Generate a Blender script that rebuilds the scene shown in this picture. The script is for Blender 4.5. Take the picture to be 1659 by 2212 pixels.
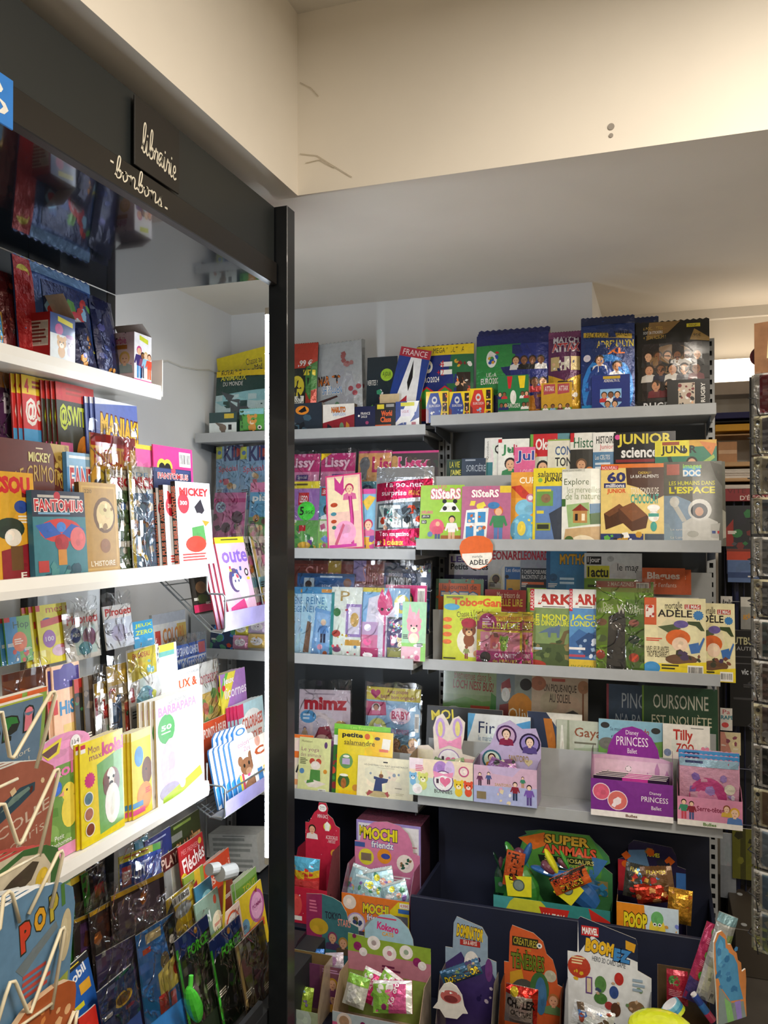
import bpy, bmesh, math, random
from mathutils import Matrix, Vector
from mathutils.geometry import tessellate_polygon

# ------------------------------------------------------------------ camera, world, lights
SC = bpy.context.scene
for o in list(bpy.data.objects):
    bpy.data.objects.remove(o)
COL = SC.collection
FOC, YAW, PIT, ROL, CAMZ = 1769.5, .325, .0121, -.0014, 1.55      # focal length in pixels of a 1659 x 2212 frame
IW, IH = 1659.0, 2212.0
FWD = Vector((-math.sin(YAW) * math.cos(PIT), math.cos(YAW) * math.cos(PIT), math.sin(PIT)))
RGT0 = Vector((math.cos(YAW), math.sin(YAW), 0))
UP0 = RGT0.cross(FWD)
RGT = RGT0 * math.cos(ROL) + UP0 * math.sin(ROL)
UPV = UP0 * math.cos(ROL) - RGT0 * math.sin(ROL)
CPOS = Vector((0, 0, CAMZ))
cam_d = bpy.data.cameras.new('camera')
cam_d.sensor_fit = 'VERTICAL'
cam_d.sensor_height = 36.0
cam_d.lens = 36.0 * FOC / IH
cam_d.clip_start = .02
cam = bpy.data.objects.new('camera', cam_d)
COL.objects.link(cam)
m3 = Matrix((RGT, UPV, -FWD)).transposed()
cam.matrix_world = Matrix.Translation(CPOS) @ m3.to_4x4()
SC.camera = cam

world = bpy.data.worlds.new('world')
SC.world = world
world.use_nodes = True
world.node_tree.nodes['Background'].inputs['Color'].default_value = (.8, .85, 1, 1)
world.node_tree.nodes['Background'].inputs['Strength'].default_value = .12

def area(name, loc, rot, sx, sy, power, color):
    d = bpy.data.lights.new(name, 'AREA')
    d.shape = 'RECTANGLE'; d.size = sx; d.size_y = sy; d.energy = power; d.color = color
    o = bpy.data.objects.new(name, d); COL.objects.link(o)
    o.location = loc; o.rotation_euler = rot
    return o
WARM = (1, .90, .77)
area('ceiling_lamp', (.6, .95, 2.95), (0, 0, 0), .6, .6, 62, WARM)
area('ceiling_lamp', (.6, -1.4, 2.95), (0, 0, 0), .6, 1.2, 42, WARM)
area('ceiling_lamp', (2.2, .9, 2.95), (0, 0, 0), .6, .6, 40, WARM)

vs = SC.view_settings
vs.view_transform = 'Standard'
vs.look = 'None'
vs.exposure = 0.0
vs.gamma = 1.0
vs.use_curve_mapping = False

# ------------------------------------------------------------------ helpers
def hit(px, py, o, n):
    """where the sight line of a photo pixel meets the plane (o, n)"""
    d = FWD + RGT * ((px - IW / 2) / FOC) - UPV * ((py - IH / 2) / FOC)
    return CPOS + d * ((o - CPOS).dot(n) / d.dot(n))
def hX(px, py, X): return hit(px, py, Vector((X, 0, 0)), Vector((1, 0, 0)))
def hY(px, py, Y): return hit(px, py, Vector((0, Y, 0)), Vector((0, 1, 0)))
def hZ(px, py, Z): return hit(px, py, Vector((0, 0, Z)), Vector((0, 0, 1)))

def lin(h):
    if isinstance(h, str):
        h = CN.get(h, h)
        h = tuple(int(h[i:i + 2], 16) / 255 for i in (0, 2, 4))
    return tuple((c / 12.92 if c <= .04045 else ((c + .055) / 1.055) ** 2.4) for c in h)
CN = dict(w='f2f0ea', k='17171a', r='c8202a', y='f4d21c', b='1f4fb0', g='3f9a3c', o='ee7a24', p='e0559a', v='7a4a9e', n='18204a', c='e9dcae',
          s='e9b893', br='6b4226', lb='7fb6dd', lg='a9c84a', pk='f2a8c8', mg='c0206c', tq='2f9e9a', gr='8e9094', dg='3a3f44', cr='f3e6c4', t='c9a46a', lv='b9a3d8', dr='7e1d20', gd='d9a62b', sk='a9d3ee', dgn='1e4a2e', or2='e45a1c')

# ------------------------------------------------------------------ materials
MATS = {}
def nodes_of(name):
    m = bpy.data.materials.new(name); m.use_nodes = True
    nt = m.node_tree
    return m, nt, nt.nodes['Principled BSDF']
def pmat(name, col, rough=.5, metal=0, noise=.06, scale=30, bump=0, coat=0, spec=.5):
    if name in MATS: return MATS[name]
    m, nt, b = nodes_of(name)
    tc = nt.nodes.new('ShaderNodeTexCoord'); nz = nt.nodes.new('ShaderNodeTexNoise')
    nz.inputs['Scale'].default_value = scale; nz.inputs['Detail'].default_value = 4
    nt.links.new(tc.outputs['Object'], nz.inputs['Vector'])
    rp = nt.nodes.new('ShaderNodeValToRGB')
    c = lin(col)
    rp.color_ramp.elements[0].position = .3; rp.color_ramp.elements[1].position = .7
    rp.color_ramp.elements[0].color = tuple(x * (1 - noise) for x in c) + (1,)
    rp.color_ramp.elements[1].color = tuple(min(1, x * (1 + noise)) for x in c) + (1,)
    nt.links.new(nz.outputs['Fac'], rp.inputs['Fac']); nt.links.new(rp.outputs['Color'], b.inputs['Base Color'])
    b.inputs['Roughness'].default_value = rough; b.inputs['Metallic'].default_value = metal
    b.inputs['Coat Weight'].default_value = coat
    b.inputs['Specular IOR Level'].default_value = spec
    if bump:
        bp = nt.nodes.new('ShaderNodeBump'); bp.inputs['Strength'].default_value = bump; bp.inputs['Distance'].default_value = .002
        nt.links.new(nz.outputs['Fac'], bp.inputs['Height']); nt.links.new(bp.outputs['Normal'], b.inputs['Normal'])
    MATS[name] = m
    return m
def print_mat(name, rough, metal=0, coat=0, bump=0, bscale=60, bdist=.002):
    """printed surface: ink colour per face from the mesh, paper grain from noise"""
    if name in MATS: return MATS[name]
    m, nt, b = nodes_of(name)
    at = nt.nodes.new('ShaderNodeAttribute'); at.attribute_name = 'Col'
    tc = nt.nodes.new('ShaderNodeTexCoord'); nz = nt.nodes.new('ShaderNodeTexNoise')
    nz.inputs['Scale'].default_value = bscale; nz.inputs['Detail'].default_value = 6
    nt.links.new(tc.outputs['Object'], nz.inputs['Vector'])
    mp = nt.nodes.new('ShaderNodeMapRange'); mp.inputs['To Min'].default_value = .78; mp.inputs['To Max'].default_value = 1.16
    nt.links.new(nz.outputs['Fac'], mp.inputs['Value'])
    mx = nt.nodes.new('ShaderNodeVectorMath'); mx.operation = 'SCALE'
    nt.links.new(at.outputs['Color'], mx.inputs[0]); nt.links.new(mp.outputs['Result'], mx.inputs['Scale'])
    nt.links.new(mx.outputs['Vector'], b.inputs['Base Color'])
    b.inputs['Roughness'].default_value = rough; b.inputs['Metallic'].default_value = metal
    b.inputs['Coat Weight'].default_value = coat; b.inputs['Coat Roughness'].default_value = .08
    if bump:
        bp = nt.nodes.new('ShaderNodeBump'); bp.inputs['Strength'].default_value = bump; bp.inputs['Distance'].default_value = bdist
        nt.links.new(nz.outputs['Fac'], bp.inputs['Height']); nt.links.new(bp.outputs['Normal'], b.inputs['Normal'])
        nt.links.new(bp.outputs['Normal'], b.inputs['Coat Normal'])
    MATS[name] = m
    return m
PAPER = print_mat('printed_paper', .42)
GLOSS = print_mat('printed_gloss', .26, coat=.25)
FOIL = print_mat('printed_foil', .27, metal=.35, coat=.5, bump=.7, bscale=45, bdist=.006)
SILVER = print_mat('silver_film', .2, metal=.8, bump=.8, bscale=38, bdist=.006)
def film_mat():
    """clear crinkled bag film: mostly see-through, mirror-like glints where it creases"""
    m = bpy.data.materials.new('clear_film'); m.use_nodes = True
    nt = m.node_tree; nt.nodes.clear()
    out = nt.nodes.new('ShaderNodeOutputMaterial'); mix = nt.nodes.new('ShaderNodeMixShader')
    tr = nt.nodes.new('ShaderNodeBsdfTransparent'); gl = nt.nodes.new('ShaderNodeBsdfGlossy')
    fr = nt.nodes.new('ShaderNodeFresnel'); nz = nt.nodes.new('ShaderNodeTexNoise'); tc = nt.nodes.new('ShaderNodeTexCoord'); bp = nt.nodes.new('ShaderNodeBump')
    tr.inputs['Color'].default_value = (.97, .97, .97, 1); gl.inputs['Roughness'].default_value = .1
    fr.inputs['IOR'].default_value = 1.5
    nz.inputs['Scale'].default_value = 13; nz.inputs['Detail'].default_value = 2.5; nz.inputs['Distortion'].default_value = .6
    bp.inputs['Strength'].default_value = 1; bp.inputs['Distance'].default_value = .05
    L = nt.links.new
    L(tc.outputs['Object'], nz.inputs['Vector']); prev = nz.outputs['Fac']
    for op, v in (('SUBTRACT', .5), ('ABSOLUTE', 0), ('MINIMUM', .045)):   # thin creases, flat film between
        mo = nt.nodes.new('ShaderNodeMath'); mo.operation = op; mo.inputs[1].default_value = v; L(prev, mo.inputs[0]); prev = mo.outputs['Value']
    L(prev, bp.inputs['Height'])
    L(bp.outputs['Normal'], gl.inputs['Normal']); L(bp.outputs['Normal'], fr.inputs['Normal'])
    mu = nt.nodes.new('ShaderNodeMath'); mu.operation = 'MULTIPLY'; mu.inputs[1].default_value = 2.0; mu.use_clamp = True
    L(fr.outputs['Fac'], mu.inputs[0]); L(mu.outputs['Value'], mix.inputs['Fac']); L(tr.outputs['BSDF'], mix.inputs[1]); L(gl.outputs['BSDF'], mix.inputs[2]); L(mix.outputs['Shader'], out.inputs['Surface'])
    return m
FILM = film_mat()
def emit_mat(name, col, strength):
    m = bpy.data.materials.new(name); m.use_nodes = True
    nt = m.node_tree; nt.nodes.clear()
    out = nt.nodes.new('ShaderNodeOutputMaterial'); e = nt.nodes.new('ShaderNodeEmission')
    e.inputs['Color'].default_value = tuple(col) + (1,); e.inputs['Strength'].default_value = strength
    nt.links.new(e.outputs['Emission'], out.inputs['Surface'])
    return m

# ------------------------------------------------------------------ object builders
def tag(o, label=None, cat=None, group=None, kind=None):
    if label: o['label'] = label
    if cat: o['category'] = cat
    if group: o['group'] = group
    if kind: o['kind'] = kind
    return o
def mesh(name, vs_, fs, mat, parent=None, cols=None, smooth=False):
    me = bpy.data.meshes.new(name)
    me.from_pydata([tuple(v) for v in vs_], [], fs)
    if cols is not None:
        ca = me.color_attributes.new('Col', 'FLOAT_COLOR', 'CORNER')
        buf = []
        for p, c in zip(me.polygons, cols):
            buf += list(c + (1.0,)) * p.loop_total
        ca.data.foreach_set('color', buf)
    me.materials.append(mat)
    if smooth: me.polygons.foreach_set('use_smooth', [True] * len(me.polygons))
    me.update()
    o = bpy.data.objects.new(name, me); COL.objects.link(o)
    if parent is not None: o.parent = parent
    return o
def empty(name, mat4):
    o = bpy.data.objects.new(name, None); COL.objects.link(o); o.empty_display_size = .02
    o.matrix_world = mat4
    return o
class MB:
    """collects plain shapes into one mesh"""
    def __init__(s): s.v = []; s.f = []; s.c = []
    def quad(s, pts, col=None):
        i = len(s.v); s.v += [tuple(p) for p in pts]; s.f.append(tuple(range(i, i + len(pts)))); s.c.append(col); return s
    def box(s, x0, y0, z0, x1, y1, z1, col=None, sides=None):
        P = [(x, y, z) for x in (x0, x1) for y in (y0, y1) for z in (z0, z1)]
        i = len(s.v); s.v += P
        F = dict(left=(0, 1, 3, 2), right=(4, 6, 7, 5), front=(0, 4, 5, 1), back=(2, 3, 7, 6), bottom=(0, 2, 6, 4), top=(1, 5, 7, 3))
        for k, f in F.items():
            s.f.append(tuple(i + q for q in f)); s.c.append((sides or {}).get(k, col))
        return s
    def tube(s, pts, r, n=8, col=None, closed=False):
        pts = [Vector(p) for p in pts]; rings = []
        N = len(pts); up = None
        for k, p in enumerate(pts):
            a = pts[(k - 1) % N] if (k > 0 or closed) else p; b = pts[(k + 1) % N] if (k < N - 1 or closed) else p
            t = (b - a).normalized()
            if up is None:
                up = Vector((0, 0, 1)) if abs(t.z) < .9 else Vector((1, 0, 0))
            x = t.cross(up)
            if x.length < 1e-4: x = t.orthogonal()
            x.normalize(); y = x.cross(t).normalized(); up = y
            i = len(s.v)
            for q in range(n):
                a_ = 2 * math.pi * q / n
                s.v.append(tuple(p + x * (math.cos(a_) * r) + y * (math.sin(a_) * r)))
            rings.append(i)
        for k in range(N - 1 + (1 if closed else 0)):
            i, j = rings[k], rings[(k + 1) % N]
            for q in range(n):
                s.f.append((i + q, i + (q + 1) % n, j + (q + 1) % n, j + q)); s.c.append(col)
        if not closed:
            s.f.append(tuple(rings[0] + q for q in reversed(range(n)))); s.c.append(col)
            s.f.append(tuple(rings[-1] + q for q in range(n))); s.c.append(col)
        return s
    def prism(s, pts, y0, y1, col=None, side=None):
        """outline in x,z extruded along y (front = y0)"""
        tris = tessellate_polygon([[Vector((p[0], p[1], 0)) for p in pts]])
        i = len(s.v); n = len(pts)
        s.v += [(p[0], y0, p[1]) for p in pts] + [(p[0], y1, p[1]) for p in pts]
        ar = sum(pts[k][0] * pts[(k + 1) % n][1] - pts[(k + 1) % n][0] * pts[k][1] for k in range(n))
        for t in tris:
            a, b, c = t
            cr = (pts[b][0] - pts[a][0]) * (pts[c][1] - pts[a][1]) - (pts[b][1] - pts[a][1]) * (pts[c][0] - pts[a][0])
            if cr < 0: a, c = c, a
            s.f.append((i + a, i + b, i + c)); s.c.append(col)
            s.f.append((i + n + c, i + n + b, i + n + a)); s.c.append(side or col)
        for k in range(n):
            q = (k + 1) % n
            f = (i + k, i + n + k, i + n + q, i + q)
            s.f.append(f if ar > 0 else tuple(reversed(f))); s.c.append(side or col)
        return s
    def build(s, name, mat, parent=None, smooth=False):
        cols = None
        if any(c is not None for c in s.c): cols = [lin(c) if c is not None else (.8, .8, .8) for c in s.c]
        return mesh(name, s.v, s.f, mat, parent, cols, smooth)
def bx(name, a, b, mat, parent=None):
    """box with a small bevel from corner a to corner b (world or parent coordinates)"""
    bm = bmesh.new(); bmesh.ops.create_cube(bm, size=1)
    d = [b[i] - a[i] for i in range(3)]
    for v in bm.verts: v.co = Vector([a[i] + (v.co[i] + .5) * d[i] for i in range(3)])
    w = min(abs(x) for x in d) * .18
    if w > 2e-4: bmesh.ops.bevel(bm, geom=bm.edges[:], offset=min(w, .002), segments=1, affect='EDGES')
    me = bpy.data.meshes.new(name); bm.to_mesh(me); bm.free(); me.materials.append(mat)
    o = bpy.data.objects.new(name, me); COL.objects.link(o)
    if parent is not None: o.parent = parent
    return o

# ------------------------------------------------------------------ lettering
TXT = {}
def text_raw(s, off=0.0):
    k = (s, off)
    if k in TXT: return TXT[k]
    cu = bpy.data.curves.new('lettering', 'FONT'); cu.body = s; cu.offset = off; cu.resolution_u = 2; cu.fill_mode = 'FRONT'
    o = bpy.data.objects.new('lettering', cu)
    me = o.to_mesh()
    vs_ = [(v.co.x, v.co.y) for v in me.vertices]; fs = [tuple(p.vertices) for p in me.polygons]
    o.to_mesh_clear(); bpy.data.objects.remove(o); bpy.data.curves.remove(cu)
    TXT[k] = (vs_, fs)
    return TXT[k]

# ------------------------------------------------------------------ printed art (flat print as inked shapes)
def clip(poly, x0, x1, z0, z1):
    for ax, val, sg in ((0, x0, 1), (0, x1, -1), (1, z0, 1), (1, z1, -1)):
        out = []
        for i in range(len(poly)):
            a, b = poly[i - 1], poly[i]
            da, db = (a[ax] - val) * sg, (b[ax] - val) * sg
            if (da >= 0) != (db >= 0):
                t = da / (da - db); out.append((a[0] + (b[0] - a[0]) * t, a[1] + (b[1] - a[1]) * t))
            if db >= 0: out.append(b)
        poly = out
        if len(poly) < 3: return []
    return poly
def ell(cx, cz, rx, rz, n=16, a0=0, a1=360):
    full = a1 - a0 >= 360
    return [(cx + rx * math.cos(math.radians(a0 + (a1 - a0) * k / (n if full else n - 1))), cz + rz * math.sin(math.radians(a0 + (a1 - a0) * k / (n if full else n - 1)))) for k in range(n)]
EPS = 2.2e-5
class Print:
    def __init__(s, W, H, mapf, gx=1, gy=1, seed=1, free=False):
        s.W, s.H, s.mapf, s.gx, s.gy = W, H, mapf, gx, gy
        s.k = 0; s.v = []; s.f = []; s.c = []; s.tv = []; s.tf = []; s.tc = []; s.rng = random.Random(seed); s.free = free
    def X(s, x): return (x - .5) * s.W
    def Z(s, y): return (1 - y) * s.H
    def poly(s, pts, col, linear=False):
        """convex polygon in cover metres"""
        s.k += 1; col = col if linear else lin(col)
        ar = sum(pts[i - 1][0] * pts[i][1] - pts[i][0] * pts[i - 1][1] for i in range(len(pts)))
        if ar < 0: pts = pts[::-1]
        W, H = s.W, s.H
        if s.free:
            cells = [(-9, 9, -9, 9)]
        else:
            xs = [p[0] for p in pts]; zs = [p[1] for p in pts]
            cells = []
            for i in range(s.gx):
                a, b = -W / 2 + W * i / s.gx, -W / 2 + W * (i + 1) / s.gx
                if max(xs) < a or min(xs) > b: continue
                for j in range(s.gy):
                    c, d = H * j / s.gy, H * (j + 1) / s.gy
                    if max(zs) < c or min(zs) > d: continue
                    cells.append((a, b, c, d))
        for ce in cells:
            q = clip(pts, *ce)
            if len(q) < 3: continue
            i = len(s.v)
            s.v += [s.mapf(x, z, s.k * EPS) for x, z in q]; s.f.append(tuple(range(i, i + len(q)))); s.c.append(col)
    def mottle(s, cx, cz, rx, rz, col, n=3, amp=.16):
        c = lin(col); k0 = s.k
        for q in range(n):
            g = 1 + s.rng.choice((-1, 1)) * s.rng.uniform(.4, 1) * amp; j = [s.rng.uniform(.94, 1.06) for _ in c]
            a = s.rng.uniform(0, 6.28); d = s.rng.uniform(.15, .5); r = s.rng.uniform(.25, .45)
            s.poly(ell(cx + d * rx * math.cos(a), cz + d * rz * math.sin(a), r * rx, r * rz, 7), tuple(min(1, x * g * y) for x, y in zip(c, j)), True)
    def any(s, pts, col):
        tr = tessellate_polygon([[Vector((p[0], p[1], 0)) for p in pts]])
        k0 = s.k
        for t in tr:
            s.k = k0; s.poly([pts[q] for q in t], col)
    def text(s, txt, x0, y0, x1, y1, col, out=None, bold=.0, rot=0, arc=0):
        base, _ = text_raw(txt, bold)
        if not base: return
        bx0, bx1 = min(p[0] for p in base), max(p[0] for p in base); bz0, bz1 = min(p[1] for p in base), max(p[1] for p in base)
        X0, X1, Z0, Z1 = s.X(x0), s.X(x1), s.Z(y1), s.Z(y0)
        if rot in (90, -90): w_, h_ = Z1 - Z0, X1 - X0
        else: w_, h_ = X1 - X0, Z1 - Z0
        cx, cz = (X0 + X1) / 2, (Z0 + Z1) / 2
        ca, sa = math.cos(math.radians(rot)), math.sin(math.radians(rot))
        sx, sz = w_ / max(bx1 - bx0, 1e-6), h_ / max(bz1 - bz0, 1e-6)
        for off, cc in (([(out[1] if len(out) > 1 else .05, out[0])] if out else []) + [(0, col)]):
            s.k += 1; c = lin(cc)
            vs_, fs = text_raw(txt, bold + off)
            i = len(s.tv); pts = []
            for (x, z) in vs_:
                u, v = (x - (bx0 + bx1) / 2) * sx, (z - (bz0 + bz1) / 2) * sz
                if arc: v += arc * h_ * (1 - (2 * u / w_) ** 2)
                pts.append((cx + u * ca - v * sa, cz + u * sa + v * ca))
            for f in fs:
                q = [pts[j] for j in f]
                if not s.free: q = clip(q, -s.W / 2, s.W / 2, 0, s.H)
                if len(q) < 3: continue
                i = len(s.tv); s.tv += [s.mapf(x, z, (s.k + 3) * EPS) for x, z in q]; s.tf.append(tuple(range(i, i + len(q)))); s.tc.append(c)
    def draw(s, els):
        X, Z, W, H, rng = s.X, s.Z, s.W, s.H, s.rng
        for e in els:
            t, a = e[0], e[1:]
            if t == 'r': s.poly([(X(a[0]), Z(a[3])), (X(a[2]), Z(a[3])), (X(a[2]), Z(a[1])), (X(a[0]), Z(a[1]))], a[4])
            elif t in 'ce':
                rx, rz, c = (a[2] * W, a[2] * W, a[3]) if t == 'c' else (a[2] * W, a[3] * H, a[4])
                s.poly(ell(X(a[0]), Z(a[1]), rx, rz, 18), c)
                if rx * rz > 1.2e-4: s.mottle(X(a[0]), Z(a[1]), rx, rz, c)
            elif t == 'p':
                q = [(X(p[0]), Z(p[1])) for p in a[0]]; s.any(q, a[1])
                c_, d_ = sum(p[0] for p in q) / len(q), sum(p[1] for p in q) / len(q)
                e_ = [max(abs(p[i] - (c_, d_)[i]) for p in q) * .55 for i in (0, 1)]
                if e_[0] * e_[1] > 1.5e-4 and len(q) < 7: s.mottle(c_, d_, e_[0] * .8, e_[1] * .8, a[1])
            elif t == 't': s.text(*a[:6], **(({'bold': a[6]} if not isinstance(a[6], dict) else a[6]) if len(a) > 6 else {}))
            elif t == 'star':
                pts = []
                for k in range(2 * a[3]):
                    r = a[2] * W * (1 if k % 2 else .8); an = math.pi * k / a[3]
                    pts.append((X(a[0]) + r * math.cos(an), Z(a[1]) + r * math.sin(an)))
                s.poly(ell(X(a[0]), Z(a[1]), a[2] * W * .8, a[2] * W * .8, a[3] * 2), a[4])
                for k in range(0, 2 * a[3], 2):
                    p, q, r = pts[k], pts[(k + 1) % len(pts)], pts[(k + 2) % len(pts)]
                    s.k -= 1; s.poly([p, q, r], a[4])
            elif t == 'heart':
                cx, cz, r = X(a[0]), Z(a[1]), a[2] * W
                s.any([(cx + r * .06 * 16 * math.sin(u) ** 3, cz + r * .06 * (13 * math.cos(u) - 5 * math.cos(2 * u) - 2 * math.cos(3 * u) - math.cos(4 * u))) for u in [2 * math.pi * k / 22 for k in range(22)]], a[3])
            elif t == 'lines':   # fine print too small to read
                x0, y0, x1, y1, n, c = a
                h = (y1 - y0) / n
                for k in range(n):
                    xe = x0 + (x1 - x0) * rng.uniform(.6, 1)
                    s.k -= 1 if k else 0
                    s.poly([(X(x0), Z(y0 + h * (k + .55))), (X(xe), Z(y0 + h * (k + .55))), (X(xe), Z(y0 + h * k)), (X(x0), Z(y0 + h * k))], c)
            elif t == 'bar':
                x0, y0, x1, y1 = a[:4]
                s.draw([('r', x0, y0, x1, y1, 'w')]); n = 12
                w_ = (x1 - x0)
                for k in range(n):
                    xa = x0 + w_ * (.06 + .9 * k / n)
                    s.k -= 1 if k else 0
                    s.draw([('r', xa, y0 + (y1 - y0) * .15, xa + w_ * rng.uniform(.02, .055), y0 + (y1 - y0) * .8, 'k')])
            elif t == 'b':   # scatter of small inked patches
                x0, y0, x1, y1, n, r, cs = a[:7]
                for k in range(n):
                    cx, cy = X(rng.uniform(x0, x1)), Z(rng.uniform(y0, y1))
                    ra = r * W * rng.uniform(.5, 1.2); rb = ra * rng.uniform(.5, 1.3); th = rng.uniform(0, 3.1)
                    m_ = rng.choice((4, 5, 6, 9))
                    s.poly([(cx + ra * math.cos(q) * math.cos(th) - rb * math.sin(q) * math.sin(th), cy + ra * math.cos(q) * math.sin(th) + rb * math.sin(q) * math.cos(th)) for q in [2 * math.pi * z / m_ for z in range(m_)]], rng.choice(cs))
            elif t == 'fig':   # small standing person: cx, foot y, height (of cover), skin, hair, clothes, legs
                cx, y, h, sk, hr, cl = a[:6]; lg = a[6] if len(a) > 6 else 'n'
                px = lambda u, v: (X(cx) + u * h * H, Z(y) + v * h * H)
                s.poly([px(-.12, 0), px(-.02, 0), px(-.01, .42), px(-.12, .42)], lg); s.poly([px(.02, 0), px(.12, 0), px(.12, .42), px(.01, .42)], lg)
                s.poly([px(-.13, .38), px(.13, .38), px(.17, .72), px(-.17, .72)], cl)
                s.poly([px(-.17, .72), px(-.26, .45), px(-.2, .42), px(-.1, .66)], cl); s.poly([px(.17, .72), px(.26, .45), px(.2, .42), px(.1, .66)], cl)
                s.poly(ell(*px(0, .86), .13 * h * H, .14 * h * H, 12), hr); s.poly(ell(*px(0, .83), .1 * h * H, .11 * h * H, 12), sk)
            elif t == 'face':   # head and shoulders: cx, cy, r(of width), skin, hair, clothes
                cx, cy, r, sk, hr, cl = a[:6]
                q = lambda u, v: (X(cx) + u * r * W, Z(cy) + v * r * W)
                s.poly([q(-1.7, -2.6), q(1.7, -2.6), q(1.5, -1.3), q(.5, -.9), q(-.5, -.9), q(-1.5, -1.3)], cl)
                s.poly(ell(*q(0, .12), r * W * 1.1, r * W * 1.18, 14), hr)
                s.poly([q(-.35, -1.3), q(.35, -1.3), q(.3, -.5), q(-.3, -.5)], sk)
                s.poly(ell(*q(0, -.12), r * W * .82, r * W * 1.0, 14), sk)
                for u in (-.32, .32): s.poly(ell(*q(u, -.02), r * W * .1, r * W * .09, 8), 'k')
                s.poly(ell(*q(0, -.62), r * W * .24, r * W * .07, 8), 'a04a44')
            elif t == 'ani':   # round animal head with ears: cx, cy, r, fur, muzzle, ear
                cx, cy, r, f1, f2 = a[:5]; e_ = a[5] if len(a) > 5 else f1
                q = lambda u, v: (X(cx) + u * r * W, Z(cy) + v * r * W)
                for u in (-.72, .72): s.poly(ell(*q(u, .75), r * W * .34, r * W * .4, 10), e_)
                s.poly(ell(*q(0, -1.35), r * W * .8, r * W * .95, 12), f1)
                s.poly(ell(*q(0, 0), r * W, r * W * .92, 16), f1); s.poly(ell(*q(0, -.4), r * W * .5, r * W * .4, 12), f2)
                for u in (-.38, .38): s.poly(ell(*q(u, .1), r * W * .12, r * W * .15, 8), 'k')
                s.poly(ell(*q(0, -.25), r * W * .14, r * W * .1, 8), 'k')
            elif t == 'duck':
                cx, cy, r = a[:3]; c1, c2 = a[3], a[4]
                q = lambda u, v: (X(cx) + u * r * W, Z(cy) + v * r * W)
                s.poly(ell(*q(.1, -1.7), r * W * 1.05, r * W * 1.5, 16), c1); s.poly(ell(*q(0, 0), r * W * .85, r * W * .8, 16), c1)
                s.poly([q(-.6, .2), q(-.6, -.25), q(-1.35, -.1)], c2); s.poly(ell(*q(-.2, .2), r * W * .12, r * W * .12, 8), 'k')
            elif t == 'dino':
                cx, cy, r, c1 = a[:4]
                q = lambda u, v: (X(cx) + u * r * W, Z(cy) + v * r * W)
                s.any([q(*p) for p in ((-1.6, -.6), (-.9, -.2), (-.3, .1), (.2, .1), (.5, .5), (.75, 1.1), (1.2, 1.25), (1.35, 1.0), (1.0, .9), (.85, .4), (.75, -.2), (.7, -1), (.45, -1), (.4, -.5), (-.2, -.5), (-.25, -1), (-.5, -1), (-.55, -.45), (-1.0, -.5))], c1)
            elif t == 'tree':
                cx, cy, r, c1 = a[:4]
                s.draw([('r', cx - r * .12, cy, cx + r * .12, cy + r * .9, 'br'), ('c', cx, cy - r * .2, r * .7, c1), ('c', cx - r * .5, cy + r * .05, r * .5, c1), ('c', cx + r * .5, cy + r * .05, r * .5, c1)])
            elif t == 'house':
                x0, y0, x1, y1 = a[:4]
                s.draw([('r', x0, y0, x1, y1, 'b9864a'), ('p', [(x0 - .04, y0), (x1 + .04, y0), ((x0 + x1) / 2, y0 - .09)], '8a2f22'), ('r', x0 + .05, y0 + .04, x0 + .12, y1 - .03, 'k'), ('r', x1 - .14, y0 + .04, x1 - .06, y1 - .03, 'cr')])
            elif t == 'ast':
                cx, cy, r = a[:3]
                q = lambda u, v: (X(cx) + u * r * W, Z(cy) + v * r * W)
                s.poly([q(-1.5, -3.2), q(1.6, -3.2), q(1.5, -1.1), q(.7, -.7), q(-.7, -.7), q(-1.5, -1.2)], 'd3d3cd')
                s.poly([q(-1.5, -1.1), q(-2.3, .3), q(-1.9, .5), q(-1.1, -1.0)], 'c9c9c2'); s.poly(ell(*q(-2.15, .75), r * W * .42, r * W * .5, 10), 'dcdcd6')
                s.poly([q(.9, -1.3), q(1.7, -1.2), q(1.5, -2.6), q(.9, -2.5)], 'bdbdb6')
                s.poly(ell(*q(0, 0), r * W, r * W, 20), 'e3e3dd'); s.poly(ell(*q(-.05, -.08), r * W * .72, r * W * .7, 18), '23303f'); s.poly(ell(*q(-.05, -.15), r * W * .36, r * W * .42, 12), 'c88f6e')
                s.poly([q(1.0, -1.9), q(1.3, -1.9), q(1.3, -2.15), q(1.0, -2.15)], '2b4a8c'); s.poly([q(1.45, -1.9), q(1.6, -1.9), q(1.6, -2.15), q(1.45, -2.15)], 'r')
                s.poly(ell(*q(-.6, -2.2), r * W * .5, r * W * .3, 10), 'b4b4ac')
    def build(s, name, mat, parent, tname='lettering'):
        o = None
        if s.v: o = mesh(name, s.v, s.f, mat, parent, s.c)
        if s.tv: mesh(tname, s.tv, s.tf, mat, parent, s.tc)
        return o

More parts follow.
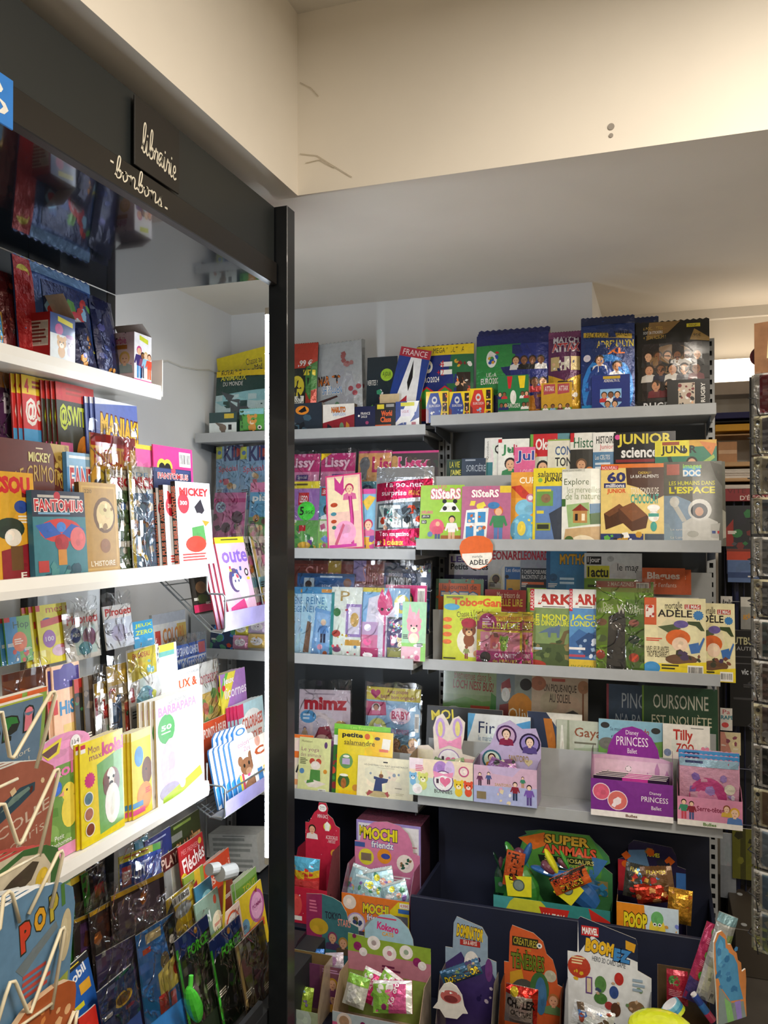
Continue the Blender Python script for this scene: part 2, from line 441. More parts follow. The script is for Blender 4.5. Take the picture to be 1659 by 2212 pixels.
# ------------------------------------------------------------------ frames: a leaning plane that things stand in
class Tier:
    def __init__(s, o, yaw=0, lean=8):
        s.o = Vector(o); y = math.radians(yaw); l = math.radians(lean)
        s.r = Vector((math.cos(y), math.sin(y), 0)); n0 = Vector((math.sin(y), -math.cos(y), 0))
        s.items = []; s.ground = False
        s.u = Vector((0, 0, 1)) * math.cos(l) - n0 * math.sin(l); s.n = n0 * math.cos(l) + Vector((0, 0, 1)) * math.sin(l)
    def st(s, px, py, off=0):
        p = hit(px, py, s.o + s.n * off, s.n) - s.o
        return p.dot(s.r), p.dot(s.u)
    def mat(s, a, t, off, roll=0):
        m = Matrix((s.r, -s.n, s.u)).transposed().to_4x4()
        return Matrix.Translation(s.o + s.r * a + s.u * t + s.n * off) @ m @ Matrix.Rotation(math.radians(roll), 4, 'Y')
    def fit(s, xl, xr, yt, yb, off):
        ym = (yt + (yb if yb else yt + (xr - xl))) / 2
        a, _ = s.st(xl, ym, off); b, _ = s.st(xr, ym, off); _, t1 = s.st((xl + xr) / 2, yt, off)
        t0 = 0.0005
        if yb: t0 = s.st((xl + xr) / 2, yb, off)[1]
        return a, b, t0, t1
STEP = .0075
CNT = [0]
ORD = ('first', 'second', 'third', 'fourth', 'fifth', 'sixth', 'seventh', 'eighth', 'ninth')
def gridded(f, W, H, gx, gy):
    """f sampled at the grid of the mesh it belongs to, so that print lies on the facets"""
    G = [[f(-W / 2 + W * i / gx, H * j / gy, 0)[1] for j in range(gy + 1)] for i in range(gx + 1)]
    def g(x, z, q):
        u = min(max((x / W + .5) * gx, 0), gx - 1e-6); v = min(max(z / H * gy, 0), gy - 1e-6)
        i, j = int(u), int(v); u -= i; v -= j
        return (x, (G[i][j] * (1 - u) + G[i + 1][j] * u) * (1 - v) + (G[i][j + 1] * (1 - u) + G[i + 1][j + 1] * u) * v - q, z)
    return g
def cover_map(W, H, bow, curl):
    return gridded(lambda x, z, d: (x, -bow * max(0, 1 - (2 * x / W) ** 2) + curl * (z / H) ** 2 - d, z), W, H, 4, 2)
def slab(name, W, H, th, f, side, spine, gx, gy, mat, parent):
    """page block whose front follows the cover's curve"""
    mb = MB(); n = gx + 1
    P = [[f(-W / 2 + W * i / gx, H * j / gy, 0) for j in range(gy + 1)] for i in range(n)]
    B = [[(p[0], p[1] + th, p[2]) for p in r] for r in P]
    for i in range(gx):
        for j in range(gy):
            mb.quad((P[i][j], P[i + 1][j], P[i + 1][j + 1], P[i][j + 1]), side); mb.quad((B[i][j + 1], B[i + 1][j + 1], B[i + 1][j], B[i][j]), side)
        mb.quad((P[i][0], B[i][0], B[i + 1][0], P[i + 1][0]), side); mb.quad((P[i][gy], P[i + 1][gy], B[i + 1][gy], B[i][gy]), side)
    for j in range(gy):
        mb.quad((P[0][j], P[0][j + 1], B[0][j + 1], B[0][j]), spine); mb.quad((P[gx][j], B[gx][j], B[gx][j + 1], P[gx][j + 1]), side)
    return mb.build(name, mat, parent)
def film(W, H, f, parent, seed, gap=.0016, top=.10, wide=.03, name='plastic_bag'):
    """loose clear bag over the front, its empty top standing above the print"""
    rng = random.Random(seed); nx, ny = 9, 13
    mb = MB(); P = []
    for i in range(nx + 1):
        r = []
        for j in range(ny + 1):
            u, v = i / nx, j / ny
            x = (u - .5) * W * (1 + wide * 2); z = v * H * (1 + top)
            if j == ny: z += rng.uniform(-.006, .006)
            zz = min(z, H); y = f(max(-W / 2, min(W / 2, x)), zz, 0)[1]
            edge = min(u, 1 - u) * 2
            r.append((x, y - gap * (.3 + .9 * edge ** .5) + rng.uniform(-.0008, .0008) - (.0 if z < H else rng.uniform(0, .004)), z))
        P.append(r)
    for i in range(nx):
        for j in range(ny): mb.quad((P[i][j], P[i + 1][j], P[i + 1][j + 1], P[i][j + 1]))
    return mb.build(name, FILM, parent, smooth=True)
def dup(root, mat4, label=None, group=None):
    r = root.copy(); COL.objects.link(r); r.matrix_world = mat4
    if label: r['label'] = label
    if group: r['group'] = group
    for ch in list(root.children):
        c = ch.copy(); COL.objects.link(c); c.parent = r
        for g in ch.children:
            d = g.copy(); COL.objects.link(d); d.parent = c
    return r
def place(tier, xl, xr, yt, yb, off, back, front, roll):
    """fits a thing into its tier and moves it forwards or back until it clears what stands there already"""
    d = off * STEP
    for _ in range(8):
        a, b, t0, t1 = tier.fit(xl, xr, yt, yb, d)
        if not yb: t0 = .0008 + back * max(0, tier.n.z) + (b - a) / 2 * abs(math.sin(math.radians(roll)))
        moved = False
        for (a2, b2, u0, u1, d2, o2, bk, fr) in tier.items:
            if a < b2 + .002 and b > a2 - .002 and t0 < u1 and t1 > u0 and d - back < d2 + fr and d + front > d2 - bk:
                d = d2 + fr + back + .0007 if off >= o2 else d2 - bk - front - .0007
                moved = True; break
        if not moved: break
    tier.items.append((a, b, t0, t1, d, off, back, front))
    return d, a, b, t0, t1
def M(tier, xl, xr, yt, label, bg, art, yb=None, off=0, name='magazine', cat='magazine', th=.004, side='e6e2d8', spine=None, mat=None, bag=False,
      roll=0, copies=0, cstep=(-.012, -.0085), group=None, bow=.0018, curl=.0, btop=.1, dz=0, outline=None):
    """a printed flat thing (magazine, book, card pack) standing in a tier; pixel span gives its place on the tier's plane"""
    CNT[0] += 1; seed = CNT[0]
    d, a, b, t0, t1 = place(tier, xl, xr, yt, yb, off, th, bow + (.0036 if bag else .0016), roll)
    W, H = b - a, t1 - t0
    mat = mat or PAPER
    f = cover_map(W, H, bow, curl)
    root = empty(name, tier.mat((a + b) / 2, t0 + dz, d, roll))
    gx, gy = (4, 2) if bow or curl else (1, 1)
    if outline:
        pts = [((x - .5) * W, (1 - y) * H) for x, y in outline]
        mb = MB(); mb.prism(pts, 0, th, bg, side); mb.build('board', mat, root)
        pr = Print(W, H, lambda x, z, q: (x, -q - .0002, z), 1, 1, seed, free=True)
        pr.draw(art)
    else:
        slab('pages', W, H, th, f, side, spine or bg, gx, gy, PAPER, root)
        pr = Print(W, H, f, gx, gy, seed)
        pr.k = 1
        pr.draw([('r', 0, 0, 1, 1, bg)]); pr.mottle(0, H / 2, W / 2, H / 2, bg, 7, .07)
        pr.draw(art)
    if name == 'magazine' and W > .07 and not outline and len(art) < 8:
        q = random.Random(seed); tone = 'f4f0e4' if sum(lin(bg)) < 1.1 else '3a3440'
        if q.random() < .75: pr.draw([('lines', .05, .56, .3, .64, 3, tone)])
        if q.random() < .75: pr.draw([('lines', .64, .7, .95, .77, 3, q.choice((tone, 'c8303a', tone)))])
    pr.build('cover', mat, root)
    if tier.ground and yb and t0 > .012: MB().box(-W / 2, 0, -t0 + .008 + W / 2 * abs(math.sin(math.radians(roll))), W / 2, th, 0, bg).build('lower_sheet', PAPER, root)
    if bag: film(W, H, f, root, seed, top=btop)
    tag(root, label + (', front copy of the stack' if copies else ''), cat, group)
    dn = min(cstep[1], -th - (.005 if bag else .002))
    for k in range(copies):
        tier.items.append((a + cstep[0] * (k + 1), b + cstep[0] * (k + 1), t0, t1, d + dn * (k + 1), off - .01, th, bow + (.0032 if bag else .0016)))
        dup(root, tier.mat((a + b) / 2 + cstep[0] * (k + 1), t0 + dz, d + dn * (k + 1), roll), label + ', %s copy in the stack' % ORD[k + 1])
    return root
def P(tier, xl, xr, yt, label, bg, art, yb=None, off=0, name='card_pack', cat='pack', depth=.018, mat=None, roll=0, copies=0, cstep=(.01, -.02), group=None, crimp='gr', dz=0):
    """a foil pouch: pillow-shaped, with flat crimped ends"""
    CNT[0] += 1; seed = CNT[0]
    d, a, b, t0, t1 = place(tier, xl, xr, yt, yb, off, .004 + depth * .24, depth * .9 + .002, roll)
    W, H = b - a, t1 - t0
    mat = mat or FOIL
    rng = random.Random(seed); ph = rng.uniform(0, 6)
    def f(x, z, q):
        u = 2 * x / W; v = 2 * z / H - 1
        puff = max(0, 1 - u * u) ** .6 * max(0, 1 - (abs(v) / .93) ** 5) ** .8 if abs(v) < .93 else 0
        wr = .0015 * math.sin(9 * u + ph + 3 * v) * math.cos(7 * v + ph) * (1 if abs(v) < .93 else .3)
        return (x, -depth * puff * .9 - wr - q, z)
    def fb(x, z, q):
        p = f(x, z, 0); return (x, -p[1] * .25 + .003, z)
    gx, gy = 6, 8
    f0 = f; f = gridded(f0, W, H, gx, gy)
    root = empty(name, tier.mat((a + b) / 2, t0 + dz, d, roll))
    mb = MB()
    G = [[(-W / 2 + W * i / gx, H * j / gy) for j in range(gy + 1)] for i in range(gx + 1)]
    for i in range(gx):
        for j in range(gy):
            q = [G[i][j], G[i + 1][j], G[i + 1][j + 1], G[i][j + 1]]
            mb.quad([fb(*p, 0) for p in q[::-1]], bg)
            mb.quad([f(*p, 0) for p in q], bg)
    E = [G[i][0] for i in range(gx + 1)] + [G[gx][j] for j in range(1, gy + 1)] + [G[i][gy] for i in range(gx - 1, -1, -1)] + [G[0][j] for j in range(gy - 1, 0, -1)]
    for k in range(len(E)):
        p, q = E[k], E[(k + 1) % len(E)]
        mb.quad([f(*p, 0), fb(*p, 0), fb(*q, 0), f(*q, 0)], bg)
    # saw-tooth crimp along the top
    for k in range(12):
        x0, x1 = -W / 2 + W * k / 12, -W / 2 + W * (k + 1) / 12
        mb.quad([(x0, 0, H), (x1, 0, H), ((x0 + x1) / 2, 0, H + W * .02)], bg)
    mb.build('pouch', mat, root, smooth=True)
    pr = Print(W, H, lambda x, z, q: f(x, z, q + .0014), gx, gy, seed); pr.k = 2
    pr.mottle(0, H / 2, W / 2, H / 2, bg, 6, .12); pr.draw(art)
    pr.build('print', mat, root)
    tag(root, label, cat, group)
    for k in range(copies):
        dup(root, tier.mat((a + b) / 2 + cstep[0] * (k + 1), t0 + dz, d + cstep[1] * (k + 1), roll))
    return root
def face_map(kind, w, dpt, h):
    """maps a flat print onto one side of a box whose front bottom centre is the origin"""
    if kind == 'front': return lambda x, z, q: (x, -q - .0002, z)
    if kind == 'left': return lambda x, z, q: (-w / 2 - q - .0002, dpt / 2 - x, z)
    if kind == 'right': return lambda x, z, q: (w / 2 + q + .0002, dpt / 2 + x, z)
def BOX(mat4, w, dpt, h, label, name='sticker_box', cat='box', col='w', front=(), left=(), right=(), sides=None, group=None, opentop=False, flap=None, header=None, lip=None, mat=None, inner='b59a6e'):
    """carton; header = (outline, colour, art, height) die-cut card standing at the back"""
    CNT[0] += 1; seed = CNT[0]
    root = empty(name, mat4)
    m = mat or GLOSS
    mb = MB()
    sd = sides or {}
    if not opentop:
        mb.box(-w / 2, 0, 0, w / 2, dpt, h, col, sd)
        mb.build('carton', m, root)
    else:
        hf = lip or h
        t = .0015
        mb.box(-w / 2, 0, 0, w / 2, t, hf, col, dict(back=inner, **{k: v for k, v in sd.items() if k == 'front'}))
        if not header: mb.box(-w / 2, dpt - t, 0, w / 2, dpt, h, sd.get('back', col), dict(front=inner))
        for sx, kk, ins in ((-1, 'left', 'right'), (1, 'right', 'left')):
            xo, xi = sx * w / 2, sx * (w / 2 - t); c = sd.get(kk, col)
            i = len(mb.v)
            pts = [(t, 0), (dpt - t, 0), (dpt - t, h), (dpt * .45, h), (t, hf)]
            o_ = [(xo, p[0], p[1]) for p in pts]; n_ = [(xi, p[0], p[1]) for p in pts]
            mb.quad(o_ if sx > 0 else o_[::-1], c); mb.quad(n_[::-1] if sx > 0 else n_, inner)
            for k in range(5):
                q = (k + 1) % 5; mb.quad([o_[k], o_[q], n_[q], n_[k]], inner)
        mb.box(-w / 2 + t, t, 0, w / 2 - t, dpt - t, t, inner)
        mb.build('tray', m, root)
    hh = lip or h
    for kind, art in (('front', front), ('left', left), ('right', right)):
        if not art: continue
        W_ = w if kind == 'front' else dpt; H_ = (hh if kind == 'front' else (h if not opentop else hh))
        pr = Print(W_, H_, face_map(kind, w, dpt, H_), 1, 1, seed)
        pr.draw(list(art)); pr.build(kind + '_print', m, root)
    if flap:   # lid lifted open: colour, angle, length
        fc, ang, ln = flap
        a = math.radians(ang); mb = MB()
        y1, z1 = dpt + ln * math.cos(a) * -1, h + ln * math.sin(a)
        P4 = [(-w / 2, dpt, h), (w / 2, dpt, h), (w / 2 * .9, y1, z1), (-w / 2 * .9, y1, z1)]
        mb.quad(P4, fc); mb.quad([(p[0], p[1] + .001, p[2] + .001) for p in P4[::-1]], fc); mb.build('flap', m, root)
    if header:
        outl, hc, art, hz = header
        W_, H_ = w, hz
        pts = [((x - .5) * W_, (1 - y) * H_) for x, y in outl]
        mb = MB(); y = dpt - .0005
        mb.prism(pts, y, y + .002, hc, 'b7b2a4'); ho = mb.build('header_card', m, root)
        pr = Print(W_, H_, lambda x, z, q: (x, y - q - .0003, z), 1, 1, seed + 1, free=True); pr.draw(art); pr.build('header_print', m, ho)
    tag(root, label, cat, group)
    return root
def at(tier, px, py, off=0, roll=0, z=None):
    a, t = tier.st(px, py, off)
    return tier.mat(a, t if z is None else z, off, roll)

# ================================================================== the room
WALLM = pmat('wall_paint', 'f0e9dc', .75, noise=.03, scale=3, bump=.05)
WALLC = pmat('wall_paint_cool', 'eceef0', .7, noise=.03, scale=3, bump=.04)
CEILM = pmat('ceiling_paint', 'e9e4da', .8, noise=.03, scale=2)
FLOORM = pmat('floor_vinyl', '4b4640', .45, noise=.25, scale=6)
BLACK = pmat('black_lacquer', '15181b', .32, noise=.15, scale=20, coat=.15)
GREYM = pmat('grey_steel_paint', 'a7aaab', .38, noise=.05, scale=25)
DGREY = pmat('dark_grey_panel', '565b60', .55, noise=.06, scale=8)
NAVY = pmat('navy_panel', '141a30', .6, noise=.12, scale=10)
WHITE = pmat('white_lacquer', 'f1efe8', .3, noise=.02, scale=12)
WIRE = pmat('zinc_wire', '9aa0a2', .3, metal=.8, noise=.1, scale=60)
CWIRE = pmat('cream_wire', 'ddd2b4', .35, noise=.06, scale=60)
BWIRE = pmat('black_wire', '1a1a1c', .4, noise=.1, scale=60)
SLOT = pmat('dark_steel_slot_shade', '22252a', .6)  # dark steel of bins and panels; behind the post slots it paints their shade
def wall(name, a, b, mat):
    o = MB().box(*a, *b).build(name, mat); tag(o, kind='structure'); return o
ZC = 2.487
wall('floor', (-1.95, -3.6, -.1), (4.0, 5.0, 0), FLOORM)
wall('wall_left', (-1.95, -3.6, 0), (-1.835, 3.3, ZC), WALLC)
wall('wall_back', (-1.95, 3.285, 0), (-.247, 3.93, ZC), WALLC)
wall('wall_far', (-.3, 3.9, 0), (4.0, 4.0, ZC), WALLM)
wall('wall_right', (4.0, -3.6, 0), (4.1, 5.0, 3.1), WALLM)
wall('wall_rear', (-1.95, -3.7, 0), (4.1, -3.6, 3.1), WALLM)
wall('ceiling', (-1.95, -3.6, 3.012), (4.0, 2.2, 3.1), CEILM)
bl = wall('wall_bulkhead_side', (-1.95, -3.6, ZC), (-.981, 4.0, 3.012), WALLM)
bb = wall('wall_bulkhead_back', (-.981, 2.139, ZC), (4.0, 4.0, 3.012), WALLM)
tr = wall('trim_1', (-.247, 3.87, ZC - .045), (4.0, 3.9, ZC), CEILM)
# marks on the bulkhead: two plugged screw holes, dusty cobwebs
PLUG = pmat('grey_filler', '9a938a', .8); DUST = pmat('grey_dust', 'd2c8b6', .95)
for py, r in ((274, .0085), (293, .0055)):
    p = hY(1320, py, 2.139)
    mb = MB(); mb.tube([(p.x, 2.139, p.z), (p.x, 2.1365, p.z)], r, 12); o = mb.build('screw_plug', PLUG, bb)
for pts in ([(648, 178), (672, 190), (688, 208)], [(648, 332), (685, 336), (720, 358), (760, 382)], [(660, 352), (690, 345), (722, 362)]):
    P_ = [hY(x, y, 2.136) for x, y in pts]
    o = MB().tube(P_, .0011, 5).build('cobweb', DUST, bb)
# cable on the left wall
P_ = [hX(x, y, -1.832) for x, y in ((345, 782), (362, 780), (392, 793), (425, 799), (452, 800), (470, 806))]
tag(MB().tube(P_, .0035, 8).build('wall_cable', pmat('white_cable', 'd9d8d2', .5)), 'thin white cable sagging along the white side wall', 'cable')

# ================================================================== back wall shelving
YB = 3.225
def upright(x0, x1, y, z0, z1, label, sx=.5):
    """slotted steel post: side strips, rungs between real slots, dark channel behind"""
    r = empty('slotted_upright', Matrix.Translation((x0, y, z0)))
    w = x1 - x0; h = z1 - z0
    mb = MB(); a = w * .28; b = w * .72
    mb.box(0, 0, 0, a, .025, h); mb.box(b, 0, 0, w, .025, h)
    n = int(h / .035)
    for k in range(n + 1):
        z = k * .035; mb.box(a, 0, z, b, .004, min(z + .017, h))
    mb.build('post', GREYM, r); MB().box(a, .02, 0, b, .024, h).build('channel', SLOT, r)
    return tag(r, label, 'upright', 'slotted steel posts behind the back shelves')
upright(-1.800, -1.776, 3.19, 0, 1.93, 'grey slotted steel post in the white wall corner')
upright(-.843, -.819, 3.19, 0, 2.0, 'grey slotted steel post closing the shelf bay beside the white corner')
upright(-.815, -.791, 3.19, 0, 2.02, 'grey slotted steel post opening the bay with the rugby card packs')
upright(.160, .190, 3.19, 0, 2.215, 'grey slotted steel post at the free shelf end by the postcard rack')
for (xa, xb, lb) in ((-1.776, -.843, 'in the corner bay'), (-.791, .160, 'in the free-standing bay')):
    o = bx('back_panel', (xa, YB, .62), (xb, YB + .012, 1.93), DGREY); tag(o, 'dark grey steel back panel ' + lb, 'panel')
    o = bx('back_panel', (xa, YB, .02), (xb, YB + .012, .619), NAVY); tag(o, 'navy lower back panel ' + lb, 'panel')
def shelf(x0, x1, yl, zl, label, risers=(), drop=.021, yback=3.188, lip=.038):
    r = empty('shelf', Matrix.Translation((0, 0, 0)))
    zb = zl - drop
    bx('board', (x0, yl + .004, zb - .018), (x1, yback, zb), GREYM, r)
    bx('front_lip', (x0, yl, zl - lip), (x1, yl + .004, zl), GREYM, r)
    for xx in (x0 + .012, x1 - .015):
        mb = MB(); mb.prism([(0, 0), (.0, -.02), (yback - yl - .03, -.045), (yback - yl - .03, 0)], 0, .003)
        o = mb.build('bracket', DGREY, r); o.matrix_local = Matrix.Translation((xx, yl + .03, zb - .0182)) @ Matrix.Rotation(math.radians(90), 4, 'Z')
    for (yr, top, plate) in risers:
        bx('step', (x0 + .004, yr + .003, zb), (x1 - .004, yback - .002, top), GREYM, r)
        bx('divider_plate', (x0 + .004, yr, zb), (x1 - .004, yr + .0025, plate), GREYM, r)
    return tag(r, label, 'shelf', None)
XR0, XR1, XL0, XL1 = -.8055, .1795, -1.808, -.8265
shelf(XR0, XR1, 2.933, 1.9456, 'grey metal shelf carrying the football and rugby card packs')
shelf(XR0, XR1, 2.738, 1.4914, 'grey metal shelf carrying the astronaut and chocolate magazines', [(2.875, 1.59, 1.715)])
shelf(XR0, XR1, 2.820, 1.0618, 'grey metal shelf carrying archaeology and redhead girl magazines', [(2.945, 1.13, 1.225), (3.055, 1.22, 1.23), (3.168, 1.22, 1.365)])
shelf(XR0, XR1, 2.754, .6037, 'grey metal shelf carrying the purple ballet box', [(2.885, .66, .765), (2.99, .72, .83)], drop=.004)
shelf(XL0, XL1, 2.937, 1.9145, 'grey metal shelf carrying the wild animal and ninja packs')
shelf(XL0, XL1, 2.803, 1.4530, 'grey metal shelf carrying pink doll magazines', [(2.915, 1.54, 1.60)])
shelf(XL0, XL1, 2.772, 1.0660, 'grey metal shelf carrying bagged bunny and snow magazines', [(2.90, 1.13, 1.2)])
shelf(XL0, XL1, 2.827, .5470, 'grey metal shelf carrying the yoga and salamander magazines', [(2.92, .60, .69)])
# tiers on the back wall
R1f, R1m, R1b = Tier((0, 3.00, 1.925), 0, 0), Tier((0, 3.055, 1.925), 0, 4), Tier((0, 3.105, 1.925), 0, 5)
R2f, R2b = Tier((0, 2.79, 1.4709), 0, 8), Tier((0, 2.945, 1.5905), 0, 8)
R3f, R3m, R3b = Tier((0, 2.895, 1.0412), 0, 6), Tier((0, 3.005, 1.1305), 0, 6), Tier((0, 3.11, 1.2205), 0, 6)
R4f, R4m, R4b = Tier((0, 2.745, .6042), 0, 0), Tier((0, 2.937, .6605), 0, 8), Tier((0, 3.05, .7205), 0, 7)
L1f, L1m, L1b = Tier((0, 2.975, 1.894), 0, 0), Tier((0, 3.04, 1.894), 0, 5), Tier((0, 3.09, 1.894), 0, 6)
L2f, L2b = Tier((0, 2.85, 1.4325), 0, 7), Tier((0, 2.97, 1.5405), 0, 8)
L3f, L3b = Tier((0, 2.835, 1.0455), 0, 7), Tier((0, 2.955, 1.1305), 0, 7)
L4f, L4b = Tier((0, 2.865, .5265), 0, 7), Tier((0, 2.985, .6005), 0, 7)

# stepped navy bins under the back shelves
r = empty('display_bin', Matrix())
bx('floor_board', (-.782, 2.60, .13), (.158, 3.18, .145), NAVY, r); bx('front_board', (-.782, 2.585, 0), (.158, 2.60, .325), NAVY, r)
bx('back_board', (-.778, 2.93, .1455), (.15, 2.945, .50), NAVY, r)
for xx in (-.782, .146): bx('side_board', (xx, 2.6005, 0), (xx + .012, 3.18, .30), NAVY, r)
tag(r, 'navy stepped display bin under the grey shelves', 'bin')
r = empty('base_shelf', Matrix()); bx('board', (-1.29, 2.615, .125), (-.80, 3.18, .145), NAVY, r); bx('kick_board', (-1.29, 2.65, 0), (-.80, 2.665, .1245), NAVY, r)
tag(r, 'dark base shelf under the corner bay', 'shelf')
r = empty('display_tray', Matrix())
bx('floor_board', (-1.0, 2.20, .001), (.23, 2.58, .012), NAVY, r); bx('rim', (-1.0, 2.20, .0121), (.23, 2.206, .03), NAVY, r)
tag(r, 'low navy tray in front of the stepped bin', 'tray')
BINT, TRAY = .1455, .0125
U1 = Tier((0, 2.66, BINT), 0, 0); U2 = Tier((0, 2.80, BINT), 0, 0); D1 = Tier((0, 2.32, TRAY), 0, 0); D0 = Tier((0, 2.25, TRAY), 0, 0)
# dark step on the floor beside the rack
o = bx('floor_box', (.235, 3.05, .001), (.75, 3.7, .16), pmat('brown_floor_plate', '3d362d', .5, noise=.2, scale=5)); tag(o, 'dark brown low platform behind the postcard rack', 'platform')
for k, (px, py) in enumerate(((1598, 1932), (1607, 1998), (1613, 2020))):
    p = hZ(px, py, .161)
    if .24 < p.x < .74 and 3.06 < p.y < 3.69: MB().tube([(p.x, p.y, .161), (p.x, p.y, .163)], .01, 10).build('rivet', GREYM, o).name = 'rivet'

# ================================================================== left wall unit with lit post and canopy
XG = -1.57
o = bx('steel_post', (-1.054, 2.10, 0), (-.995, 2.15, 2.447), BLACK); tag(o, 'black square steel post with lit tube at its side', 'post')
r = empty('led_tube', Matrix.Translation((-1.083, 2.155, .56)))
pts = [(0, 0, .02 + 1.575 * k / 20) for k in range(21)]
MB().tube(pts, .0085, 10).build('tube', emit_mat('led_light', (.84, .92, 1.0), 68), r, smooth=True)
for z in (0, 1.595): MB().tube([(0, 0, z), (0, 0, z + .02)], .0095, 10).build('end_cap', pmat('cream_plastic', 'd8d2bf', .5), r)
bx('bracket', (.0095, -.004, .3), (.028, .004, .32), BLACK, r); bx('bracket', (.0095, -.004, 1.3), (.028, .004, 1.32), BLACK, r)
tag(r, 'glowing white vertical light tube along the black post', 'light')
r = empty('canopy', Matrix())
FASC = pmat('dark_green_grey_laminate', '1f2425', .45, noise=.06, scale=5); BAND = pmat('dark_brown_laminate', '191613', .4, noise=.08, scale=5)
GLOSSB = pmat('gloss_black_laminate', '1b2026', .10, noise=.05, scale=4, coat=.6)
bx('fascia_panel', (-1.05, .3, 2.285), (-1.033, 2.095, 2.445), FASC, r)
bx('lower_band', (-1.05, .3, 2.222), (-1.025, 2.095, 2.2845), BAND, r)
bx('soffit_panel', (XG, .3, 2.243), (-1.0505, 2.10, 2.262), GLOSSB, r)
tag(r, 'long dark canopy over the wall shelves with handwritten lettering', 'canopy')
CANOPY = r
r = empty('wall_unit', Matrix())
for ya in (2.06, 1.735, 1.10): bx('upright', (XG - .03, ya, 0), (XG, ya + .04, 2.242), BLACK, r)
bx('upper_back_panel', (XG - .012, .3, 1.96), (XG - .002, 2.06, 2.242), pmat('dark_blue_panel', '1b222b', .4, noise=.1, scale=6), r)
bx('white_back_panel', (XG - .03, 1.14, .55), (XG - .022, 2.06, 1.96), WALLC, r)
bx('lower_back_panel', (XG - .03, .3, .02), (XG - .022, 2.06, .549), SLOT, r)
tag(r, 'black framed wall unit behind the white shelves', 'shelving')
def wshelf(xf, zt, label, th=.028, steps=(), y0=.55, y1=2.14, nose=True):
    r = empty('shelf', Matrix())
    bx('board', (XG, y0, zt - th - .012), (xf - .012, y1, zt - .012), WHITE, r)
    mb = MB(); mb.prism([(0, -th - .014), (.012, -th - .014), (.016, -th + .004), (.012, 0), (0, 0)], 0, y1 - y0)
    o = mb.build('front_lip', WHITE, r); o.matrix_local = Matrix.Translation((xf - .0118, y0, zt))
    for (xs, top, plate) in steps:
        bx('step', (XG + .002, y0, zt - .012), (xs - .003, y1 - .003, top), WHITE, r)
        bx('divider_plate', (xs - .0025, y0, zt - .012), (xs, y1 - .003, plate), WHITE, r)
    return tag(r, label, 'shelf'), r
_, s1 = wshelf(-1.41, 1.957, 'white top shelf carrying opened sticker boxes', y1=2.1)
bx('end_plate', (XG, 2.1005, 1.925), (-1.405, 2.104, 2.035), WHITE, s1)
_, s2 = wshelf(-1.275, 1.432, 'white middle shelf carrying comic books', steps=[(-1.3395, 1.455, 1.50), (-1.392, 1.52, 1.58)])
_, s3 = wshelf(-1.27, .785, "white lower shelf carrying toddlers' magazines", steps=[(-1.345, .90, .955), (-1.428, 1.03, 1.075)])
G1 = Tier((-1.45, 0, 1.9455), 90, 2)
G2f, G2m, G2b = Tier((-1.332, 0, 1.4205), 90, 4), Tier((-1.375, 0, 1.4555), 90, 3), Tier((-1.455, 0, 1.5205), 90, 4)
G3f, G3m, G3b = Tier((-1.33, 0, .7735), 90, 2), Tier((-1.40, 0, .9005), 90, 4), Tier((-1.455, 0, 1.0305), 90, 8)
# bin on the floor under the white shelves
r = empty('floor_bin', Matrix())
bx('base', (XG, .9, 0), (-1.06, 2.55, .17), SLOT, r); bx('front_board', (-1.075, .9, .1705), (-1.06, 2.08, .21), SLOT, r)
bx('step', (XG, .9, .1705), (-1.39, 2.4, .26), SLOT, r)
tag(r, 'dark floor bin under the white shelves', 'bin')
B1, B2, B3, B4 = Tier((-1.40, 0, .2605), 90, 6), Tier((-1.33, 0, .1705), 90, 8), Tier((-1.25, 0, .1705), 90, 10), Tier((-1.15, 0, .1705), 90, 12)
for t_ in (B1, B2, B3, B4): t_.ground = True

# ------------------------------------------------------------------ handwriting (a stroke alphabet drawn as ribbons)
def ribbon(mb, pts, w, f):
    n = len(pts)
    L = []
    for k in range(n):
        a = pts[max(0, k - 1)]; b = pts[min(n - 1, k + 1)]
        dx, dz = b[0] - a[0], b[1] - a[1]; l = math.hypot(dx, dz) or 1
        L.append((-dz / l * w, dx / l * w))
    for k in range(n - 1):
        p, q = pts[k], pts[k + 1]
        mb.quad([f(p[0] - L[k][0], p[1] - L[k][1]), f(q[0] - L[k + 1][0], q[1] - L[k + 1][1]), f(q[0] + L[k + 1][0], q[1] + L[k + 1][1]), f(p[0] + L[k][0], p[1] + L[k][1])])
def smooth_pts(pts, m=5):
    out = []
    for i in range(len(pts) - 1):
        p0, p1, p2, p3 = pts[max(0, i - 1)], pts[i], pts[i + 1], pts[min(len(pts) - 1, i + 2)]
        for k in range(m):
            t = k / m
            out.append(tuple(.5 * (2 * p1[j] + (p2[j] - p0[j]) * t + (2 * p0[j] - 5 * p1[j] + 4 * p2[j] - p3[j]) * t * t + (3 * p1[j] - p0[j] - 3 * p2[j] + p3[j]) * t ** 3) for j in (0, 1)))
    return out + [pts[-1]]
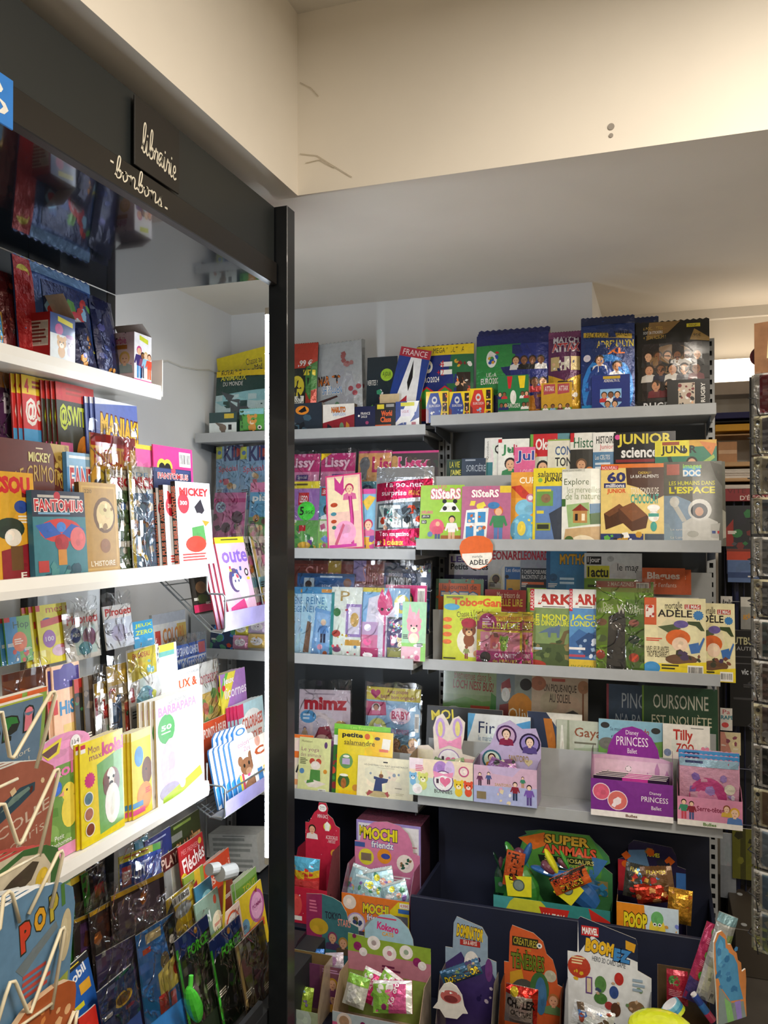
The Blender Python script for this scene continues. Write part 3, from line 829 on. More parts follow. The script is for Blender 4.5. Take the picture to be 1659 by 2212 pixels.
SCRIPT = dict(l=(.5, [(0, .1), (.3, .9), (.38, 1.9), (.22, 2.05), (.12, 1.6), (.16, .3), (.3, 0), (.5, .15)]), i=(.42, [(0, .15), (.15, .95), (.14, .25), (.25, 0), (.42, .15)]),
              b=(.75, [(0, .1), (.3, .9), (.36, 1.85), (.2, 2.0), (.12, 1.5), (.14, .2), (.35, 0), (.58, .3), (.5, .8), (.36, .72), (.5, .62), (.75, .75)]),
              r=(.5, [(0, .15), (.14, 1.0), (.25, .82), (.42, .85), (.36, .2), (.5, .05)]), a=(.7, [(0, .15), (.5, .9), (.2, .95), (.06, .45), (.22, .02), (.48, .5), (.5, .9), (.48, .2), (.7, .12)]),
              e=(.55, [(0, .3), (.36, .6), (.3, .98), (.1, .8), (.1, .25), (.3, 0), (.55, .2)]), o=(.72, [(0, .5), (.2, .95), (.04, .5), (.2, .02), (.48, .4), (.36, .9), (.2, .95), (.45, .8), (.72, .85)]),
              n=(.85, [(0, .75), (.1, .98), (.15, .7), (.14, .02), (.17, .6), (.32, .96), (.48, .95), (.55, .7), (.55, .2), (.64, .02), (.85, .3)]), s=(.55, [(0, .1), (.3, 1.05), (.25, .75), (.42, .3), (.25, 0), (.05, .1), (.3, .02), (.55, .1)]))
def handwrite(word, y0, z0, sy, sz, slope, x, w, name, mat, parent, dots=True):
    """word written along +Y on a panel facing +X"""
    mb = MB(); cx = 0
    f = lambda u, v: (x, y0 + u * sy, z0 + v * sz + u * slope)
    for ch in word:
        adv, st = SCRIPT[ch]
        ribbon(mb, [(cx + p[0] + p[1] * .12, p[1]) for p in smooth_pts(st)], w, f)
        if ch == 'i' and dots: ribbon(mb, [(cx + .3, 1.25), (cx + .34, 1.42)], w, f)
        cx += adv
    return mb.build(name, mat, parent), cx
CHALK = pmat('cream_chalk_paint', 'e8e2cf', .7)
for dy in ((1.412, 1.420),):
    handwrite('bonbons', 1.366, 2.240, .0315, .0225, -.0008, -1.0245, .058, 'handwriting', CHALK, CANOPY)
mbd = MB()
for yy, zz in ((1.352, 2.262), (1.54, 2.238)): mbd.box(-1.0248, yy, zz, -1.0243, yy + .010, zz + .004)
mbd.build('handwriting_dash', CHALK, CANOPY)
o = bx('sign_panel', (-1.0245, 1.4255, 2.287), (-1.0205, 1.590, 2.432), pmat('blackboard', '1f1c19', .5)); 
tag(o, 'small blackboard panel with handwritten cream word on the canopy', 'sign')
r_, _ = handwrite('librairie', 1.447, 2.325, .0272, .031, -.0028, -1.0198, .062, 'handwriting', CHALK, o)
bq = empty('blue_sign', Matrix())
bx('panel', (-1.0245, .93, 2.205), (-1.0205, 1.092, 2.288), pmat('blue_sign_paint', '2f7fd6', .4), bq)
pr = Print(.1, .06, lambda x, z, q: (-1.0202 + q, 1.045 + x, 2.217 + z)); pr.text('B', .0, 0, .86, 1, 'w', bold=-.02); pr.build('print', PAPER, bq)
tag(bq, 'small bright blue sign with white letter on the canopy', 'sign')

# ================================================================== back wall, top shelf
PLAY = ['1d2a6b','c23036','e9b893','f0f0f0','7a4a36','2f6a3a','k']
def crowd(x0,y0,x1,y1,n,rows,r,shirts,skin=('e2ad86','8a5a3c','c98f68')):
    """rows of small generic players"""
    out = []; q = random.Random(int(x0 * 100 + n))
    for j in range(rows):
        for i in range(n):
            out.append(('face',x0 + (x1 - x0) * (i + .5 + .3 * (j % 2)) / n,y0 + (y1 - y0) * (j + .5) / rows,r,q.choice(skin),q.choice(('2a1c14','3b2a1c','161616')),q.choice(shirts)))
    return out
P(R1m,899,1023,746,'blue and green trading card multipack with yellow header strip','1b2c78',[
    ('r',0,0,1,.13,'y'),('t','MEGA MULTIPACK',.3,.03,.95,.1,'k'),('p',[(.62,.13),(1,.13),(1,1),(.45,1)],'1f6a3e'),('e',.22,.27,.08,.08,'e8e2d2'),('c',.22,.27,.045,'b'),
    ('t','EURO2024',.06,.4,.42,.47,'w',.01),('r',.44,.22,.64,.28,'w'),('r',.44,.32,.64,.38,'w'),('t','4',.42,.2,.5,.29,'r'),('t','+2',.38,.31,.5,.39,'r'),
    ('b',.68,.18,.95,.3,8,.05,['dr','w','gd']),('r',.72,.36,.95,.95,'2a1a14'),('b',.73,.4,.94,.9,16,.05,['o','r','w','s']),
    ('p',[(.08,.58),(.2,.52),(.32,.58),(.3,.95),(.1,.95)],'r'),('p',[(.1,.6),(.2,.54),(.3,.6),(.28,.8),(.12,.8)],'g'),('p',[(.4,.58),(.52,.52),(.64,.58),(.62,.95),(.42,.95)],'r'),('p',[(.42,.6),(.52,.54),(.62,.6),(.6,.8),(.44,.8)],'g')],
    yb=917,depth=.012,mat=GLOSS)
for (a,b,yt,bb_,c1,lb) in ((920,969,847,908,'26409a','blue booster tin with yellow edge at the shelf joint'),(970,1016,847,901,'26409a','blue booster tin with yellow edge next to the red one'),(1015,1063,840,898,'d23a2c','red booster tin with yellow edge beside green counter box')):
    w_ = R1f.st(b,880)[0] - R1f.st(a,880)[0]; h_ = R1f.st(a,yt)[1]
    BOX(R1f.mat((R1f.st(a,880)[0] + R1f.st(b,880)[0]) / 2,.0005,0),w_ - .001,.03,h_,lb,'booster_tin','tin','y',front=[('p',[(.2,.05),(.55,.05),(.7,.5),(.6,1),(.1,1),(0,.5)],c1),('p',[(0,.5),(.12,.6),(.12,1),(0,1)],'dr'),('e',.38,.28,.12,.12,'d9d9d9'),('c',.38,.28,.07,c1),('t','EURO2024',.15,.42,.62,.5,'w'),
        ('b',.2,.6,.6,.95,8,.06,['w','sk','lb']),('r',.74,.06,.94,.33,'2a1712'),('r',.74,.38,.94,.65,'2a1712'),('r',.74,.7,.94,.97,'2a1712'),('b',.75,.1,.93,.94,10,.05,['dr','s','o'])])
EU = [('p',[(0,.12),(.62,.12),(.3,.7),(0,.7)],'2f8f45'),('p',[(.62,.12),(1,.12),(1,.75),(.35,.75),(.3,.7)],'1d2f86'),('p',[(0,.7),(.1,1),(0,1)],'y'),('e',.22,.28,.075,.1,'f0efe8'),('c',.22,.28,.035,'g'),('b',.14,.18,.3,.36,10,.025,['r','b','gd']),
      ('t','UEFA',.15,.44,.29,.49,'w'),('t','EURO2024',.07,.5,.36,.57,'w',.015)] + crowd(.5,.18,.95,.45,4,1,.05,['f0f0f0','k','f0f0f0']) + crowd(.42,.42,.98,.72,5,1,.055,['c23036','1d2a6b','c23036']) + [('p',[(.55,.75),(1,.7),(1,1),(.62,1)],'d78a2a'),('p',[(.8,.7),(1,.68),(1,1),(.85,1)],'6b3a6e')]
for k in range(3):
    P(R1b if k else R1m,1029 + 2 * k,1186 + k,722 - 5 * k,'green and blue football sticker pouch showing players' if k == 0 else 'dark blue football pouch with gold rim, %s behind the green one' % ORD[k - 1],'16246a',EU if k == 0 else [('r',0,.03,1,.08,'gd'),('r',0,.1,1,.2,'2b2a24')],off=-k * 2.6 + (2.6 if k else 0),depth=.012,group=None if k == 0 else 'dark blue football pouches behind the green one')
a0,_ = R1f.st(1077,850); b0,_ = R1f.st(1143,850)
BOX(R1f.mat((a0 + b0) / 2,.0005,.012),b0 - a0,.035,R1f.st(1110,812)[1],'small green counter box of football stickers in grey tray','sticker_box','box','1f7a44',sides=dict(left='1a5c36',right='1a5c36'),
    front=[('r',0,.82,1,1,'c9cbc9'),('p',[(.3,.02),(.48,.02),(.42,.3),(.34,.3)],'r'),('p',[(.66,.02),(.9,.02),(.86,.3),(.72,.3)],'y'),('e',.5,.5,.1,.16,'e9e9e0'),('t','EURO2024',.3,.64,.72,.74,'w')] + crowd(.0,.3,.28,.8,2,2,.06,['1d2a6b','c23036']) + crowd(.74,.3,1,.8,2,2,.06,['c23036','w']))
P(R1m,1185,1258,717,'purple and gold football card pouch with small card pictures','5b2350',[('r',0,.0,1,.08,'7a3a66'),('t','MATCH',.15,.06,.9,.14,'d8d4dc',.03),('t','ATTAX',.12,.14,.92,.24,'c23036',dict(bold=.03,out=('d8d4dc',.04))),('r',.08,.3,.34,.46,'c9b27a'),('r',.38,.3,.64,.46,'e3ddcc'),('r',.68,.3,.94,.46,'c9b27a'),('b',.1,.32,.92,.45,9,.06,['n','w','s']),
    ('p',[(0,.5),(.5,.58),(1,.5),(1,1),(0,1)],'d3a52a'),('r',.25,.58,.75,.7,'3a2a20'),('b',.1,.7,.9,.98,16,.07,['dr','3f8f45','w','v','n'])],off=2)
a0,_ = R1f.st(1170,860); b0,_ = R1f.st(1236,860)
BOX(R1f.mat((a0 + b0) / 2,.0005,.012),b0 - a0,.03,R1f.st(1200,828)[1],'gold and green football card tray before the purple pouch','card_tray','tray','c99a2a',front=[('r',0,.72,1,1,'5f8f3a'),('p',[(.08,.04),(.46,.04),(.46,.3),(.08,.34)],'b04a52'),('p',[(.54,.04),(.92,.04),(.92,.3),(.54,.34)],'b04a52'),('t','ATTAX',.12,.1,.42,.24,'w'),('t','ATTAX',.58,.1,.88,.24,'w')] + crowd(.02,.4,.98,.95,4,1,.06,['8fb6dd','w','6b2030']))
for k in range(2):
    P(R1m,1255 + 52 * k,1371 + 52 * k,685 + 3 * k,'shiny blue football card pouch with two players' if k == 0 else 'shiny blue football card pouch half hidden by the black one','14306e',[('r',0,0,1,.08,'0f1f4a'),('p',[(.05,.15),(.95,.19),(.95,.24),(.05,.2)],'c7a52e'),('t','PACK POUR DEMARRER',.1,.155,.9,.215,'k'),('t','ADRENALYN',.3,.25,.98,.32,'d9c23a',.02),('t','XL',.5,.33,.82,.39,'o',.03),('e',.5,.75,.48,.36,'2f86d8'),('e',.5,.78,.42,.32,'1b3f8c'),
        ('face',.36,.45,.085,'e2ad86','4a3a2c','f0f0f0'),('face',.68,.52,.09,'b98058','2a1c14','f0f0f0'),('p',[(.3,.66),(.9,.72),(.9,.92),(.3,.92)],'e9e9ee'),('r',.02,.9,.22,1,'1a8fd0'),('c',.12,.42,.07,'e9e2ea')],off=(3.2 if k == 0 else .2),depth=.012)
a0,_ = R1f.st(1279,850); b0,_ = R1f.st(1361,850)
BOX(R1f.mat((a0 + b0) / 2,.0005,.012),b0 - a0,.03,R1f.st(1320,811)[1],'small blue football sticker box with a shield of players','sticker_box','box','1b2f7c',front=[('r',.3,.03,.75,.1,'c7a52e'),('t','ADRENALYN XL',.32,.11,.74,.18,'w'),('p',[(.22,.35),(.78,.35),(.78,.7),(.5,.95),(.22,.7)],'8fc0ea'),('c',.1,.9,.05,'w'),('c',.88,.9,.05,'w')] + crowd(.24,.25,.76,.75,3,1,.075,['f0f0f0','1d2a6b','c23036']) + crowd(.32,.5,.7,.95,2,1,.075,['1d2a6b','4a6ab0']))
RUG = [('p',[(.2,.0),(.62,.0),(.45,.13),(.16,.2)],'8a6a3a'),('t','6 POCHETTES',.12,.05,.38,.085,'c7a24a'),('t','SOIT 26 STICKERS',.12,.1,.38,.13,'w'),('t','+ TON ALBUM !',.12,.15,.42,.19,'c7a24a'),('r',.7,.04,.88,.08,'d9c832'),('t','PANINI',.73,.047,.86,.073,'k'),('p',[(.74,.22),(.8,.1),(1,.2),(1,.24)],'9a7a3c'),('t','4,95€',.74,.155,.89,.19,'k'),
       ('r',.1,.24,.9,.88,'2a2320'),('e',.5,.42,.3,.16,'8a6a46')] + crowd(.12,.26,.9,.5,6,1,.058,['5a4a44','d9d4cc','30302f']) + crowd(.12,.4,.9,.66,5,1,.066,['22402c','2a2a3a','d6d0c6','6b1f26']) + crowd(.2,.58,.9,.82,4,1,.066,['6b1f26','d6d0c6']) + [('r',0,.86,1,1,'k'),('t','RUGBY',.12,.88,.56,.97,'e9e9e9',.02)]
P(R1m,1371,1533,694,'large black rugby sticker pouch with gold corner','17150f',RUG,off=2.2,depth=.012,mat=GLOSS)
a0,_ = R1f.st(1441,850); b0,_ = R1f.st(1532,850)
BOX(R1f.mat((a0 + b0) / 2,.0005,.012),b0 - a0,.035,R1f.st(1486,821)[1],'small black rugby sticker box with a square photo','sticker_box','box','141312',front=[('r',.27,.1,.66,.82,'c9b9a6'),('b',.29,.14,.64,.8,22,.045,['5a3a30','w','7a2a2c','2a2a2a','s']),('t','RUGBY',.8,.12,.9,.72,'w',dict(rot=90,bold=.015)),('r',.36,.86,.52,.93,'d9c832')])

# left half of the top shelf
P(L1m,466,576,800,'dark green wildlife sticker pouch with a whale','23453f',[('r',0,0,1,.1,'y'),('t','ROYAUME',.1,.0,.5,.07,'k'),('t','ANIMAUX',.1,.08,.62,.17,'d8cf3a',.02),('t','DU MONDE',.16,.19,.56,.26,'w'),('r',0,.4,1,1,'bcd6da'),('p',[(.0,.42),(1,.32),(1,.5),(0,.6)],'8fc4cc'),('p',[(.12,.34),(.4,.42),(.62,.56),(.78,.72),(.72,.86),(.55,.78),(.36,.7),(.3,.52)],'4d5358'),('e',.55,.8,.22,.1,'5a5450'),('e',.2,.86,.06,.08,'8a8a84')],yb=933,off=-1)
M(L1b,486,600,757,'yellow wildlife pouch leaning behind the whale pouch','e6d21f',[('t','Chasse au',.55,.12,.85,.22,'3a3a30'),('t','Maf',.7,.24,.85,.32,'3a3a30'),('r',.1,.22,.22,.27,'cdbb20')],yb=900,roll=-10,name='card_pack',cat='pack',mat=GLOSS,off=0,bow=0)
a0,_ = L1f.st(452,910); b0,_ = L1f.st(511,910)
BOX(L1f.mat((a0 + b0) / 2,.0005,0),b0 - a0,.03,L1f.st(480,891)[1],'small wildlife sticker box with elephant picture','sticker_box','box','cfe0e0',sides=dict(right='12302c'),front=[('r',0,0,1,.4,'2f4a4a'),('r',.55,.06,.9,.24,'d2b83a'),('r',0,.4,1,1,'dfe9e8'),('p',[(.2,.38),(.5,.44),(.6,.6),(.58,.95),(.46,.95),(.42,.6)],'6f665c'),('e',.5,.6,.13,.14,'7a6a5c'),('r',.7,.48,.82,.68,'k'),('b',.05,.8,.9,1,7,.05,['a8623a','8fb0a0','7a6a50'])])
P(L1f,518,570,883,'green wildlife sticker packet with a cheetah cub','5aa84a',[('r',0,0,1,.25,'8fd0d8'),('t','MARC',.2,.1,.45,.18,'w'),('ani',.55,.5,.2,'d99a4a','f2e2c6'),('b',.02,.1,.2,.9,8,.08,['2f6a2a','1e4a20']),('c',.85,.82,.08,'w'),('c',.85,.82,.04,'k'),('r',0,.93,1,1,'2a3a20')],depth=.008,mat=GLOSS,yb=933)
P(L1m,628,687,742,'dinosaur sticker pouch with red top edge','20261f',[('r',0,0,1,.28,'b93a26'),('t',',99 €',.35,.19,.85,.27,'w',.02),('r',.55,.3,.95,.36,'d9c832'),('p',[(.62,.28),(1,.2),(1,1),(.7,1)],'3f7a3a'),('p',[(.65,.55),(1,.5),(1,.75),(.66,.78)],'a83a2a'),('e',.32,.48,.28,.12,'d9c832'),('p',[(.1,.5),(.4,.4),(.5,.5),(.3,.55)],'k'),('r',.05,.58,.6,.66,'e4e4d8'),('t','RASSIC',.05,.585,.58,.655,'k'),('p',[(0,.82),(.5,.74),(.75,.88),(.6,1),(0,1)],'6f8f4a')],off=2.5)
for k in range(2):
    P(L1b if k else L1m,684 + 8 * k,789 + 7 * k,741 - 2 * k,('front' if k == 0 else 'rear') + ' silver grey ninja sticker pouch with orange lettering','b4b9bd',[('t','NARUTO',.12,.36,.58,.46,'e07a2a',dict(bold=.03,out=('3a2a24',.05))),('t','SHIPPUDEN',.2,.47,.6,.56,'5a8fc8',dict(bold=.02,out=('w',.05))),('p',[(.1,.63),(.5,.58),(.52,.6),(.12,.66)],'4a2a2a'),('b',.62,.12,.85,.25,9,.05,['a05a5a','b07a7a']),('c',.78,.52,.05,'a8505a'),('c',.86,.57,.05,'a8505a'),('c',.93,.5,.05,'a8505a'),('e',.5,.78,.08,.13,'5f8a6a'),('p',[(.1,1),(.16,.75),(.3,.8),(.32,1)],'2a2a34'),('p',[(.6,1),(.68,.74),(.8,.8),(.82,1)],'c8a24a'),('b',.05,.86,.95,1,10,.07,['6a2028','2a2430','8a2a2a'])],roll=-3,off=0 if k else 0,group='silver grey ninja sticker pouches',depth=.01)
M(L1m,793,858,771,'dark green rugby sticker album with lime round badge','1e2b34',[('c',.66,.24,.2,'9fc832'),('t','A JOUR',.53,.2,.8,.27,'k'),('t','VERTES !',.02,.3,.36,.37,'w'),('b',.42,.42,.7,.72,6,.08,['b03a4a','d9d9d9','3a8f6a']),('p',[(0,.7),(.22,.62),(.3,.75),(0,1)],'5fae4a'),('b',.1,.78,.8,1,8,.1,['d9d9dd','3f6a3a','5a2a30'])],name='sticker_album',cat='album',off=1.5,mat=GLOSS)
M(L1m,838,905,752,'tilted blue and white rugby album with red corner','24408f',[('p',[(.42,.05),(.72,.02),(.9,.98),(.2,.98)],'eef0f2'),('p',[(.5,.2),(.6,.5),(.56,.75),(.46,.6)],'k'),('p',[(.3,1),(.55,.82),(.62,1)],'b02a3a'),('r',0,0,1,.16,'b3293c'),('t','FRANCE',.1,.03,.9,.13,'f3dfe0')],yb=875,roll=13,name='sticker_album',cat='album',off=3.5,mat=GLOSS,bow=0)
for (a,b,yt,lb,c,fr) in (
        (622,696,871,'dark dinosaur sticker box with orange badge','2a3440',[('e',.42,.22,.2,.14,'e08a2a'),('p',[(.3,.25),(.5,.1),(.55,.25),(.4,.3)],'k'),('b',.1,.35,1,1,14,.12,['3f5a6a','6a7f8a','1c2228','54606a'])]),
        (697,766,873,'white and red ninja sticker box','e9e4dc',[('p',[(0,.62),(1,.36),(1,1),(0,1)],'8f2430'),('t','NARUTO',.28,.1,.72,.28,'d8742a',dict(bold=.03,out=('3a2a24',.05))),('t','SHIPPUDEN',.32,.3,.72,.4,'5a8fc8'),('e',.6,.78,.07,.16,'6a8a6a'),('p',[(.1,1),(.15,.65),(.28,.75),(.3,1)],'2a2430'),('p',[(.7,1),(.75,.6),(.84,.7),(.86,1)],'c8862a')]),
        (766,811,878,'dark blue rugby sticker box with small white print','1c2146',[('t','FRANCE',.3,.22,.75,.32,'w'),('t','2023',.3,.35,.6,.43,'w'),('c',.2,.35,.05,'w'),('c',.6,.62,.08,'a03a6a'),('r',.5,.82,.9,.92,'d9c832')]),
        (810,854,871,'black sticker box with bold orange lettering','17171a',[('r',.1,.04,.45,.2,'d9c832'),('r',.55,.04,.95,.14,'9a9a9a'),('t','World',.3,.26,.85,.45,'e8642a',.04),('t','Class',.26,.47,.8,.66,'e8642a',.04),('r',.0,.74,.8,.8,'e8642a'),('r',.62,.84,.95,.93,'d9c832')]),
        (854,906,867,'white and blue sticker box with yellow strip','f0f0f0',[('p',[(0,0),(.5,.0),(.2,.5),(0,.7)],'24408f'),('p',[(1,0),(.85,.4),(.6,.7),(1,.55)],'24408f'),('p',[(0,.8),(.3,.7),(.5,1),(0,1)],'24408f'),('r',.22,.04,.8,.16,'d9d432'),('r',.22,.26,.62,.5,'e9e4f2'),('t','LIGUE',.28,.3,.56,.38,'b03a5a'),('r',.68,.7,.86,.84,'b03a4a'),('p',[(.38,.95),(.34,.7),(.46,.7),(.44,.95)],'24408f')])):
    a0,_ = L1f.st(a,895); b0,_ = L1f.st(b,895)
    BOX(L1f.mat((a0 + b0) / 2,.0005,0),b0 - a0 - .002,.032,L1f.st((a + b) / 2,yt)[1],lb,'sticker_box','box',c,front=fr,sides=dict(right='6a5a48'))
a0,_ = L1m.st(818,870); b0,_ = L1m.st(864,870)
M(L1m,820,862,851,'plain beige card standing behind the orange lettered box','c9b48e',[],off=6,name='card_sheet',cat='card',th=.002,bow=0)

# ================================================================== back wall, second shelf, free bay
B0 = dict(yb=None)
M(R2b,965,998,993,'small dark green junior novel titled in yellow','22402e',[('t','LA VIE',.2,.04,.85,.16,'d9d432'),('t',"J'AIME",.25,.2,.95,.34,'e4de62',.02),('b',.1,.4,.9,.8,6,.1,['3f7a4a','w'])],name='paperback',cat='book',th=.008)
M(R2b,997,1049,990,'dark blue junior novel with pale witch lettering','2c3c52',[('t','SORCIÈRE',.2,.1,1.0,.26,'b9c6d6',.0),('lines',.15,.02,.8,.08,1,'9aa6b6'),('e',.7,.5,.25,.15,'4a5a3a'),('b',.1,.4,.9,.9,6,.1,['c9a44a','3a5a7a'])],name='paperback',cat='book',th=.008,off=1)
M(R2b,1047,1084,946,'white current affairs magazine with teal foot','e9e9e6',[('r',0,0,.38,1,'e4e4e0'),('t','Quotidien',.12,.05,.26,.3,'k',dict(rot=90)),('t','Q',.6,.1,.95,.24,'k',.03),('r',0,.34,.5,1,'3a7f8a'),('b',.5,.4,1,1,6,.15,['6aa8b4','w','2a4a5a'])])
M(R2b,1076,1143,948,'white girls magazine with green cursive title','eef0ea',[('t','Ju',.12,.08,.5,.24,'3f8f5a',.02),('t','lie',.5,.08,.78,.24,'c8325a',.02),('r',0,.0,.12,.05,'r'),('face',.4,.36,.17,'e9b893','2a1c1c','3f8f5a'),('c',.38,.16,.05,'2f7a5a'),('b',.6,.3,1,.6,6,.1,['f2d9c6','c9e0d0'])],off=1)
M(R2b,1111,1156,966,'pink girls magazine with cursive title','e86a9e',[('t','Jul',.1,.06,.95,.26,'24409a',dict(bold=.02,out=('w',.03))),('t','LOVE',.3,.36,.85,.46,'f6c4d8'),('b',.0,.4,1,1,8,.12,['f08ab4','6fb0d8','f6d0e0'])],off=2)
M(R2b,1145,1230,937,'red and green teenage magazine with girl drawing','d8dccb',[('r',0,0,.08,1,'6fae4a'),('r',.08,0,.7,.3,'c8202a'),('r',.7,0,1,.4,'5a8f9a'),('t','Okapi',.14,.06,.66,.26,'w',.03),('face',.33,.44,.14,'e9b893','1a1616','c9cf9a'),('c',.1,.28,.08,'d9a62b'),('b',.5,.5,1,1,6,.12,['8a9a5a','c8b06a'])],off=0)
M(R2b,1183,1238,949,'cream teenage guide with large grey blue title','e6e2cf',[('r',0,0,1,.02,'8fae4a'),('t','CON',.3,.1,.95,.23,'3f5f8f',.02),('t','TON',.3,.26,.95,.39,'20242c',.02),('t','corps',.3,.44,.9,.52,'5a7faf'),('b',.2,.6,.9,1,4,.12,['c9c4ae','9aa88a'])],off=1)
M(R2b,1232,1286,935,'history magazine with bearded portrait and green title','2b2a24',[('r',0,0,1,.22,'e6e4da'),('r',0,0,.16,.12,'r'),('t','Histo',.14,.06,.95,.2,'2f6a4a',.01),('face',.45,.42,.2,'d8a57e','6a4a2e','4a3a2a'),('c',.78,.5,.16,'d87a24')],off=2)
M(R2b,1281,1330,934,'pale blue junior history magazine','4f7fa6',[('r',0,0,1,.26,'eceae4'),('t','HISTOIRE',.14,.05,.98,.15,'k',.02),('t','Junior',.3,.16,.9,.24,'c8323a'),('t','Les CELTES',.1,.3,.75,.36,'w'),('lines',.1,.4,.9,.56,3,'d9e4ee'),('e',.55,.75,.12,.1,'c9dcea'),('r',.48,.68,.6,.98,'b9d0e0')],off=3)
M(R2b,1326,1460,933,'black junior science magazine with chimpanzee and yellow title','16171c',[('c',.06,.06,.045,'p'),('t','JUNIOR',.06,.02,.94,.2,'e3d24a',.025),('t','science',.12,.2,.72,.34,'f0f0ee',.03),('r',.03,.36,.75,.4,'8a2a30'),('ani',.14,.52,.085,'3a2c26','a88a72'),('r',.0,.46,.02,.7,'6a8f3a'),('e',.5,.66,.28,.16,'3f5a86'),('e',.48,.6,.2,.1,'9ab0cc'),('e',.68,.7,.2,.12,'27324a'),('r',.0,.78,1,.8,'5a8f3a')],off=4,mat=GLOSS)
M(R2b,1415,1549,951,'green junior magazine with yellow masthead and curly-haired boy','2f7f66',[('r',0,0,.56,.24,'e8dc3a'),('r',.56,0,1,.1,'d8a83a'),('r',.02,0,.1,.22,'d9cf34'),('r',.12,.02,.4,.07,'a04a2a'),('t','JUNI R',.1,.08,.68,.23,'k',.025),('c',.475,.155,.055,'k'),('c',.47,.14,.03,'c9d8c0'),('face',.6,.34,.085,'e2b08c','2a1a14','7fae5a'),('p',[(.72,.02),(1,.06),(.92,.24)],'d8823a'),('p',[(.72,.36),(.95,.22),(.97,.27),(.76,.42)],'9fbf5a'),('p',[(.2,.25),(.26,.24),(.32,.4),(.26,.42)],'1a3a3a')],off=5)
SIS = lambda bgc: None
M(R2f,908,1002,1048,'light green comic magazine with panda umbrella drawing','9cc83f',[('t','LES',.4,.0,.6,.05,'e05a8a'),('t','SiSteRS',.24,.06,.92,.24,'f8f4ee',dict(bold=.04,out=('d8508a',.05))),('p',[(.45,.46),(.58,.3),(.78,.3),(.92,.46)],'f4f4f0'),('c',.57,.4,.05,'k'),('c',.78,.4,.05,'k'),('c',.56,.28,.05,'k'),('c',.8,.28,.05,'k'),('t','DÉLIRES',.04,.43,.3,.49,'e8308a',.02),('r',.04,.51,.24,.57,'2a2a30'),('t','JEUX',.06,.52,.22,.56,'w'),('r',.04,.6,.16,.66,'2a2a30'),('t','BD',.06,.61,.14,.65,'w'),
    ('r',.5,.86,1,.92,'a8642a'),('r',.55,.72,.98,.76,'b8742e'),('e',.4,.72,.17,.14,'e0607a'),('fig',.42,.98,.38,'e9b893','e0607a','d8506e','4a5a8f'),('fig',.74,.98,.46,'e9b893','1a1616','f0f0ee','e9b893'),('c',.25,.84,.06,'6a86b8')],off=1)
M(R2f,997,1103,1050,'mauve comic magazine with framed photo strip drawing','b86a8e',[('t','LES',.45,.0,.6,.05,'e05a8a'),('t','SiSteRS',.2,.06,.76,.2,'f8f4ee',dict(bold=.04,out=('c0407a',.05))),('r',.78,.0,1,.12,'e8c83a'),('b',.2,.24,.45,.36,5,.06,['e8d84a']),('p',[(.1,.42),(.56,.38),(.52,.96),(.04,.96)],'f2f2ee'),('r',.12,.46,.28,.64,'3f8fc8'),('r',.34,.45,.5,.63,'3f8fc8'),('r',.1,.7,.26,.9,'3f8fc8'),('r',.32,.69,.48,.9,'3f8fc8'),('b',.13,.48,.48,.88,10,.04,['e9b893','c8642a','w']),('fig',.76,.95,.6,'e9b893','d8742a','3f8a5a','5a7fb8'),('e',.66,.34,.12,.06,'3f7fb8')],off=2)
M(R2f,1104,1165,1020,'orange and blue comic magazine with blue creature','e6a03a',[('t','CURIO',.3,.07,1.2,.16,'fff4d8',.02),('r',0,.2,1,.36,'e4932a'),('p',[(.0,.2),(.35,.18),(.9,.4),(.4,.36)],'c83a2a'),('e',.5,.5,.34,.12,'7fc0dc'),('c',.7,.36,.15,'d07a9a'),('c',.7,.36,.09,'f4e6e6'),('e',.5,.8,.5,.22,'6ab0d4'),('e',.4,.78,.15,.1,'e8d04a'),('b',.1,.6,.95,.98,10,.08,['8fd0e4','f0d84a','4a8fb4'])],off=0)
M(R2f,1152,1222,1011,'yellow and slate nature magazine with bird photo','5f7fb4',[('r',0,0,.08,1,'e3d02a'),('r',0,0,1,.24,'e3d02a'),('t','salamandre',.14,.04,1.25,.12,'3a3a2e',.01),('t','JUNIOR',.34,.12,1.15,.2,'k',.03),('c',.22,.16,.07,'7fae4a'),('r',.1,.3,.62,.5,'6a9a4a'),('e',.4,.4,.15,.06,'8a6a4a'),('r',.12,.28,.56,.31,'d8c83a'),('r',.12,.56,.34,.6,'d8c83a'),('p',[(.5,.6),(.9,.5),(1,.55),(1,.9),(.7,1)],'2e3848'),('r',.1,.72,.55,.82,'8f9a3a'),('r',.14,.74,.5,.8,'2a3024')],off=1)
M(R2f,1214,1298,1013,'pale nature exploring magazine with photo of wooden chalet','e9e9dc',[('r',0,0,.6,.04,'c9c9bc'),('t','MON QUOTIDIEN',.02,.012,.5,.035,'5a5a50'),('t','Explore',.06,.13,.7,.24,'4a5a30',-.005),('t','les merveilles',.14,.24,.98,.32,'7a8a5a',-.01),('t','de la nature',.1,.32,.98,.41,'7a8a5a',-.005),('p',[(.12,.48),(.7,.45),(.74,.74),(.18,.78)],'9ab87a'),('house',.3,.56,.66,.72),('p',[(.72,.47),(1,.46),(1,.73),(.74,.74)],'5f86a8'),('p',[(.72,.6),(1,.58),(1,.73),(.74,.74)],'4a6a3a'),('r',.0,.4,.1,.5,'3f6a34'),('p',[(.1,.8),(1,.76),(1,1),(.05,1)],'c9a87a'),('e',.55,1,.35,.12,'f0e2c4'),('e',.2,.95,.12,.06,'4a6a34')],off=2,mat=GLOSS,bow=.007)
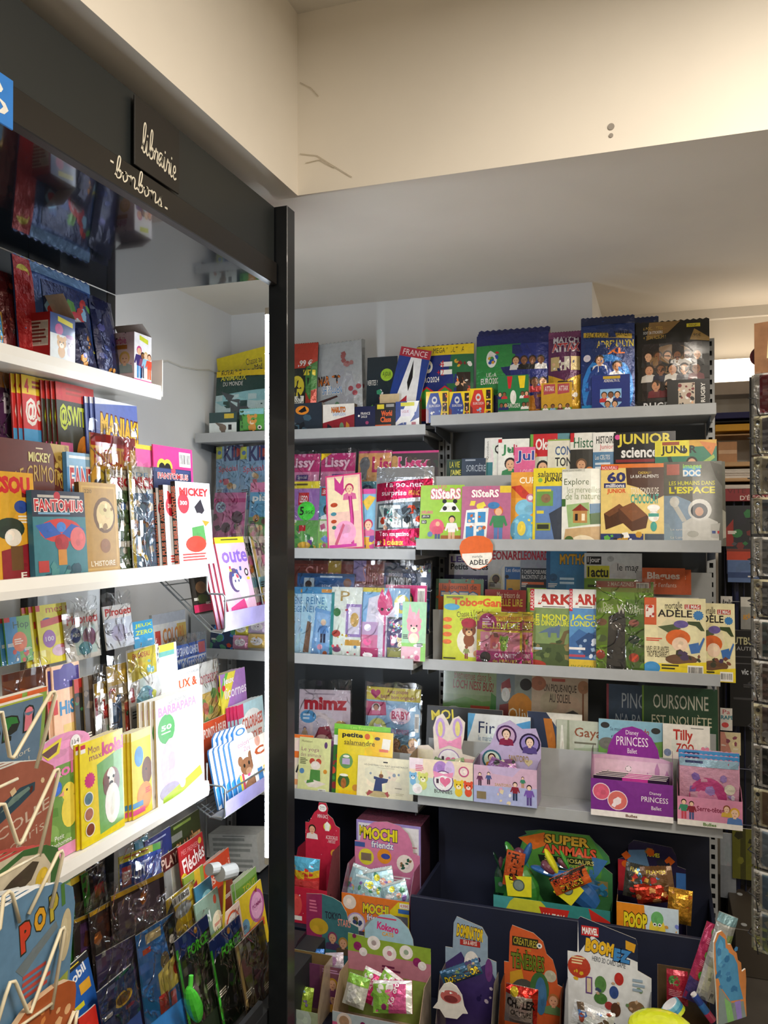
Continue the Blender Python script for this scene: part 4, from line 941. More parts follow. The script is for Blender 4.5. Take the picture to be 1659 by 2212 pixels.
M(R2f,1298,1434,1002,'yellow junior magazine with chocolate squares and chef hat','e3c878',[('r',0,0,1,.05,'d8742a'),('r',0,.02,.28,.07,'r'),('t','NOUVEAU',.02,.025,.26,.065,'w'),('p',[(.4,.05),(1,.05),(1,.4),(.85,.46),(.6,.3),(.42,.26)],'4a2a1c'),('t','60',.1,.1,.4,.23,'2a2f6a',.04),('r',.05,.24,.4,.3,'2a2f6a'),('t','millions',.08,.245,.38,.295,'w',.02),('t','JUNIOR',.1,.31,.4,.38,'d8502a',.03),('t','CADEAU !',.6,.1,.8,.13,'e8c84a'),('t','LA BAT-ALIMENTS',.48,.14,.92,.18,'w'),('t','TOUS FONDUS DE',.48,.3,.92,.38,'f0e8d8'),('t','CHOCOLAT',.48,.38,.92,.5,'2f9a8a',.025),
    ('p',[(.05,.62),(.3,.5),(.38,.55),(.36,.74),(.08,.82)],'4a2c1a'),('p',[(.05,.62),(.3,.5),(.38,.55),(.14,.66)],'6f4428'),('p',[(.28,.56),(.52,.48),(.76,.66),(.72,.8),(.5,.84),(.3,.7)],'54301c'),('p',[(.3,.56),(.52,.48),(.74,.64),(.5,.72)],'7c4c2c'),('c',.84,.66,.085,'f2efe6'),('e',.84,.55,.1,.04,'f6f4ee'),('r',.78,.55,.9,.6,'f6f4ee'),('r',.76,.62,.92,.66,'2f9a8a'),('e',.84,.78,.05,.06,'2f9a8a'),
    ('r',0,.87,.34,1,'2a3a6a'),('r',.36,.87,.68,1,'24306a'),('r',.7,.87,1,1,'3a4a5a'),('b',.02,.88,.98,.99,12,.05,['c8962a','4a7fb8','w','5fae4a','2a2a2a'])],off=3,mat=GLOSS)
M(R2f,1433,1560,997,'grey space magazine with waving astronaut and yellow title','6f7068',[('e',.1,.95,.7,.55,'8fa6bc'),('b',.1,.0,1,.2,6,.03,['c9c9bf','9a9a90']),('p',[(.8,.0),(1,.05),(1,.3),(.9,.2)],'55544c'),('r',.06,.03,.28,.16,'b8746a'),('r',.34,.06,.64,.18,'5aa0d8'),('t','images',.34,.03,.66,.1,'a8e06a',.02),('t','DOC',.34,.1,.64,.18,'f0f4f0',.05),('t','LES HUMAINS DANS',.1,.235,.88,.285,'e3e04a',.01),('t',"L'ESPACE",.1,.3,.88,.385,'eae23a',.035),('ast',.62,.58,.2),('t','Le système',.12,.8,.45,.83,'e4e4e0'),('t','La Lune',.12,.89,.34,.92,'e4e4e0'),('t','Mars',.12,.94,.28,.97,'e4e4e0')],off=1,mat=GLOSS)
M(R2f,1540,1566,997,'second copy of the grey space magazine sticking out behind','67685f',[('p',[(0,.5),(1,.6),(1,.9),(0,.95)],'b4b4a8')],off=0,mat=GLOSS)
# round sign clipped to this shelf's lip
TS = Tier((0,2.736,0),0,0)
a0,t0 = TS.st(996,1229); a1,t1 = TS.st(1069,1157)
W_,H_ = a1 - a0,t1 - t0
root = empty('shelf_sign',TS.mat((a0 + a1) / 2,t0,0.004,-3))
pts = [(x * W_ / 2,H_ / 2 + z * H_ / 2) for x,z in ((-.62,-.72),(-.3,-.95),(.1,-1),(.5,-.85),(.85,-.5),(.95,.05),(.98,.4),(.8,.75),(.45,.95),(0,1),(-.45,.95),(-.85,.72),(-1,.4),(-1,.1),(-.9,-.3))]
MB().prism(pts,0,.002,'e0682a','d8d2c4').build('board',PAPER,root)
pr = Print(W_,H_,lambda x,z,q: (x,-q - .0003,z),free=True)
pr.draw([('p',[(.06,.52),(.94,.52),(.95,.66),(.78,.88),(.55,.98),(.35,.96),(.2,.86),(.06,.64)],'f0ece0'),('t','mortelle',.36,.58,.66,.66,'2a2a2a'),('t','ADÈLE',.26,.68,.82,.87,'1f1d1c',.02)]); pr.build('print',PAPER,root)
tag(root,'round orange and white die-cut sign clipped to the shelf lip','sign')

# ================================================================== second shelf, corner bay
for k,(a,b) in enumerate(((476,533),(528,590))):
    M(L2b,a,b,962,'bagged blue cartoon magazine with navy letters, ' + ('beside the white corner','next to the light tube')[k],'8fb8d8',[('r',0,0,.22,.16,'d9e04a'),('c',.12,.08,.07,'3f7fc8'),('t','KID',.3,.0,1,.2,'24307a',.04),('r',.66,.02,1,.16,'c8402a'),('t','Spécial',.1,.26,.8,.36,'d8506a',.01),('b',.1,.38,.95,.98,16,.12,['e0b878','5a86c8','d8607a','f0e6d0','c89a5a'])],off=k,bag=True,btop=.04,roll=-4,group='bagged blue cartoon magazines by the white corner',bow=0)
LIS = [('r',0,0,1,.26,'d23a86'),('t','Lissy',.12,.05,.85,.24,'f6d2e2',dict(bold=.03,out=('a01a5a',.04))),('b',0,.0,1,.03,8,.05,['f0a0c8']),('r',.34,.3,.68,.38,'5a3a8f'),('t','Spécial',.38,.31,.64,.37,'w'),('b',.05,.4,.95,1,16,.12,['e9c8a0','8a5a3a','7fb6dd','f4e6ee','c85a9a'])]
M(L2b,616,690,981,'bagged pink horse magazine partly behind the post','e89ac0',LIS,bag=True,btop=.05,bow=0)
M(L2b,693,767,979,'bagged pink horse magazine with violet tag','e89ac0',LIS + [('p',[(0,0),(.3,0),(0,.1)],'y')],bag=True,btop=.06,off=1,bow=0)
M(L2b,774,845,974,'peach horse magazine with grey pony','e8b070',[('r',0,0,1,.03,'d23a86'),('t','Liss',.42,.08,1.1,.3,'c8206c',.03),('e',.2,.18,.16,.1,'8a8a8c'),('p',[(.1,.1),(.3,.08),(.26,.4),(.05,.4)],'7a7c80'),('r',0,.42,1,1,'5aa0b0'),('c',.3,.56,.2,'2f4a7a'),('c',.3,.56,.12,'b9d8e0'),('r',.62,.42,.95,.6,'3a5a5a')],off=1,bag=True,btop=.02,bow=0)
M(L2b,838,946,974,'pink and dark horse magazine in the corner bay, widest of the row','3a2a2c',[('r',0,0,1,.03,'d23a86'),('t','Lissy',.2,.08,.82,.3,'d8307c',dict(bold=.04,out=('f4c8dc',.03))),('e',.12,.16,.1,.1,'c89a5a'),('b',.0,.04,1,.32,12,.06,['2a3a2a','4a3a30','5a4a3a']),('r',.1,.34,.7,.44,'8fb6c8'),('r',.58,.34,.72,.42,'d9d24a'),('r',0,.48,1,1,'6a4a5a')],off=0,bow=0)
M(L2f,620,690,1040,'violet building-brick girls magazine with round green price sticker','a678b8',[('r',0,0,1,.1,'e8d83a'),('lines',.1,.03,.9,.08,1,'6a5a2a'),('r',.36,.16,.68,.34,'r'),('t','LEGO',.4,.2,.64,.3,'w',.03),('r',0,.55,1,1,'6fae5a'),('b',.05,.56,.95,.98,18,.1,['d86a9a','e8c84a','7a4a9e','3f8a4a','f0e6da']),('r',.42,.62,.62,.7,'r'),('e',.6,.9,.2,.05,'e0b83a'),('c',.62,.42,.27,'54dc4a'),('t','5',.42,.36,.55,.48,'k',.02),('t',',95€',.57,.41,.84,.47,'k')],bag=True,btop=.08,off=1,bow=0)
M(L2f,691,722,1051,'narrow building-brick magazine with boy on a blue cover','5aa0b8',[('r',.1,.02,.7,.14,'r'),('t','LEGO',.16,.045,.64,.115,'w',.02),('face',.62,.36,.3,'6a4028','2a1a14','f0f0f0'),('r',0,.5,1,1,'8fc06a'),('r',.1,.52,.7,.68,'e8e2d2'),('b',.1,.55,1,.98,10,.2,['c8608a','6a8fd0','e8d84a'])],off=2,bag=True,btop=.02,bow=0)
ROSE = [('r',.04,.02,.96,.98,'f0c8b8'),('r',.08,.05,.9,.5,'f4e0b8'),('p',[(.25,.02),(.4,.12),(.52,.0),(.5,.2),(.6,.16),(.45,.28),(.25,.2)],'c83a8a'),('face',.66,.2,.11,'f0c4a4','b82a5a','d86a9a'),('p',[(.62,.3),(.72,.3),(.76,.6),(.7,.95),(.62,.9),(.66,.6)],'a8206a'),('p',[(.66,.3),(.7,.3),(.74,.95),(.68,.97)],'d84aa0'),('e',.5,.78,.3,.16,'f2a8cc'),('p',[(.2,.92),(.45,.65),(.5,.68),(.26,.95)],'c8607a'),('e',.22,.4,.1,.03,'b8482a'),('e',.2,.52,.08,.025,'4a8a9a'),('e',.2,.62,.08,.025,'b8482a'),('e',.2,.7,.06,.025,'3a7a6a'),('r',.05,.93,.8,.97,'d84aa8')]
M(L2f,712,790,1024,'pink blister card with long magenta hair strand','d8407a',ROSE,off=3.2,name='toy_blister',cat='toy',roll=-5,mat=GLOSS,bow=0,yb=1187,th=.004)
M(L2f,780,816,1056,'doll magazine with golden unicorn over blue sky','7fb8dc',[('r',0,0,1,.08,'d84a9a'),('p',[(.1,.2),(.5,.1),(.9,.14),(.6,.26),(.4,.34)],'e8c040'),('face',.5,.56,.25,'f0c4a4','c02a5a','d86a9a'),('r',0,.75,1,1,'e8b03a'),('b',0,.7,1,1,8,.2,['d84a9a','7a4a9e','e8d84a'])],off=1,bow=0)
P(L2f,811,936,1010,'silver surprise pouch with crimson bands','b9bcc0',[('p',[(.02,.2),(.98,.14),(.98,.36),(.02,.42)],'b0204a'),('t','Ta pochette',.16,.18,.94,.27,'f4e4e8',.01),('t','surprise',.12,.29,.56,.37,'f4e4e8',.01),('t','PRINCESSES',.6,.29,.94,.35,'d8a83a'),('p',[(.05,.45),(.9,.42),(.92,.76),(.04,.76)],'5f6a70'),('r',.08,.47,.46,.74,'cfe0dc'),('t','Princesses',.12,.49,.42,.54,'4a7f86'),('b',.1,.56,.44,.73,8,.06,['b0402a','2f8a7a','f0c4a4']),('b',.55,.5,.9,.74,9,.08,['b0402a','2f8a7a','2a3034']),('p',[(.02,.78),(.98,.74),(.98,.95),(.02,.97)],'b0204a'),('t','Ton magazine',.1,.79,.62,.86,'f4e4e8',.01),('t','+ 3 cadeaux',.1,.88,.52,.95,'e8c03a',.015),('e',.76,.88,.12,.04,'6a2a2a'),('c',.76,.87,.045,'3a8f72')],off=2,mat=SILVER,name='surprise_bag',cat='bag',depth=.02,yb=1187)
# bagged magazines seen between the corner and the post
M(L2f,540,600,1042,'bagged pink and blue toy magazine beside the light tube','6ab0d4',[('r',0,0,1,.14,'e890b8'),('t','playm',.1,.17,1.2,.3,'w',.03),('r',0,.5,1,1,'5a9a4a'),('b',.05,.4,.95,.98,14,.12,['d8a04a','e890b8','7a4a3a','3f8fc8'])],bag=True,off=1,bow=0)
M(L2f,462,530,1064,'bagged pink toy magazine with long hairbrush in the corner','d87ab0',[('r',0,.1,1,.17,'c83a8a'),('c',.22,.25,.16,'b8d8e8'),('t','OO',.1,.21,.35,.29,'7a4a9e',.03),('b',0,.3,1,1,12,.15,['e8a0c8','f4d8e8','6a4a5a','c8508a'])],bag=True,off=2,bow=0)

# ================================================================== third shelf, free bay
M(R3b,960,1056,1197,'white and indigo classroom magazine with violet title','e4e2e6',[('r',0,0,.1,1,'3a3a4a'),('t','LES',.14,.04,.5,.16,'5a3a8f',.03),('t','Petits Quest',.14,.18,1.05,.32,'20202a',.03),('r',0,.4,1,1,'3f3a6a'),('t','Inventeurs -',.4,.44,.95,.52,'e4e2ee'),('e',.3,.7,.2,.12,'6a8a5a')])
for k,(a,b,lb) in enumerate(((1054,1128,'history booklet with red title and oval portrait'),(1124,1184,'dark masterpiece booklet with red title beside the myth magazine'))):
    art = [('t','LEONARD',.02,.0,1.02,.16,'b8283a',.03)]
    if k == 0: art += [('r',.5,.28,.98,1,'3f6fa8'),('t','Les dieux',.54,.3,.94,.37,'w'),('e',.24,.6,.22,.2,'d9cfa8'),('face',.24,.5,.1,'6a4a34','2a1a14','e4e2da'),('r',.55,.5,.95,1,'d8a84a'),('b',.56,.45,.94,.95,6,.08,['20242c','3a6a8a'])]
    else: art += [('r',.02,.3,.98,1,'2a2f38'),('t',"7 CHEFS-D'OEUVRE",.06,.33,.94,.4,'w'),('t','RACONTENT LEUR',.06,.42,.94,.49,'w'),('lines',.06,.54,.9,.62,1,'d86a3a'),('r',.6,.78,.95,.9,'4a4a50')]
    M(R3b,a,b,1190,lb,'dad8d2' if k == 0 else '9aa0a8',art,off=k)
M(R3b,1180,1267,1189,'blue mythology magazine with gold title','3f7fa8',[('r',0,0,.1,1,'2a5a80'),('t','MYTHO',.34,.06,1.02,.24,'d8a22a',dict(bold=.03,out=('3a2a10',.03))),('c',.18,.46,.1,'2f5a7a'),('lines',.34,.46,.9,.6,2,'c9e0ea'),('p',[(0,.8),(.3,.68),(.6,.74),(.6,1),(0,1)],'8a4a34'),('p',[(.4,.74),(.7,.68),(.9,.8),(.8,1),(.4,1)],'1f1c1c')],off=2)
M(R3b,1262,1387,1195,'white and green news magazine for children','dfe0da',[('r',.04,.06,.3,.2,'20201e'),('t','1jour',.06,.07,.28,.19,'w',.02),('t','1actu',.06,.24,.42,.42,'20201e',.03),('r',.04,.22,.44,.44,'dcd83a'),('t','1actu',.06,.24,.42,.42,'20201e',.03),('e',.46,.1,.06,.05,'b9b9b4'),('t','le mag',.58,.18,.94,.34,'2a2a2a',.0),('r',0,.44,.92,1,'7fa83a'),('r',.62,.5,.8,.6,'dfe6d0'),('lines',.06,.55,.3,.9,4,'3a4a20'),('r',.9,.3,1,1,'c9c9c2')],off=3)
for k in range(2):
    M(R3b,1387 + 12 * k,1480 + 13 * k,1227 + 3 * k,('front' if k == 0 else 'rear') + ' orange joke book with white letters','d8622e',[('t','Blagues',.12,.16,.88,.5,'f6e4d4',.03),('t',"pour l'enfants",.1,.56,.8,.78,'f6e4d4')],off=5 - 1.4 * k,name='paperback',cat='book',th=.009,group='orange joke books on the third shelf',yb=1284)
M(R3m,941,1044,1251,'orange comic journal with turquoise mottled rim','6f8f72',[('b',0,0,1,.5,40,.035,['d86a2a','3f7a6a','8a3a2a','c9b04a']),('r',.06,.08,.94,.75,'e0662a'),('t','le journal de',.14,.1,.86,.22,'4a2a1c'),('t','TOTO',.12,.24,.9,.5,'f8ecd8',dict(bold=.05,out=('3a7fb0',.06)))],off=1)
M(R3m,1047,1136,1274,'red early reader with cream title','a8302a',[('t','Mes trésors de',.3,.05,.85,.18,'f0d8b8'),('t','BELLE LIRE',.3,.2,.92,.36,'e8d04a',.02),('c',.15,.3,.1,'c85a3a')],off=2)
M(R3m,1138,1180,1270,'green edged reader behind the archaeology magazine','8fb83a',[('t','R',.1,.1,.8,.3,'d8e04a')],off=1)
M(R3f,957,1082,1286,'lime yellow toddler magazine with bear in red cap','cfd83a',[('r',.05,.02,.35,.05,'8a8a3a'),('t','TobogGan',.16,.04,1.0,.2,'e0622a',.04),('t',"Chasse à l'oeuf",.24,.22,.7,.31,'3a2a1c',dict(rot=8)),('t','mystère',.3,.31,.62,.39,'3a2a1c',dict(rot=6)),('e',.15,.18,.14,.05,'5ab0d8'),('c',.52,.68,.27,'f0ead8'),('ani',.46,.52,.12,'8a4a26','e0b88a'),('e',.45,.41,.13,.07,'a8283a'),('fig',.42,.94,.2,'8a4a26','8a4a26','8f9a5a','8a2a3a'),('c',.6,.86,.06,'e0a070')] + [('e',.08,.37 + .11 * k,.08,.035,'e8742a') for k in range(4)] + [('lines',.02,.93,.3,.97,1,'4a4a1a')],off=0)
PREM = [('r',0,0,1,.08,'e8d83a'),('t','premiers',.3,.05,.98,.18,'d8842a',.01),('t','à LIRE',.3,.2,.94,.32,'b8c83a',.02),('r',0,.18,1,.34,'a8285a'),('t','BELLE à LIRE',.12,.2,.95,.32,'e8e04a',.02),('c',.24,.2,.2,'b82a7a'),('lines',.12,.13,.36,.27,3,'f0d0e4'),('r',.08,.38,.95,.74,'e89ab0'),('r',.3,.42,.55,.7,'d8706a'),('ani',.6,.54,.1,'8fb83a','c9e06a'),('b',.1,.4,.9,.72,8,.07,['f0d0c0','c85a7a','7a3a2a']),('r',0,.74,1,1,'b82a7a'),('t','CARNET',.4,.78,.85,.86,'f4e4ee',.02),('t','de BEAUTÉ',.36,.88,.9,.95,'e8d84a',.02),('c',.2,.86,.12,'2a1c1c')]
M(R3f,1118,1152,1322,'second copy of the bagged yellow and pink reader','e0cc3a',PREM,off=1,bag=True,btop=.03,bow=0)
M(R3f,1030,1128,1322,'bagged yellow and pink reader with gift notebook','e0cc3a',PREM,off=3.4,bag=True,btop=.06,bow=0,spine='e8d83a')
ARK = lambda t1,t2,body: [('r',0,0,.1,.28,'c8283a'),('t','ARKEO',.01,.02,.09,.26,'w',dict(rot=90)),('r',.1,0,1,.24,'ecebe4'),('t','ARKEO',.18,.06,1.5,.2,'b8322a',.04),('lines',.3,.22,.9,.24,1,'4a4a44'),('t',t1,.04,.32,1.0,.4,'d8d83a',.02),('t',t2,.04,.4,1.0,.47,'d8d83a',.02)] + body
M(R3f,1145,1236,1273,'green archaeology magazine with dinosaurs','7a8f5a',[e for e in ARK('LE MONDE','DES DINOSAURES',[('dino',.55,.5,.22,'5a6f8a'),('dino',.6,.7,.28,'6a5a3a'),('r',0,.7,1,1,'4a5a34'),('b',0,.66,1,.92,14,.1,['3a4a2a','6a7a44','8a7a4a']),('r',0,.75,.3,.78,'c8d8e4'),('e',.1,.97,.3,.06,'a83a2a'),('t','LA CRÉATION',.02,.755,.28,.775,'2a4a6a')])],off=0)
M(R3f,1230,1300,1273,'blue archaeology magazine with snarling wolf','5a8fc0',ARK('JACK','LONDON',[('p',[(0,.62),(.3,.5),(.6,.56),(1,.5),(1,.9),(0,.9)],'3f6aa0'),('p',[(.2,.66),(.6,.54),(1,.6),(1,.82),(.5,.84)],'2a4a78'),('b',.3,.62,1,.84,12,.09,['d8e0ea','24385a','9ab4d0']),('r',0,.73,.5,.76,'e8e4e0'),('r',0,.82,.5,.85,'b84a5a'),('r',0,.88,1,1,'d8b83a'),('t','EN CADEAU',.06,.95,.8,.98,'3a6a2a')]),off=1)
DOC2 = [('r',0,0,1,.16,'8fae3a'),('t','Doc',.1,.06,.45,.14,'f0f4e0',.0),('t','WAPITI',.08,.14,.6,.2,'f0f4e0',.0),('e',.2,.42,.18,.06,'9a6a4a'),('r',0,.5,.4,.56,'2a3a1a'),('e',.2,.66,.16,.06,'2f4a2a'),('e',.2,.82,.18,.06,'c8482a')]
M(R3f,1352,1398,1288,'green wildlife magazine tucked behind the bagged pair','6f9a34',DOC2 + [('r',.4,.2,1,1,'5a7a3a')],off=1.2)
M(R3f,1288,1412,1256,'bagged pair of green wildlife magazines with gorilla photo','7fae2e',[('r',0,0,.95,.07,'a8402a'),('t','2 MAGAZINES',.2,.01,.66,.055,'f0e8d8',.01),('bar',.7,.01,.92,.1),('r',0,.07,1,.12,'8a9a3a'),('r',0,.16,.45,1,'86b030'),('t','Doc',.12,.24,.3,.3,'eef2de'),('t','WAPITI',.02,.3,.3,.36,'eef2de',.01),('t','W',.36,.26,.52,.36,'f6f6f0',.03),('p',[(.22,.4),(.5,.3),(.52,.98),(.18,.98)],'3a3a3c'),('e',.38,.46,.16,.1,'4a4a4c'),('e',.36,.5,.09,.05,'6a645e'),('e',.1,.46,.09,.04,'9a6a4a'),('e',.1,.64,.09,.04,'6a8a4a'),('e',.08,.82,.08,.05,'c8482a'),('r',.52,.2,1,1,'5f8a2e'),('t','Doc',.58,.25,.75,.3,'eef2de'),('t','WAPITI',.56,.3,.84,.36,'eef2de'),('e',.66,.46,.09,.04,'b8746a'),('e',.66,.64,.1,.05,'2a4a3a'),('e',.66,.84,.09,.05,'c8482a')],off=2.6,bag=True,btop=.05,bow=0)
ADE = [('r',0,0,.2,.36,'c85a34'),('r',.02,.1,.16,.26,'e8dcd0'),('b',.03,.11,.15,.25,6,.02,['a83a3a']),('t','mortelle',.34,.05,.62,.14,'2a2020',dict(rot=4)),('t','ADÈLE',.22,.13,.78,.25,'201c1c',.02),('r',.66,.08,.92,.14,'b8322a'),('t','LE MAG',.68,.085,.9,.135,'w',.02),('star',.88,.22,.09,12,'3f7fb8'),('e',.1,.12,.04,.02,'c83a2a'),('p',[(.22,.38),(.5,.34),(.6,.4),(.4,.46)],'4a5a3a'),('e',.6,.34,.12,.05,'6a5a9a'),('p',[(.7,.3),(.9,.3),(.98,.42),(.92,.42),(.84,.36),(.72,.34)],'3a4a2a'),('e',.6,.8,.26,.07,'6a4a34'),('e',.55,.52,.2,.11,'d8662a'),('e',.58,.6,.13,.09,'f0d0b4'),('p',[(.72,.6),(.88,.57),(.9,.7),(.76,.72)],'3f6fb0'),('p',[(.88,.62),(.96,.5),(.98,.52),(.9,.68)],'3f6fb0'),('b',.55,.7,.98,.88,8,.06,['4a3a5a','7a4a3a','3a3a2a']),('lines',.03,.53,.3,.58,2,'d8503a'),('t','VIVE LES PLANTES',.03,.64,.4,.71,'2a2018'),('t','TROP BIZARRES !',.04,.71,.4,.78,'2a2018'),('p',[(.0,.86),(.55,.86),(.7,.84),(1,.82),(1,1),(0,1)],'e8d02a'),('e',.12,.92,.14,.08,'3f8fc8'),('lines',.28,.87,.6,.95,2,'3a3a1a'),('bar',.7,.87,.95,.99)]
M(R3f,1392,1525,1292,'cream and yellow comic magazine with red-haired girl and watering can','e6dcae',ADE,off=3.2,mat=GLOSS)
M(R3f,1478,1588,1303,'second copy of the red-haired girl comic overhanging the shelf end','e6dcae',ADE,off=1.6,mat=GLOSS,yb=1472)
M(R3m,1395,1510,1290,'pale blue edged booklet behind the red-haired girl comic','5f8fc0',[('r',0,0,1,.06,'e4e4de')],off=1)

# ================================================================== third shelf, corner bay
for k,(a,b) in enumerate(((612,766),(763,832))):
    M(L3b,a,b,1211,('bagged brick red slime magazine with ochre panel','bagged brick red slime magazine with mauve panel')[k],'8a3a2a',[('r',0,0,1,.05,'6a2a20'),('r',.62 if k == 0 else .0,.0,.8 if k == 0 else .4,.3,'b89a3a' if k == 0 else '9a8ab8'),('t','Slime',.3,.08,.95,.34,'e0a09a',-.01)],off=k,bag=True,btop=.02,group='brick red slime magazines',bow=0)
M(L3b,829,930,1216,'bagged dark blue comic magazine with large white letters','274a7a',[('r',0,0,1,.15,'20304a'),('b',.3,.0,1,.14,10,.05,['b84a5a','e0c03a','3f8a5a','d8d8d8']),('t','miraculous',.1,.13,.4,.2,'e4e4e8'),('p',[(.04,.18),(.6,.22),(.6,.42),(.04,.38)],'16202c'),('t','LADYBUG',.08,.21,.58,.38,'e8ecf0',.03),('t','YOU',.68,.3,.94,.44,'d8e0ea',.03),('e',.8,.6,.22,.14,'3f6fc0'),('b',.3,.5,1,1,12,.1,['a02a3a','1c2638','4a86c8','c8a24a'])],off=2,bag=True,btop=.04,bow=0)
M(L3b,640,764,1239,'bagged blue film magazine standing behind the snow magazines','2f6fae',[('r',0,0,1,.06,'24588a'),('r',.12,.08,.3,.3,'c9d8e0'),('e',.2,.2,.06,.07,'4a3a34'),('lines',.4,.04,.8,.1,1,'d8e8f2'),('t','REINE',.44,.2,.6,.27,'e4f0f8'),('t','NEIGES',.42,.28,.64,.36,'e4f0f8'),('e',.88,.16,.07,.08,'9a6a4a')],off=3,bag=True,btop=.03,bow=0)
SNOW = [('r',0,0,1,.1,'4f9ac8'),('r',.6,.03,1,.08,'e0a04a'),('t','LA',.36,.1,.44,.14,'3f86b8'),('t','REINE',.14,.15,.7,.25,'3f86b8',.0),('t','DES',.2,.25,.3,.28,'3f86b8'),('t','NEIGES',.06,.28,.8,.37,'3f86b8',.0),('e',.3,.7,.2,.2,'b8d8ea'),('p',[(.1,.95),(.2,.5),(.34,.5),(.28,.95)],'8a6a54'),('b',.0,.45,1,1,10,.08,['d8eaf4','8fc0dc','eef6fa'])]
M(L3f,628,664,1268,'first copy of the bagged pale blue snow magazine','bfe0ee',SNOW,off=.6,bag=True,btop=.03,bow=0)
M(L3f,652,722,1268,'bagged pale blue snow magazine with toy pack','bfe0ee',SNOW + [('p',[(.45,.3),(1,.36),(1,1),(.34,1)],'7fb0dc'),('p',[(.5,.36),(.95,.4),(.9,.8),(.45,.78)],'9cc4e8'),('fig',.7,.8,.34,'f0d0b8','e8e0c8','5a8fc8'),('c',.62,.86,.08,'d89ab0'),('c',.78,.95,.07,'b8602a')],off=2.4,bag=True,btop=.03,bow=0)
M(L3f,716,782,1268,'bagged white unicorn magazine with jewellery gift','e9efe6',[('r',0,.08,.1,1,'2f9a9a'),('t','P',.3,.06,.6,.2,'b89a4a',.0),('r',.5,.24,1,.7,'a88ac8'),('r',.58,.28,.95,.66,'e6e0ee'),('e',.78,.46,.14,.1,'d8b45a'),('e',.2,.36,.12,.06,'3f8a4a'),('e',.2,.66,.14,.05,'c84a3a'),('e',.24,.88,.14,.04,'8a3a6a'),('r',.5,.74,1,.82,'d8a83a'),('b',.1,.3,.9,.95,10,.05,['c84a5a','3f8ab8','d8b83a'])],off=3.4,bag=True,btop=.07,bow=0)
BUN = [('r',0,0,.5,.06,'e8d83a'),('p',[(0,.06),(.72,.08),(.72,.5),(0,.5)],'8fc4e8'),('p',[(.2,.15),(.4,.1),(.6,.15),(.72,.3),(.72,1),(.1,1)],'e8e4f0'),('r',0,.48,.4,.66,'d8b8dc'),('r',0,.66,.4,.84,'e88ab4'),('r',0,.84,.42,1,'d0207c')]
M(L3f,832,921,1264,'magenta magazine behind the pink bunny pack','d02a7c',[('c',.45,.2,.24,'2a2a2a'),('c',.45,.2,.19,'e8d84a'),('t','nis',.5,.28,.8,.4,'w',.03),('bar',.78,.04,.96,.26)],off=-1.4,bow=0)
bn = M(L3f,774,884,1270,'pink bunny magazine pack with carrot-pink pen and notebook','9cc8e8',BUN + [('p',[(.38,.18),(.46,.0),(.52,.12),(.58,.0),(.66,.16),(.68,.28),(.6,.38),(.46,.38),(.38,.3)],'e83a8a'),('c',.47,.3,.03,'k'),('c',.6,.3,.03,'k'),('r',.51,.38,.55,.95,'d84a96'),('e',.85,.22,.15,.13,'e8dc3a'),('ani',.85,.2,.06,'7fa8d8','f0d0d8'),('r',.58,.4,.96,.96,'4a3a7a'),('r',.6,.4,.94,.43,'2a3a3a'),('b',.6,.46,.94,.72,18,.025,['e8d84a','e86aa8','6ac8d8','f0f0f0','8a5ac8']),('ani',.7,.7,.055,'e88ab4','f4d0dc'),('ani',.84,.72,.055,'e8d8a0','f4ead0'),('r',.6,.82,.94,.95,'8a8a3a'),('e',.2,.56,.07,.05,'f2eef4'),('e',.2,.76,.08,.05,'e05a96'),('e',.22,.94,.1,.035,'f0eef2')],off=3,bag=True,btop=.04,copies=2,cstep=(-.012,-.005),group='pink bunny magazine packs',bow=0)
M(L3f,868,920,1300,'green bunny magazine hanging over the shelf lip','a8d8b0',[('p',[(.2,.35),(.3,.02),(.5,.3),(.7,.1),(.75,.4)],'f0a8bc'),('ani',.5,.42,.3,'f0a0b4','f8e8d0'),('e',.5,.62,.2,.09,'f4ecd0'),('r',0,.7,1,1,'8fcf6a'),('r',0,.76,.8,1,'e8b8c8'),('b',.05,.78,.75,.98,6,.1,['9a9ab0','f0f0f0','d86a9a']),('e',.7,.74,.2,.03,'f2f0f6')],off=4.6,yb=1428,bow=0)
# unicorn packets on the corner end of the shelf
for k,(a,b,y0,y1,c) in enumerate(((505,538,1344,1372,'d8d04a'),(537,575,1340,1368,'c8b8d8'),(503,536,1373,1402,'d898b8'),(536,575,1370,1400,'d8b86a'))):
    P(L3f,a,b,y0,('yellow','lilac','pink','gold')[k] + ' unicorn sticker packet under the wire basket',c,[('e',.5,.5,.34,.3,'f0eef0'),('e',.5,.5,.24,.2,'e0dce4'),('p',[(.4,.3),(.5,.1),(.56,.3)],'d8a84a'),('c',.42,.48,.03,'k'),('c',.58,.48,.03,'k')],yb=y1,depth=.006,off=2 if k > 1 else .5,name='sticker_packet')
M(L3f,452,505,1350,'dark glossy toy magazine under the wire basket','2a3a5a',[('b',0,0,1,1,14,.15,['b8402a','3f7fc8','24305a','4a8a6a'])],off=1,yb=1402,mat=GLOSS,bow=0)

